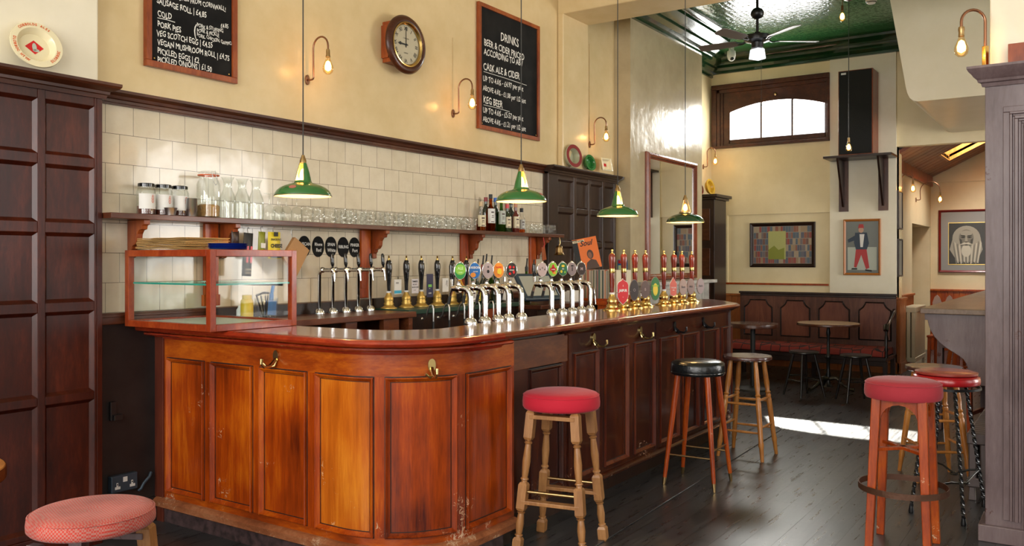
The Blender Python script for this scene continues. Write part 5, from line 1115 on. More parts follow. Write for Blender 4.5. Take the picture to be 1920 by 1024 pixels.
cupboard('panelled_cupboard', 'blackish panelled cupboard with small panels behind the far end of the bottle shelf', xa, xb, 4.27, 4.336, cc, rows, 'darkpanel', over=(0, .03))
# narrow cupboard in the recess beyond the mirror
t = thing('recess_cupboard', 'narrow tall near black cupboard in the recess beyond the mirror', 'cupboard', (0, 0, 0))
MB().box(11.06, 11.5, 4.18, 4.555, 0, 2.27).build('body', M['darkwood'], t, smooth=0, bevel=.004)
for z0, z1 in ((.1, .6), (.7, 1.15), (1.25, 1.62), (1.72, 2.15)): MB().box(11.052, 11.06, 4.24, 4.52, z0, z1).build('panel', M['railwood'], t, smooth=0, bevel=.004)
MB().box(11.03, 11.54, 4.15, 4.555, 2.27, 2.30).box(11.0, 11.57, 4.12, 4.555, 2.30, 2.34).build('cornice', M['darkwood'], t, smooth=0, bevel=.006)
# ================================================================== dishes and ashtrays stood on the ledges
def ashtray(name, label, x, y, z, r, mat, ring=None, mid=None, lean=.2, rz=0, depth=.05, square=False):
    t = thing(name, label, 'ashtray', (x, y, z)); Mx = Matrix.Rotation(rz, 4, 'Z') @ Matrix.Translation((0, 0, r)) @ Matrix.Rotation(PI / 2 - lean, 4, 'X')
    pr = [(.0005, -depth), (r * .72, -depth), (r * .97, -.012), (r, -.006), (r * .985, 0), (r * .74, .0), (r * .70, -.006), (r * .58, -depth * .75), (.0005, -depth * .75)]
    if square:
        mb = MB().lathe(pr, 4, M=Matrix.Rotation(PI / 4, 4, 'Z')); mb.xf(Matrix.Diagonal((1.25, 1.0, 1, 1))); mb.xf(Mx); o = mb.build('dish', M[mat], t, smooth=0, bevel=.012, seg=3)
    else: o = MB().lathe(pr, 40).xf(Mx).build('dish', M[mat], t, smooth=50)
    if ring: MB().lathe([(r * .66, .001), (r * .96, .001), (r * .96, .0025), (r * .66, .0025)], 40, close=True).xf(Mx).build('painted_band', M[ring], o, smooth=0)
    if mid: MB().prism(mid[1], -depth * .75, -depth * .72, 'z').xf(Mx).build('painted_emblem', M[mid[0]], o, smooth=0)
    return t, o, Mx
t, o, Mx = ashtray('advertising_ashtray', 'large round cream pub ashtray with a red diamond, standing on the panelling cornice', 2.14, 4.165, 2.362, .118, 'offwhite', None, ('red', [(-.042, 0), (0, -.036), (.042, 0), (0, .036)]), .28, -.12, .045)
MB().lathe([(.015, -.032), (.026, -.030), (.030, -.028), (.0005, -.026)], 4).xf(Matrix.Identity(4)).build('x', M['white'], None); bpy.data.objects.remove(bpy.data.objects['x'])
MB().prism(ellipse(.010, .022, 14, .0, .0), -.033, -.031, 'z').prism(ellipse(.015, .008, 14, .006, -.016), -.033, -.031, 'z').xf(Mx).build('painted_figure', M['greylab'], o, smooth=0)
for a0, s in ((PI * .50, 'COBBOLDS ALES'), (PI * 1.12, 'WITH COBBOLD'), (PI * 1.80, 'COBBOLD')):
    mb = MB()
    for i, ch in enumerate(s):
        a = a0 + (len(s) / 2 - i) * .115 if a0 < 2 else a0 - (len(s) / 2 - i) * -.115
        if ch == ' ': continue
        g = text_mb([(ch, 0, 0, .017, .04, 'CENTER')]); g.xf(Matrix.Rotation(a - PI / 2 if a0 < 2 else a + PI / 2, 4, 'Z') @ Matrix.Translation((0, .098 if a0 < 2 else -.104, .0012)) @ Matrix.Rotation(-PI / 2, 4, 'X'))
        mb.add(g.v, g.f)
    mb.xf(Mx); mb.build('lettering', M['orangered'], o, smooth=0)
ashtray('round_ashtray', 'round cream ashtray with a dark red speckled band on the dark cupboard', xu(1071, 4.25), 4.215, 2.362, .118, 'dishgreen', 'darkred', None, .12, -.2, .085)
ashtray('green_glass_ashtray', 'small green glass ashtray between the two cream ones', xu(1102, 4.25), 4.215, 2.362, .085, 'greenash', None, None, .2, -.15, .05)
ashtray('square_ashtray', 'square cream ashtray with a red centre on the dark cupboard', xu(1133, 4.25), 4.215, 2.362, .100, 'offwhite', None, ('red', [(-.022, -.016), (.022, -.016), (.022, .016), (-.022, .016)]), .2, -.15, .04, True)
ashtray('yellow_ashtray', 'round yellow ashtray with a dark edge on the recess cupboard', 11.25, 4.30, 2.342, .115, 'yellowdish', None, None, .2, -.1, .05)
ashtray('red_ashtray', 'small red and cream ashtray at the mirror side of the yellow one', 11.10, 4.40, 2.342, .085, 'offwhite', 'darkred', ('red', ellipse(.03, .03, 12)), .2, -.2, .03)
# ================================================================== chalkboards
def chalkboard_(name, label, x0, x1, z0, z1, lines, under=(), mat='orange', xs=.70):
    t = thing(name, label, 'chalkboard', (x0, YW, z0)); w, h, b = x1 - x0, z1 - z0, .035
    MB().box(b * .6, w - b * .6, -.02, -.004, b * .6, h - b * .6).build('slate', M['board'], t, smooth=0)
    for (a, c, d, e) in ((0, w, 0, b), (0, w, h - b, h), (0, b, b, h - b), (w - b, w, b, h - b)): MB().box(a, c, -.034, -.002, d, e).build('frame_bar', M[mat], t, smooth=0, bevel=.003)
    XS[0] = xs; lettering([(s, x - x0, z - z0, sz, *r) for s, x, z, sz, *r in lines], M['chalk'], t, Matrix.Translation((0, -.0208, 0)), 'chalk_writing'); XS[0] = .88
    mb = MB()
    for (xa, za, xb, zb) in under: mb.tube([(xa - x0, -.021, za - z0), ((xa + xb) / 2 - x0, -.021, (za + zb) / 2 - z0 + .003), (xb - x0, -.021, zb - z0)], .0025, 5)
    if under: mb.build('chalk_rule', M['chalk'], t)
    mb = MB()
    for x in (.055, w - .055): MB().sphere((x, -.021, .05), .006).build('screw', M['brass'], t)
    return t
z1_ = lambda v: zv(v, 2.9, YW)
L1 = [('STEAK OR ONES FROM CORNWALL!', 2.875, z1_(-8), .040, .012), ('SAUSAGE ROLL | £4.85', 2.875, z1_(9), .047, .014), ('COLD', 2.88, z1_(33), .047, .016), ('PORK PIES', 2.88, z1_(52), .047, .014), ('PORK & STUFFING', 3.135, z1_(34), .032, .012), ('PORK & PICKLE', 3.135, z1_(43), .032, .012), ('PORK, CHICKEN, GAMMON', 3.135, z1_(52), .030, .012), ('£4.85', 3.30, z1_(21), .036, .012), ('(', 3.112, z1_(51), .10, .002),
      ('VEG SCOTCH EGG | £4.55', 2.875, z1_(69), .046, .014), ('VEGAN MUSHROOM ROLL | £4.75', 2.88, z1_(86), .046, .014), ('PICKLED EGGS | £2', 2.88, z1_(102), .046, .014), ('PICKLED ONIONS | £1.50', 2.88, z1_(118), .046, .014)]
chalkboard_('menu_chalkboard', 'framed chalkboard listing pork pies and pickled eggs above the near tiles', 2.805, 3.415, 2.525, 3.55, L1, [(2.88, z1_(36), 2.99, z1_(36))])
z2_ = lambda v: zv(v, 6.02, YW)
L2_ = [('DRINKS', 6.24, z2_(66), .105, .008), ('BEER & CIDER PRICED', 5.99, z2_(86), .082, .012), ('ACCORDING TO ABV', 5.99, z2_(104), .078, .012), ('CASK ALE & CIDER', 5.98, z2_(132), .085, .012), ('UP TO 4.6% - £4.97 per pint', 5.975, z2_(154), .068, .01), ('ABOVE 4.6% - £1.08 per 1/2 pint', 5.975, z2_(171), .063, .01), ('KEG BEER', 5.98, z2_(194), .085, .012), ('UP TO 4.6% - £5.57 per pint', 5.975, z2_(213), .068, .01), ('ABOVE 4.6% - £1.21 per 1/2 pint', 5.975, z2_(229), .063, .01)]
chalkboard_('drinks_chalkboard', 'tall framed chalkboard headed Drinks with beer and cider prices', 5.905, 6.875, 2.575, 3.655, L2_, [(5.985, z2_(136), 6.66, z2_(137)), (5.985, z2_(198), 6.38, z2_(198.5))], xs=.79)
# ================================================================== wall clock
ck = thing('wall_clock', 'round mahogany wall clock with roman numerals above the tiles', 'clock', (4.885, YW, 3.06))
Mc = Matrix.Translation((0, -.09, 0)) @ Matrix.Rotation(PI / 2, 4, 'X')
MB().box(-.15, .15, -.09, -.003, -.15, .15).box(-.165, -.15, -.07, -.003, -.12, .12).build('case', M['orange'], ck, smooth=0, bevel=.003)
MB().lathe([(.150, 0), (.215, .0), (.218, .012), (.205, .030), (.18, .036), (.160, .030), (.152, .018)], 56, close=True).xf(Mc).build('bezel', M['railwood'], ck, smooth=50)
MB().lathe([(.148, .012), (.160, .03), (.165, .034), (.158, .036), (.146, .024)], 56, close=True).xf(Mc).build('brass_rim', M['brass'], ck, smooth=50)
dl = MB().lathe([(.0005, .004), (.156, .004), (.156, .010), (.0005, .010)], 48).xf(Mc).build('dial', M['pale2'], ck, smooth=0)
mb = MB()
for i, s in enumerate(('XII', 'I', 'II', 'III', 'IIII', 'V', 'VI', 'VII', 'VIII', 'IX', 'X', 'XI')):
    a = -i * PI / 6; g = text_mb([(s, 0, 0, .040, .02, 'CENTER')]); g.xf(Matrix.Rotation(-a, 4, 'Y') @ Matrix.Translation((0, 0, .106))); mb.add(g.v, g.f)
for (s, z, q) in (('C. WATSON', .042, .013), ('LONDON', -.066, .012)):
    g = text_mb([(s, 0, z, q, .02, 'CENTER')]); mb.add(g.v, g.f)
mb.xf(Matrix.Translation((0, -.1012, 0))); mb.build('numerals', M['inkblack'], dl, smooth=0)
mb = MB().prism([(-.004, -.02), (.004, -.02), (.002, .135), (-.002, .135)], -.104, -.1025, 'y'); mb.build('minute_hand', M['inkblack'], dl, smooth=0)
MB().prism([(.02, -.004), (.02, .004), (-.055, .006), (-.065, .014), (-.09, .0), (-.065, -.012), (-.055, -.006)], -.106, -.1045, 'y').build('hour_hand', M['inkblack'], dl, smooth=0)
MB().prism(ellipse(.008, .008, 16), -.108, -.102, 'y').build('hub', M['inkblack'], dl, smooth=0)
# ================================================================== lamps
def bulb_profile(s=1.0): return [(.012 * s, .0), (.013 * s, -.012 * s), (.020 * s, -.030 * s), (.029 * s, -.052 * s), (.031 * s, -.068 * s), (.026 * s, -.086 * s), (.014 * s, -.097 * s), (.0005, -.099 * s)]
def add_bulb(parent, loc, s=1.0):
    Tm = Matrix.Translation(loc)
    b = MB().lathe([(.0005, .0)] + bulb_profile(s), 24).xf(Tm).build('bulb', M['bulbglass'], parent, smooth=60)
    MB().lathe([(.0005, -.020 * s), (.012 * s, -.028 * s), (.019 * s, -.052 * s), (.017 * s, -.072 * s), (.0005, -.082 * s)], 14).xf(Tm).build('filament', M['filament'], b)
    return b
def sconce(label, loc, rz=0, reach=.20, power=6, cable=0, s=1.0, rise=.20):
    t = thing('wall_sconce', label, 'wall lamp', loc, rz)
    MB().prism(ellipse(.018, .034, 20), -.012, -.001, 'y').build('wall_plate', M['copper'], t, smooth=30, bevel=.002)
    pts = [(0, -.008, 0), (0, -.03, -.004)] + [(0, -.045 - .022 * math.sin(a * PI / 10), .0 + .022 * (1 - math.cos(a * PI / 10)) - .004) for a in range(1, 5)]
    c = (reach + .062) / 2; rr_ = (reach - .062) / 2
    pts += [(0, -.064, .06), (0, -.062, rise)] + [(0, -c + rr_ * math.cos(PI * k / 10), rise + rr_ * math.sin(PI * k / 10)) for k in range(1, 11)] + [(0, -reach, rise - .03)]
    MB().tube(pts, .0062, 10).build('arm', M['copper'], t, smooth=50)
    MB().lathe([(.0005, .02), (.010, .018), (.013, .005), (.013, -.02), (.016, -.026), (.016, -.034), (.0005, -.036)], 18).xf(Matrix.Translation((0, -reach, rise - .04))).build('lamp_holder', M['oldbrass'], t)
    add_bulb(t, (0, -reach, rise - .073), s * 1.15)
    if cable: MB().tube([(0, -.004, .03), (0, -.004, cable)], .004, 6).build('conduit', M['cream'], t)
    if power:
        d = Matrix.Rotation(rz, 3, 'Z') @ Vector((0, -reach, rise - .12)); bulb_light(Vector(loc) + d, power)
    return t
sconce('copper swan neck wall lamp nearest the menu chalkboard', (4.0, YW, 2.655), power=P_BULB)
sconce('copper swan neck wall lamp beside the drinks chalkboard', (5.58, YW, 2.655), cable=.62, power=P_BULB)
sconce('copper swan neck wall lamp above the dark cupboard ashtrays', (7.89, YW, 2.66), cable=1.05, power=P_BULB)
sconce('copper swan neck wall lamp beyond the mirror, close to the high window', (11.62, YR, 2.78), power=P_BULB * .8, reach=.18)
sconce('small swan neck lamp in the side room, half hidden by the doorway edge', (12.55, Y2, 2.42), power=P_BULB * .6, reach=.2, rise=.13)
sconce('small swan neck lamp in the side room beneath the wooden beam', (14.05, Y2, 2.36), power=P_BULB * .6, reach=.33, rise=.13)
# lamp standing on the post cornice
t = thing('post_lamp', 'bent copper lamp with glowing bulb fixed on top of the mauve post', 'wall lamp', (5.06, .455, 2.45))
dirx = Vector((-.558, .8297, 0)); P0 = Vector((0, 0, 0)); mb = MB()
pts = [P0 + Vector((0, 0, .0)), P0 + Vector((0, 0, .235))] + [P0 + dirx * (.062 - .062 * math.cos(PI * k / 12)) + Vector((0, 0, .235 + .062 * math.sin(PI * k / 12))) for k in range(1, 13)] + [P0 + dirx * .124 + Vector((0, 0, .20))]
MB().tube(pts, .0075, 12).build('arm', M['copper'], t, smooth=50)
MB().box(-.012, .012, -.012, .012, 0, .11).xf(Matrix.Rotation(-.6, 4, 'Z')).build('brass_plate', M['brass'], t, smooth=0, bevel=.003)
hp = P0 + dirx * .124
MB().lathe([(.0005, .02), (.014, .018), (.016, .005), (.013, -.01), (.015, -.03), (.0005, -.032)], 18).xf(Matrix.Translation((hp.x, hp.y, .19))).build('lamp_holder', M['oldbrass'], t)
add_bulb(t, (hp.x, hp.y, .165), 1.12); bulb_light(Vector((5.06, .455, 2.45)) + hp + Vector((0, 0, .09)), P_BULB)
# green enamel pendants
def pendant(label, x, y, z, open_dir, power, slim=False, chip=None):
    t = thing('pendant_lamp', label, 'pendant lamp', (x, y, z))
    mt = 'enamel' if not slim else 'enameldk'
    outer_ = [(.150, 0), (.1505, .003), (.1475, .013), (.139, .029), (.122, .044), (.098, .056), (.072, .0645), (.052, .070), (.046, .076), (.044, .083)]
    MB().lathe(outer_, 48).build('x', M[mt], None); ox = bpy.data.objects['x']; bpy.data.objects.remove(ox)
    mb = MB(); seg = 48
    vs = [(r * math.cos(2 * PI * k / seg), r * math.sin(2 * PI * k / seg), zz) for r, zz in outer_ for k in range(seg)]
    mb.add(vs, [(i * seg + k, i * seg + (k + 1) % seg, (i + 1) * seg + (k + 1) % seg, (i + 1) * seg + k) for i in range(len(outer_) - 1) for k in range(seg)])
    sh = mb.build('shade', M[mt], t, smooth=60)
    inn = [(r - .0015, zz - .0025 if i else zz + .0005) for i, (r, zz) in enumerate(outer_)]
    mb = MB(); vs = [(r * math.cos(2 * PI * k / seg), r * math.sin(2 * PI * k / seg), zz) for r, zz in inn for k in range(seg)]
    mb.add(vs, [(i * seg + k, i * seg + (k + 1) % seg, (i + 1) * seg + (k + 1) % seg, (i + 1) * seg + k) for i in range(len(inn) - 1) for k in range(seg)]).build('shade_lining', M['enamelin'], sh, smooth=60)
    MB().lathe([(.1495, -.001), (.1525, .001), (.1525, .004), (.1495, .004)], 48, close=True).build('rim', M['rimrust'], sh, smooth=50)
    # neck: part of a cone, open where the bulb shows
    nk = [(.044, .081), (.040, .100), (.033, .130), (.025, .158), (.019, .178)]
    gap = 1.25 if not slim else 6.3
    mb = MB(); n = 30
    if not slim:
        vs = []
        for rr_, zz in nk:
            for k in range(n + 1): a = open_dir + gap / 2 + (2 * PI - gap) * k / n; vs.append((rr_ * math.cos(a), rr_ * math.sin(a), zz))
        mb.add(vs, [(i * (n + 1) + k, i * (n + 1) + k + 1, (i + 1) * (n + 1) + k + 1, (i + 1) * (n + 1) + k) for i in range(len(nk) - 1) for k in range(n)]); mb.build('neck', M[mt], sh, smooth=50)
        mb = MB(); vs = []; 
        for rr_, zz in [(a - .002, b) for a, b in nk]:
            for k in range(n + 1): a = open_dir + gap / 2 + (2 * PI - gap) * k / n; vs.append((rr_ * math.cos(a), rr_ * math.sin(a), zz))
        mb.add(vs, [(i * (n + 1) + k, i * (n + 1) + k + 1, (i + 1) * (n + 1) + k + 1, (i + 1) * (n + 1) + k) for i in range(len(nk) - 1) for k in range(n)]); mb.build('neck_lining', M['enamelin'], sh, smooth=50)
    else:
        for q in range(3):
            a = open_dir + .75 + q * 2 * PI / 3; MB().tube([(rr_ * math.cos(a), rr_ * math.sin(a), zz) for rr_, zz in nk], .0045, 8).build('neck_rib', M['oldbrass'], sh)
        MB().lathe([(.043, .070), (.048, .074), (.048, .084), (.042, .086)], 28, close=True).build('collar', M['oldbrass'], sh)
    MB().lathe([(.0005, .222), (.008, .220), (.012, .205), (.017, .196), (.019, .178), (.0005, .176)], 20).build('cap', M['oldbrass'], t, smooth=50)
    if chip:
        a, r0, zz, w = chip; Mx = Matrix.Translation((r0 * math.cos(a), r0 * math.sin(a), zz)) @ Matrix.Rotation(a + PI / 2, 4, 'Z') @ Matrix.Rotation(math.radians(-48), 4, 'X')
        MB().prism(ellipse(w, w * .62, 18), -.003, .0005, 'y').xf(Mx).build('chip', M['rust'], sh, smooth=0)
    # twisted flex
    pts = [(0, 0, .21 + (4.79 - z - .21) * k / 8) for k in range(9)]
    MB().tube(pts, .0034, 6).build('flex', M['flex'], t, smooth=50)
    MB().lathe([(.0005, 4.795 - z), (.045, 4.795 - z), (.04, 4.77 - z), (.0005, 4.765 - z)], 20).build('ceiling_rose', M['blackmatte'], t)
    add_bulb(t, (0, 0, .168), .95); bulb_light((x, y, z + .045), power, r=.028); return t
LA = -2.55   # opening faces the room corner by the camera
pendant('green enamel pendant lamp with rusty chip, hanging over the curved bar near the display case', 3.20, 3.50, 1.795, -2.9, P_PEND, chip=(-2.75, .125, .040, .020))
pendant('green enamel pendant lamp hanging in front of the spirit bottles', 4.26, 2.80, 1.80, -1.9, P_PEND, chip=(-1.35, .125, .040, .018))
pendant('green enamel pendant lamp hanging before the wall edge past the dark cupboard', 5.57, 2.83, 1.772, -2.2, P_PEND, chip=(-1.35, .125, .040, .016))
pendant('dark green pendant lamp with open brass neck, hanging in front of the mirror', 6.50, 2.70, 1.757, -2.2, P_PEND, True)
# two bare bulbs on a ceiling rose
rx, ry2 = 9.95, 2.22
t = thing('bare_bulb_pendant', 'ceiling rose with one short and one very long hanging bare bulb', 'pendant lamp', (rx, ry2, 4.36))
MB().lathe([(.0005, 0), (.06, 0), (.055, -.03), (.02, -.045), (.0005, -.046)], 24).build('ceiling_rose', M['rosebrown'], t)
MB().tube([(0, 0, -.04), (0, 0, -1.57)], .004, 6).build('flex', M['blackmatte'], t); MB().lathe([(.0005, -1.55), (.012, -1.555), (.014, -1.60), (.0005, -1.60)], 14).build('lamp_holder', M['oldbrass'], t); add_bulb(t, (0, 0, -1.60), 1.1)
MB().tube([(0, 0, -.02), (-.02, .04, -.02), (-.035, .06, -.05), (-.035, .06, -.09)], .005, 6).lathe([(.0005, -.09), (.013, -.095), (.015, -.15), (.0005, -.15)], 14, c=(-.035, .06, 0)).build('short_holder', M['copper'], t); add_bulb(t, (-.035, .06, -.15), 1.25)
bulb_light((rx, ry2, 4.36 - 1.67), P_BULB * .5)
# ================================================================== ceiling fan
FX = 8.5 * (ct + (1420 - CX_) / F_ * st); FY = 8.5 * (st - (1420 - CX_) / F_ * ct)
t = thing('ceiling_fan', 'black ceiling fan with five pale brown blades and a light under the hub', 'ceiling fan', (FX, FY, 3.62))
MB().tube([(0, 0, .08), (0, 0, .73)], .014, 10).build('rod', M['iron'], t); MB().sphere((0, 0, .27), .065, sc=(1, 1, .9)).build('ball', M['iron'], t)
MB().lathe([(.0005, .085), (.03, .085), (.04, .06), (.125, .05), (.13, .03), (.125, .0), (.06, -.02), (.055, -.07), (.04, -.08), (.0005, -.082)], 32).build('motor', M['iron'], t, smooth=50)
for k in range(5):
    a = math.radians(18 + 72 * k); Rm = Matrix.Rotation(a, 4, 'Z') @ Matrix.Translation((0, 0, .0)) @ Matrix.Rotation(.21, 4, 'X')
    bl_ = MB().prism([(.20, -.045), (.26, -.06), (.56, -.068), (.60, -.05), (.60, .05), (.56, .068), (.26, .06), (.20, .045)], -.004, .004, 'z').xf(Rm).build('blade', M['blade'], t, smooth=0, bevel=.002)
    MB().tube([(.10, 0, .01), (.15, .012, -.01), (.21, .03, 0)], .007, 6).tube([(.10, 0, .01), (.15, -.012, -.01), (.21, -.03, 0)], .007, 6).xf(Rm).build('blade_arm', M['iron'], bl_)
MB().prism([(-.045, .0), (.045, .0), (.065, -.10), (-.065, -.10)], -.055, .055, 'y').xf(Matrix.Translation((.0, -.0, -.08)) @ Matrix.Rotation(-.5, 4, 'Z')).build('lamp_glass', M['fanlamp'], t, smooth=0, bevel=.008)
MB().tube([(.03, -.03, -.1), (.03, -.03, -.62)], .0018, 5).sphere((.03, -.03, -.63), .009, 10, 8).build('pull_cord', M['blackmatte'], t)
t = thing('security_camera', 'white dome security camera hanging from the green ceiling beside the fan', 'camera', (11.35, 4.05, 4.36))
MB().lathe([(.0005, 0), (.035, 0), (.035, -.06), (.055, -.07), (.058, -.13), (.045, -.18), (.022, -.20), (.0005, -.204)], 26).build('housing', M['white'], t, smooth=40); MB().sphere((-.022, -.015, -.175), .028).build('lens', M['black'], t)
t = thing('smoke_detector', 'round white smoke detector on the green ceiling', 'smoke detector', (10.22, 2.04, 4.36))
MB().lathe([(.0005, 0), (.062, 0), (.060, -.018), (.045, -.032), (.042, -.038), (.0005, -.04)], 26).build('body', M['white'], t, smooth=40); MB().lathe([(.046, -.022), (.056, -.020), (.056, -.026), (.046, -.030)], 26, close=True).build('grille', M['blackmatte'], t)
# ================================================================== mirror, mantel, notice
t = thing('wall_mirror', 'tall mahogany framed mirror reflecting a dark framed picture', 'mirror', (0, 0, 0))
mx0, mx1, mz0, mz1, fw = 8.83, 10.27, 1.225, 2.675, .085
MB().box(mx0 + .06, mx1 - .06, YBR - .02, YBR - .014, mz0 + .06, mz1 - .06).build('mirror_glass', M['mirror'], t, smooth=0)
prf = [(0, 0), (.0, .022), (.012, .045), (.03, .052), (.05, .045), (.062, .026), (.07, .022), (.085, .012), (.085, 0)]
def mframe(x0, x1, z0, z1, y, prf, mat, parent, flip=False, axis='y'):
    c = [(x0, z0, 1, 1), (x1, z0, -1, 1), (x1, z1, -1, -1), (x0, z1, 1, -1)]; m = len(prf)
    for e in range(4):
        a = c[e]; b = c[(e + 1) % 4]; vs = []
        for q in (a, b):
            for o, d in prf: vs.append((q[0] + q[2] * o, y - d, q[1] + q[3] * o) if axis == 'y' else (y - d, q[0] + q[2] * o, q[1] + q[3] * o))
        MB().add(vs, [tuple(range(m)), tuple(range(m, 2 * m))] + [(k, (k + 1) % m, m + (k + 1) % m, m + k) for k in range(m)]).build('frame_bar', M[mat], parent, smooth=30)
mframe(mx0, mx1, mz0, mz1, YBR - .001, prf, 'frameshine', t)
t = thing('mantel_shelf', 'pale marble mantel shelf and surround below the mirror', 'mantel', (0, 0, 0))
MB().box(8.56, 10.5, 3.93, YBR - .002, 1.175, 1.215).build('shelf', M['marble'], t, smooth=0, bevel=.004); MB().box(8.66, 8.86, 4.0, YBR - .002, 0, 1.175).box(10.2, 10.4, 4.0, YBR - .002, 0, 1.175).box(8.86, 10.2, 4.02, YBR - .002, .95, 1.175).build('surround', M['marble'], t, smooth=0, bevel=.004)
tag(MB().box(XBR - .004, XBR - .001, 4.18, 4.30, 1.22, 1.46).build('notice_sign', M['bg_blue'], smooth=0), 'small blue and pale green notice on the wall edge behind the wooden pumps', 'notice')
nb = bpy.data.objects['notice_sign']; MB().box(XBR - .006, XBR - .004, 4.19, 4.29, 1.32, 1.40).build('notice_panel', M['limetext'], nb, smooth=0); MB().box(XBR - .006, XBR - .004, 4.19, 4.29, 1.42, 1.455).build('notice_header', M['red'], nb, smooth=0)
# ================================================================== pictures on the back wall
def picture(name, label, y0, y1, z0, z1, xw, fw, mat, inner, depth=.03):
    # hangs on a wall facing -X; y0 < y1
    t = thing(name, label, 'picture', (0, 0, 0)); pf = [(0, 0), (0, depth * .8), (fw * .3, depth), (fw * .8, depth * .7), (fw, depth * .4), (fw, 0)]
    mframe(y0, y1, z0, z1, xw - .001, pf, mat, t, axis='x')
    art = MB().box(xw - .008, xw - .003, y0 + fw * .8, y1 - fw * .8, z0 + fw * .8, z1 - fw * .8).build('print', M[inner], t, smooth=0); return t, art
XR = XB - .001
t, art = picture('patchwork_picture', 'dark framed picture of a patchwork of coloured strips in the shallow wall recess', 3.10, 4.0, 1.36, 1.98, XR, .05, 'darkwood', 'pale3')
rr = random.Random(4); pc_ = [plain('patch %d' % i, c, .5) for i, c in enumerate([(.26, .09, .05), (.17, .14, .14), (.33, .22, .12), (.10, .10, .13), (.28, .06, .045), (.38, .29, .19), (.16, .08, .06), (.09, .12, .15)])]
ms = [MB() for _ in pc_]; y = 3.15
for r_ in range(6):
    y = 3.15
    while y < 3.945:
        w = rr.uniform(.022, .045); w = min(w, 3.95 - y); ms[rr.randrange(len(ms))].box(XR - .0095, XR - .008, y + .002, y + w - .002, 1.415 + r_ * .0865, 1.415 + r_ * .0865 + .078); y += w
for i, m_ in enumerate(ms): m_.build('colour_patches', pc_[i], art, smooth=0)
MB().box(XR - .0105, XR - .0095, 3.50, 3.74, 1.47, 1.86).build('reflection_patch', M['yellowglow'], art, smooth=0); MB().prism([(3.52, 1.47), (3.74, 1.47), (3.74, 1.60), (3.66, 1.66), (3.60, 1.60), (3.52, 1.63)], XR - .0115, XR - .0105, 'x').build('dark_shape', M['olive'], art, smooth=0)  # yellow green window reflection painted onto the print
XP = XB - .061
t, art = picture('soldier_picture', 'orange framed picture of a soldier in a blue tunic and red trousers', yu(1652, XP), yu(1582, XP), zv(516, XP, 2.5), zv(411, XP, 2.5), XP, .03, 'honey2', 'soldierbg')
yc = (yu(1652, XP) + yu(1582, XP)) / 2; zc = (zv(516, XP, 2.5) + zv(411, XP, 2.5)) / 2
def flat(mat, pl, name='painted_shape', d=0):
    MB().prism([(yc - a, zc + b) for a, b in pl], XP - .0095 - d, XP - .008, 'x').build(name, M[mat], art, smooth=0)
flat('greylab', [(-.18, .0), (.18, .0), (.18, -.30), (-.18, -.30)], 'ground'); flat('redtrouser', [(-.075, -.02), (.055, -.02), (.09, -.27), (.05, -.29), (-.01, -.10), (-.07, -.27), (-.10, -.26)], 'trousers', .001)
flat('tunic', [(-.085, .19), (.06, .19), (.085, .05), (.06, -.03), (-.075, -.03), (-.10, .06)], 'tunic', .002); flat('tunic', [(-.06, .17), (-.18, .10), (-.17, .06), (-.06, .10)], 'sleeve', .001); flat('paper', [(-.03, .17), (.03, .17), (.01, .0), (-.02, .0)], 'braid', .003)
flat('skinflat', ellipse(.032, .038, 16, -.012, .225), 'face', .003); flat('redtrouser', [(-.05, .25), (.025, .25), (.015, .30), (-.035, .30)], 'cap', .004)
flat('inkblack', [(-.125, -.275), (-.06, -.275), (-.06, -.295), (-.135, -.295)], 'boot', .003); flat('inkblack', [(.04, -.29), (.12, -.30), (.12, -.32), (.04, -.31)], 'boot', .003)
# portrait in the side room
t, art = picture('portrait_picture', 'large red framed portrait of an old man with a long white beard', yu(1930, X2), yu(1760, X2), 1.26, 2.27, X2, .035, 'redframe', 'matgrey')
ya, yb = yu(1886, X2), yu(1778, X2); MB().box(X2 - .012, X2 - .008, ya, yb, 1.385, 2.065).build('mount_line', M['gold'], art, smooth=0)
MB().box(X2 - .014, X2 - .010, ya + .01, yb - .01, 1.395, 2.055).build('photograph', M['sepiadark'], art, smooth=0)
yc, zc, XP = yu(1812, X2), 1.78, X2 - .0055
def gl(i): return 'sepia%d' % i
flat(gl(3), ellipse(.20, .20, 24, 0, .03), 'hair', .001); flat(gl(3), [(-.19, .05), (.20, .05), (.23, -.15), (.15, -.34), (-.13, -.34), (-.24, -.15)], 'beard', .002)
for i in range(14):
    a = -.20 + .40 * i / 13; flat(gl(4 if i % 2 else 2), [(a, -.05 + .05 * math.cos(i)), (a + .018, -.05), (a * .75 + .02, -.37), (a * .75, -.38 + .02 * (i % 3))], 'beard_strand', .003)
flat(gl(2), ellipse(.105, .135, 24, .0, .035), 'face', .004); flat(gl(3), ellipse(.085, .045, 20, .0, .11), 'brow_light', .005)
for s in (-1, 1):
    flat(gl(1), ellipse(.034, .014, 14, s * .045, .048), 'eye_socket', .006); flat(gl(0), ellipse(.010, .008, 12, s * .045, .044), 'eye', .007); flat(gl(0), [(s * .015, .066), (s * .08, .072), (s * .075, .082), (s * .018, .076)], 'eyebrow', .007); flat(gl(1), [(s * .06, .0), (s * .095, .03), (s * .09, -.06), (s * .06, -.05)], 'cheek_shadow', .005)
flat(gl(3), [(-.012, .06), (.010, .06), (.022, -.02), (-.022, -.02)], 'nose', .007); flat(gl(1), [(-.02, -.02), (.024, -.02), (.018, -.03), (-.016, -.03)], 'nose_shadow', .008)
flat(gl(4), [(-.09, -.075), (-.03, -.035), (0, -.045), (.03, -.035), (.09, -.075), (.03, -.07), (0, -.062), (-.03, -.07)], 'moustache', .009); flat(gl(1), ellipse(.028, .007, 12, 0, -.078), 'mouth', .010); flat(gl(4), ellipse(.07, .10, 18, 0, -.17), 'beard_light', .006)
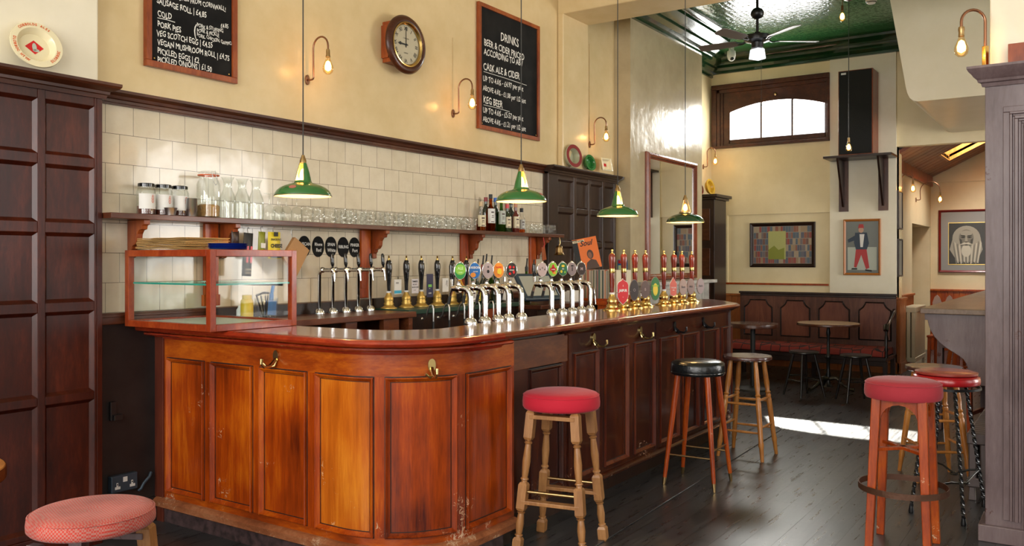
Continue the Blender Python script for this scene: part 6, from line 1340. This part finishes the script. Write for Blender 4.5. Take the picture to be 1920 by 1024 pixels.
# two narrow frames on the doorway reveal
for z0, z1, nm in ((zv(430, 12.05, 2.07), zv(357, 12.05, 2.07), 'upper'), (zv(519, 12.05, 2.07), zv(448, 12.05, 2.07), 'lower')):
    t = thing('narrow_picture', 'narrow dark edged picture, %s of the two on the doorway reveal' % nm, 'picture', (0, 0, 0))
    mframe(12.0, 12.29, z0, z1, 2.079, [(0, 0), (0, .02), (.02, .02), (.02, 0)], 'darkwood', t); MB().box(12.015, 12.275, 2.070, 2.076, z0 + .015, z1 - .015).build('print', M['pale3' if nm == 'upper' else 'sepia2'], t, smooth=0)
# ================================================================== speaker on its shelf
sx0 = 11.56; ya, yb = yu(1636, sx0), yu(1571, sx0)
t = thing('loudspeaker', 'tall black fronted wooden loudspeaker standing on the bracket shelf', 'speaker', (0, 0, 0))
z0, z1 = 2.802, zv(130, sx0, 2.5)
MB().box(sx0 + .02, XB - .062, ya, yb, z0, z1).build('cabinet', M['orange'], t, smooth=0, bevel=.004); MB().box(sx0, sx0 + .02, ya + .012, yb - .012, z0 + .015, z1 - .012).build('grille', M['grille'], t, smooth=0, bevel=.003)
MB().box(sx0 - .002, sx0, yb - .10, yb - .04, z1 - .055, z1 - .03).build('badge', M['steel'], t, smooth=0)
t = thing('speaker_shelf', 'dark wooden wall shelf on two tapering brackets below the loudspeaker', 'shelf', (0, 0, 0))
MB().box(11.50, XB - .062, 2.06, 2.885, 2.77, 2.80).build('board', M['darkwood'], t, smooth=0, bevel=.003)
for yy in (2.23, 2.72):
    b = MB().box(XB - .085, XB - .062, yy - .06, yy + .06, 2.10, 2.77).build('bracket_plate', M['benchwood'], t, smooth=0, bevel=.002); MB().prism([(XB - .085, 2.77), (11.55, 2.77), (XB - .12, 2.16), (XB - .085, 2.16)], yy - .012, yy + .012, 'y').build('bracket_fin', M['darkwood'], b, smooth=0)
# ================================================================== bench (settle)
XBk = 11.0; y0, y1 = yu(1680, XBk), yu(1388, XBk); bw = y1 - y0
t = thing('settle_bench', 'long dark oak settle with four shaped back panels and red patterned cushion', 'bench', (0, 0, 0))
MB().box(XBk, XBk + .03, y0, y1, .34, 1.03).build('backrest', M['benchwood'], t, smooth=0)
MB().box(XBk - .03, XBk + .05, y0 - .01, y1 + .01, 1.03, 1.055).box(XBk - .012, XBk + .04, y0, y1, 1.0, 1.03).build('top_rail', M['darkwood'], t, smooth=0, bevel=.004)
pw = bw / 4
for k in range(4):
    c = y0 + pw * (k + .5); w = pw * .40; zt, zb = .955, .49; ch = .07
    pl = [(c - w, zb), (c + w, zb), (c + w, zt - .10), (c + w - .02, zt - .085), (c + w - .05, zt - .06), (c + w - .075, zt - .02), (c + w - .08, zt), (c - w + .08, zt), (c - w + .075, zt - .02), (c - w + .05, zt - .06), (c - w + .02, zt - .085), (c - w, zt - .10)]
    inner_ = [(c + (a - c) * .90, (zt + zb) / 2 + (b - (zt + zb) / 2) * .93) for a, b in pl]; m = len(pl)
    p = MB().prism(inner_, XBk - .004, XBk, 'x').build('panel', M['benchpanel'], t, smooth=0)
    vs = [(XBk - .001, a, b) for a, b in pl] + [(XBk - .018, (a + q[0]) / 2, (b + q[1]) / 2) for (a, b), q in zip(pl, inner_)] + [(XBk - .003, a, b) for a, b in inner_]
    MB().add(vs, [(i + m * j, (i + 1) % m + m * j, (i + 1) % m + m * (j + 1), i + m * (j + 1)) for i in range(m) for j in (0, 1)]).build('panel_moulding', M['blackwood'], p, smooth=0)
MB().box(10.48, XBk, y0 + .01, y1, .30, .345).box(10.50, 10.53, y0 + .01, y1, .24, .32).build('seat_frame', M['darkwood'], t, smooth=0, bevel=.004)
mb = MB(); n = 40; prof = [(10.46, .35), (10.455, .38), (10.47, .42), (10.55, .44), (10.8, .445), (10.98, .43), (10.99, .35)]
mb.prism([(a, b) for a, b in prof], y0 + .03, y1 - .01, 'y'); mb.build('cushion', M['cushion'], t, smooth=40, bevel=.01)
for yy in (y0 + .03, (y0 + y1) / 2, y1 - .05):
    MB().bar((10.52, yy, .30), (10.52, yy, 0), .05, .04).build('leg', M['darkwood'], t, smooth=0, bevel=.003); MB().bar((10.97, yy, .34), (10.99, yy, 0), .05, .05).build('leg', M['darkwood'], t, smooth=0, bevel=.003)
for yy in (y0 + .02,):
    MB().turned((10.53, yy, .34), (10.53, yy, .66), [(0, .022), (.2, .016), (.3, .024), (.4, .014), (.7, .022), (.85, .014), (1, .02)], 14).build('arm_post', M['blackwood'], t)
    MB().tube([(10.50, yy, .655), (10.53, yy, .70), (10.62, yy, .71), (10.75, yy, .76), (10.9, yy, .82), (11.0, yy, .86)], [.028, .034, .022, .020, .024, .022], 12).build('armrest', M['blackwood'], t, smooth=50)
# ================================================================== round tables
def round_table(label, x, y, r, h, top, iron=True, thick=.03):
    t = thing('round_table', label, 'table', (x, y, 0))
    MB().lathe([(.0005, h - thick), (r - .006, h - thick), (r, h - thick + .008), (r, h - .006), (r - .006, h), (.0005, h)], 48).build('table_top', M[top], t, smooth=40)
    MB().lathe([(r - .002, h - thick), (r + .001, h - thick + .004), (r + .001, h - .008), (r - .002, h - .002)], 48, close=True).build('edge_band', M['railwood'], t)
    if iron:
        MB().lathe([(.06, .04), (.03, .06), (.022, .12), (.034, .16), (.02, .20), (.018, .34), (.034, .36), (.036, .38), (.018, .40), (.016, .60), (.026, .64), (.018, .68), (.016, h - thick - .02), (.09, h - thick - .015), (.09, h - thick), (.0005, h - thick)], 18).build('pedestal', M['iron'], t, smooth=50)
        for k in range(3):
            a = .5 + k * 2 * PI / 3; c, s = math.cos(a), math.sin(a)
            MB().tube([(c * .02, s * .02, .13), (c * .09, s * .09, .14), (c * .16, s * .16, .07), (c * .24, s * .24, .025), (c * .28, s * .28, .022)], [.028, .02, .018, .016, .024], 10).build('foot', M['irongold'], t, smooth=50)
    else:
        MB().tube([(0, 0, .03), (0, 0, h - thick)], .028, 16).lathe([(.0005, 0), (.2, 0), (.19, .02), (.05, .045), (.0005, .046)], 28).build('pedestal', M['blackmatte'], t)
    return t
round_table('round pub table with pale wooden top and black iron feet in front of the bench', 10.0, 2.45, .335, .755, 'tabletop')
round_table('dark topped round table on a black pole, half hidden by the bar end', 9.55, 3.16, .27, .75, 'darktop', False, .05)
round_table('round wooden table whose edge shows beside the panelling', 1.262, 3.386, .33, .72, 'honey', False, .045)
# ================================================================== stools
def cushion_prof(r, z0, z1): h = z1 - z0; return [(.0005, z0), (r * .96, z0), (r * .995, z0 + h * .12), (r, z0 + h * .35), (r * .99, z0 + h * .62), (r * .965, z0 + h * .78), (r * .93, z0 + h * .86), (r * .80, z0 + h * .95), (r * .45, z0 + h * 1.0), (.0005, z0 + h * 1.0)]
def piping(t, r, z, mat): MB().lathe([(r - .002, z - .003), (r + .003, z), (r - .002, z + .003)], 48, close=True).build('piping', M[mat], t)
def seat(t, r, z0, z1, mat, dip=0):
    pr = cushion_prof(r, z0, z1)
    if dip: pr = pr[:-2] + [(r * .45, z1 - dip * .7), (.0005, z1 - dip)]
    s = MB().lathe(pr, 56).build('seat', M[mat], t, smooth=60); piping(s, r * .972, z0 + (z1 - z0) * .77, mat); return s
tl_ = [(0, .5), (.02, .5), (.025, .9), (.05, .75), (.06, 1.0), (.08, .95), (.10, .7), (.2, .8), (.5, 1.0), (.8, .8), (.88, .7), (.9, .95), (.93, 1.), (.95, .7), (1, .75)]
def turned_leg(t, a, b, blocks, r, mat, cut=()):
    # leg between a (top) and b (foot); blocks = (z0,z1) square sections
    a = Vector(a); b = Vector(b); P = lambda z: a + (b - a) * ((a.z - z) / (a.z - b.z))
    mb = MB(); zs_ = sorted([z for q in blocks for z in q], reverse=True); cur = a.z
    sec = []; bl_ = sorted(blocks, key=lambda q: -q[1])
    for (z0, z1) in bl_:
        if cur > z1 + .01: sec.append((cur, z1))
        w = r * 2.15; n = .006
        rot = math.atan2(a.y, a.x) - PI / 4
        mb.bar(P(z1 - n * 2), P(z0 + n * 2), w, w, rot); mb.bar(P(z1), P(z1 - n * 2), w * .72, w, rot); mb.bar(P(z0 + n * 2), P(z0), w, w * .72, rot); cur = z0
    if cur > b.z + .01: sec.append((cur, b.z))
    for (u_, l_) in sec: mb.turned(P(u_), P(l_), [(q, r * k) for q, k in tl_], 16)
    return mb.build('leg', M[mat], t, smooth=40)
def corners(h, rot=0): return [(h * math.sqrt(2) * math.cos(rot + PI / 4 + k * PI / 2), h * math.sqrt(2) * math.sin(rot + PI / 4 + k * PI / 2)) for k in range(4)]
# crimson velvet stool
t = thing('bar_stool', 'crimson velvet topped bar stool with turned pale oak legs in front of the bar', 'bar stool', (3.77, 2.235, 0), math.radians(11))
seat(t, .197, .705, .793, 'velvet')
ca_, cb = corners(.115), corners(.172)
for k in range(4): turned_leg(t, (*ca_[k], .70), (*cb[k], 0), [(.555, .70), (.205, .345), (0, .075)], .0205, 'oak')
def at_z(k, z, A=ca_, B=cb, zt=.70): f = (zt - z) / zt; return Vector((A[k][0] + (B[k][0] - A[k][0]) * f, A[k][1] + (B[k][1] - A[k][1]) * f, z))
for k in range(4):
    MB().bar(at_z(k, .672), at_z((k + 1) % 4, .672), (.052, .02), (.052, .02), 0).build('apron', M['oak'], t, smooth=0, bevel=.002)
    MB().bar(at_z(k, .25), at_z((k + 1) % 4, .25), (.045, .018), (.045, .018), 0).build('stretcher', M['oak'], t, smooth=0, bevel=.002)
for k in (1, 3):
    MB().tube([at_z(k, .30), at_z((k + 1) % 4, .30)], .0085, 12).build('brass_foot_rail', M['oldbrass'], t)
# black leather stool
t = thing('bar_stool', 'black leather bar stool with four straight splayed legs tipped in metal', 'bar stool', (5.335, 2.13, 0), math.radians(2))
seat(t, .175, .712, .806, 'leather'); MB().lathe([(.176, .722), (.1775, .725), (.1775, .729), (.176, .732)], 48, close=True).build('trim', M['black'], t)
ca_, cb = corners(.098), corners(.168)
for k in range(4):
    A, B = Vector((*ca_[k], .715)), Vector((*cb[k], 0)); C = A + (B - A) * .925
    lg = MB().turned(A, C, [(0, .0185), (.3, .0185), (1, .0125)], 16).build('leg', M['redwood'], t, smooth=50); MB().turned(C, B, [(0, .0135), (1, .009)], 14).build('metal_tip', M['oldbrass'], lg, smooth=50)
for k in range(4):
    zz = .20 if k % 2 else .245; a, b = at_z(k, zz, ca_, cb, .69), at_z((k + 1) % 4, zz, ca_, cb, .69); MB().tube([a, b], .006, 10).build('stretcher', M['oldbrass'], t)
# honey wood stool and its twin
ws = thing('bar_stool', 'round wooden bar stool with dark seat and honey coloured turned legs at the bar end', 'bar stool', (6.31, 2.13, 0), math.radians(0))
MB().lathe([(.0005, .712), (.16, .712), (.178, .72), (.180, .735), (.174, .745), (.0005, .742)], 48).build('seat', M['darktop'], ws, smooth=50)
ca_, cb = corners(.092), corners(.166)
for k in range(4): MB().turned((*ca_[k], .715), (*cb[k], 0), [(0, .014), (.1, .017), (.25, .020), (.33, .014), (.345, .021), (.36, .015), (.38, .021), (.40, .016), (.42, .020), (.5, .0195), (.8, .017), (.84, .020), (.87, .016), (1, .012)], 16).build('leg', M['honey'], ws, smooth=50)
for k in range(4):
    for zz in ((.20, .40) if k % 2 else (.235, .43)):
        a, b = at_z(k, zz, ca_, cb, .715), at_z((k + 1) % 4, zz, ca_, cb, .715); MB().turned(a, b, [(0, .007), (.5, .0105), (1, .007)], 12).build('stretcher', M['honey'], ws, smooth=50)
copy_tree(ws, (6.36, .875, 0), .5, 'honey wood bar stool standing just beyond the red vinyl stool')
# dusty red velvet stool, square legs, iron hoop
t = thing('bar_stool', 'dusty red velvet bar stool with square legs and a flat iron foot hoop', 'bar stool', (4.745, .795, 0))
seat(t, .184, .755, .852, 'velvet2')
tp_, bt = [(.105, .105), (-.105, .105), (-.105, -.105), (.105, -.105)], [(.145, .135), (-.145, .135), (-.145, -.135), (.145, -.135)]
for k in range(4): MB().bar((*tp_[k], .76), (*bt[k], 0), .045, .036, 0).build('leg', M['redwood'], t, smooth=0, bevel=.004)
for k in range(4):
    a, b = at_z(k, .715, tp_, bt, .76), at_z((k + 1) % 4, .715, tp_, bt, .76)
    d = (b - a); L_ = d.length; d.normalize(); pl = [(0, .045), (L_, .045), (L_, -.055), (L_ - .02, -.06)] + [(L_ / 2 + (L_ / 2 - .025) * math.cos(q * PI / 8), -.055 + .07 * math.sin(q * PI / 8)) for q in range(1, 8)] + [(.02, -.06), (0, -.055)]
    ang = math.atan2(d.y, d.x); MB().prism(pl, -.008, .008, 'y').xf(Matrix.Translation(a) @ Matrix.Rotation(ang, 4, 'Z')).build('arched_apron', M['redwood'], t, smooth=0)
for k in (0, 1): MB().bar(at_z(k, .50, tp_, bt, .76), at_z(k + 2, .50, tp_, bt, .76), (.032, .016), (.032, .016), 0).build('cross_stretcher', M['redwood'], t, smooth=0, bevel=.002)
MB().lathe([(.208, .285), (.213, .285), (.213, .315), (.208, .315)], 56, close=True).build('foot_hoop', M['rustiron'], t)
# red vinyl stool on twisted iron
t = thing('bar_stool', 'shiny red vinyl bar stool on black twisted iron legs with scrolled foot ring', 'bar stool', (5.56, .70, 0), .0)
seat(t, .178, .738, .795, 'vinyl'); MB().lathe([(.155, .794), (.166, .796), (.166, .806), (.145, .812), (.0005, .811), (.0005, .794)][::-1], 48).build('seat_pad', M['vinyltop'], t, smooth=50)
MB().lathe([(.175, .712), (.182, .712), (.182, .726), (.175, .726)], 48, close=True).build('iron_ring', M['iron'], t)
V = [(-.17, .16), (-.275, -.12), (.20, -.175), (.29, .11)]; tops = [(a * .52, b * .52) for a, b in V]
for k in range(4):
    A = Vector((*tops[k], .715)); B = Vector((*V[k], .035)); n = 64; mb = MB(); vs = []
    for i in range(n + 1):
        p = A + (B - A) * i / n; a0 = i * .42
        for q in range(4): vs.append(p + Vector((math.cos(a0 + q * PI / 2), math.sin(a0 + q * PI / 2), 0)) * .0115)
    mb.add(vs, [(3, 2, 1, 0), tuple(4 * n + q for q in range(4))] + [(4 * i + q, 4 * i + (q + 1) % 4, 4 * i + 4 + (q + 1) % 4, 4 * i + 4 + q) for i in range(n) for q in range(4)])
    mb.build('twisted_leg', M['iron'], t, smooth=20); MB().lathe([(.0005, 0), (.014, 0), (.016, .012), (.010, .04), (.0005, .045)], 12, c=(B.x, B.y, 0)).build('foot', M['iron'], t)
rp = [V[k][0] * .86 for k in range(4)]
for k in range(4):
    a = Vector((V[k][0] * .86, V[k][1] * .86, .22)); b = Vector((V[(k + 1) % 4][0] * .86, V[(k + 1) % 4][1] * .86, .22)); m_ = (a + b) / 2 * .82
    MB().tube([a, a * .6 + m_ * .45, m_, b * .6 + m_ * .45, b], .006, 8).tube([m_ + Vector((.028 * math.cos(q * .6), .028 * math.sin(q * .6), 0)) * (1 - q * .05) for q in range(12)], .005, 6).build('foot_ring_scroll', M['iron'], t)
# checked fabric stool close to the camera
t = thing('low_stool', 'round stool with worn red checked fabric seat beside the panelling', 'stool', (1.53, 2.64, 0), .5)
seat(t, .188, .608, .668, 'hound', .010)
ca_, cb = corners(.115), corners(.155)
for k in range(4): turned_leg(t, (*ca_[k], .58), (*cb[k], 0), [(.46, .58), (.15, .26), (0, .06)], .021, 'purple' if k != 3 else 'oak')
for k in range(4):
    MB().bar(at_z(k, .545, ca_, cb, .58), at_z((k + 1) % 4, .545, ca_, cb, .58), (.06, .02), (.06, .02), 0).build('apron', M['purple'], t, smooth=0, bevel=.002); MB().bar(at_z(k, .2, ca_, cb, .58), at_z((k + 1) % 4, .2, ca_, cb, .58), (.04, .018), (.04, .018), 0).build('stretcher', M['purple'], t, smooth=0)
# low black stools by the pale table
def low_stool(label, x, y, rz):
    t = thing('low_stool', label, 'stool', (x, y, 0), rz)
    MB().lathe([(.0005, .455), (.14, .455), (.155, .463), (.155, .475), (.148, .483), (.0005, .478)], 36).build('seat', M['blackwood'], t, smooth=50); A, B = corners(.075), corners(.15)
    for k in range(4): MB().turned((*A[k], .46), (*B[k], 0), [(0, .013), (.4, .016), (1, .011)], 12).build('leg', M['blackwood'], t, smooth=50)
    for k in range(4): MB().tube([at_z(k, .17 + .04 * (k % 2), A, B, .46), at_z((k + 1) % 4, .17 + .04 * (k % 2), A, B, .46)], .008, 8).build('stretcher', M['blackwood'], t)
low_stool('low black wooden stool in front of the bench, between the two tables', 9.42, 2.56, .9); low_stool('low black wooden stool beside the pale topped table, nearer the doorway', 9.36, 2.02, .6)
# stool, chair and table in the side room
t = thing('side_room_stool', 'reddish wooden stool with square legs beyond the doorway', 'stool', (11.4, 1.22, 0), .3)
MB().box(-.15, .15, -.15, .15, .60, .635).build('seat', M['orange'], t, smooth=0, bevel=.006); A, B = [(.12, .12), (-.12, .12), (-.12, -.12), (.12, -.12)], [(.19, .19), (-.19, .19), (-.19, -.19), (.19, -.19)]
for k in range(4): MB().bar((*A[k], .60), (*B[k], 0), .045, .04).build('leg', M['redwood'], t, smooth=0, bevel=.003); MB().bar(at_z(k, .18, A, B, .6), at_z((k + 1) % 4, .18, A, B, .6), (.03, .02), (.03, .02)).build('stretcher', M['redwood'], t, smooth=0)
t = thing('wooden_chair', 'mauve brown wooden chair behind the red vinyl stool', 'chair', (8.0, .95, 0), -.2)
MB().box(-.2, .2, -.2, .2, .43, .46).build('seat', M['purple'], t, smooth=0, bevel=.006)
for a, b in ((-.17, -.17), (-.17, .17)): MB().bar((a, b, .43), (a * 1.1, b * 1.1, 0), .04, .035).build('leg', M['redwood'], t, smooth=0)
for a, b in ((.17, -.17), (.17, .17)): MB().bar((a + .03, b, .86), (a * 1.1, b * 1.05, 0), .045, .05).build('leg', M['purple'], t, smooth=0, bevel=.003)
MB().box(.175, .20, -.16, .16, .70, .84).build('backrest', M['purple'], t, smooth=0, bevel=.004); MB().box(-.17, .17, -.18, -.16, .2, .23).box(-.17, .17, .16, .18, .2, .23).build('stretcher', M['redwood'], t, smooth=0)
t = thing('wooden_chair', 'chair with two pale rounded back posts showing above the ledge', 'chair', (12.75, 1.60, 0), -.1)
MB().box(-.2, .2, -.2, .2, .43, .46).build('seat', M['redwood'], t, smooth=0, bevel=.006)
for a, b in ((-.17, -.17), (-.17, .17), (.17, -.17), (.17, .17)): MB().bar((a, b, .43), (a * 1.05, b * 1.05, 0), .04, .035).build('leg', M['redwood'], t, smooth=0)
for b in (-.075, .075): MB().prism([(b - .05, .45), (b + .05, .45), (b + .055, .90), (b + .03, .97), (b, 1.0), (b - .03, .97), (b - .055, .90)], -.19, -.17, 'x').build('back_post', M['palechair'], t, smooth=0, bevel=.004)
# ================================================================== radiators
def radiator(label, x0, x1, y0, y1, z0, z1, n, mat):
    t = thing('radiator', label, 'radiator', (0, 0, 0)); w = (x1 - x0) / n
    for k in range(n):
        a = x0 + k * w; mb = MB(); yc_ = (y0 + y1) / 2; h = (y1 - y0) / 2
        for q in (-1, 0, 1): mb.box(a + .006, a + w - .006, yc_ + q * h * .64 - h * .24, yc_ + q * h * .64 + h * .24, z0 + .03, z1 - .03)
        mb.box(a + .002, a + w - .002, y0 + .004, y1 - .004, z1 - .07, z1).box(a + .002, a + w - .002, y0 + .004, y1 - .004, z0, z0 + .06); mb.build('section', M[mat], t, smooth=0, bevel=.008)
    for a in (x0 + w * .5, x1 - w * .5):
        for b in (y0 + .03, y1 - .03): MB().bar((a, b, z0 + .02), (a, b, 0), .03, .04).build('foot', M[mat], t, smooth=0, bevel=.004)
radiator('tall cream column radiator just inside the side room', 12.46, 13.3, 1.93, 2.12, .10, .83, 12, 'radcream')
radiator('low dark ribbed cast iron radiator beside the mauve post', 5.86, 7.0, .44, .63, .08, .41, 16, 'radiron')
# ================================================================== wall shelf with shaped bracket, and the mauve post
t = thing('drinks_ledge', 'long mauve brown ledge on a shaped bracket running from the post', 'ledge', (0, 0, 0))
MB().prism([(6.955, 1.05), (6.955, .40), (11.7, .40), (11.7, 1.05)], 1.06, 1.10, 'z').build('ledge_top', M['ledgetop'], t, smooth=0, bevel=.005)
bx = 7.0; og = [(525, 270), (527, 322), (548, 325), (556, 360), (572, 405), (600, 450), (640, 492), (700, 535), (760, 568), (810, 600), (836, 640), (850, 690), (880, 694), (884, 735), (932, 740), (935, 790), (1010, 790), (1010, 270)]
pl = [(yu(1600 + a / 3.938, bx), zv(520 + b / 3.938, bx, .8)) for a, b in og]; pl = [(a, min(b, 1.06)) for a, b in pl]
MB().prism(pl, bx, bx + .035, 'x').build('bracket', M['purple'], t, smooth=0, bevel=.003)
low_w = MB().box(7.02, 11.9, .30, .40, 0, 1.06); low_w.build('ledge_wall', M['purple'], t, smooth=0)
yl = yu(1847, 5.08)
pst = thing('joinery_post', 'mauve brown painted joinery post with moulded architrave and cornice', 'post', (0, 0, 0))
MB().box(5.08, 5.30, -1.4, yl, 0, 2.36).build('post_body', M['purple'], pst, smooth=0, bevel=.003)
y_ = yu(1881, 5.08); steps = [(.030, .012), (.012, .022), (.010, .012), (.016, .026), (.012, .016), (.010, .006), (.02, .014), (.02, .004)]
a = y_
top0 = 2.24
for i, (w, d) in enumerate(steps):
    tz = top0 - (y_ - a); MB().box(5.08 - d, 5.0845, a - w, a, .12 if i < 5 else 0, tz - w - .0005).box(5.08 - d, 5.085, -1.3, a, tz - w, tz).build('architrave_moulding', M['purple'], pst, smooth=0, bevel=.0025); a -= w
MB().box(5.076, 5.083, -1.3, a, 0, tz - w).build('opening_shade', M['blackmatte'], pst, smooth=0)  # black sheet standing for the shade in the door opening
pr = [(0, 2.35), (.012, 2.35), (.018, 2.368), (.03, 2.372), (.034, 2.385), (.05, 2.40), (.056, 2.41), (.070, 2.425), (.078, 2.44), (.078, 2.452), (-.22, 2.452), (-.22, 2.35)]
vs = []; m = len(pr)
for yy in (-1.4, 1):
    for o, z in pr: vs.append((5.08 - o, yy if yy < 0 else yl + max(o, 0), z))
mb = MB().add(vs, [tuple(range(m)), tuple(range(m, 2 * m))[::-1]] + [(k, (k + 1) % m, m + (k + 1) % m, m + k) for k in range(m)]); mb.build('cornice', M['purple'], pst, smooth=20)
MB().box(5.05, 5.33, -1.42, yl + .03, 0, .085).build('plinth', M['purple'], pst, smooth=0, bevel=.004)
struct('wall_post_pier', MB().box(5.14, 5.36, -1.4, yu(1856, 5.14), 2.452, 4.8), M['cream_pale'], smooth=0, bevel=.006)
tag(MB().box(5.03, 5.12, .10, yu(1890, 5.03), 2.4535, 2.55).build('wooden_box', M['orange'], smooth=0, bevel=.002), 'orange wooden box end on top of the post cornice', 'box')
# ================================================================== sockets and cable on the dark wall
t = thing('double_socket', 'slate grey double power socket low on the dark wall', 'power socket', (2.595, 4.332, .215))
MB().box(0, .152, -.035, 0, 0, .09).build('plate', M['slate'], t, smooth=0, bevel=.005)
for x in (.02, .105): MB().box(x + .008, x + .018, -.0365, -.034, .030, .052).box(x, x + .030, -.0365, -.034, .018, .032).build('socket_face', M['white'], t, smooth=0); MB().box(x + .010, x + .016, -.0375, -.036, .040, .048).build('pin_hole', M['inkblack'], t, smooth=0)
MB().box(.066, .090, -.0375, -.034, .052, .078).build('rocker_switch', M['white'], t, smooth=0)
tag(MB().tube([(2.765, 4.32, .195), (2.775, 4.31, .205), (2.79, 4.31, .23), (2.825, 4.31, .26), (2.84, 4.318, .28)], .008, 8).build('power_cable', M['slate']), 'grey cable running from the socket behind the bar end', 'cable')
tag(MB().box(2.60, 2.635, 4.312, 4.331, .60, .70).box(2.61, 2.66, 4.295, 4.331, .60, .63).build('wall_latch', M['darkpaint'], smooth=0, bevel=.003), 'black painted metal latch on the dark lower wall', 'latch')
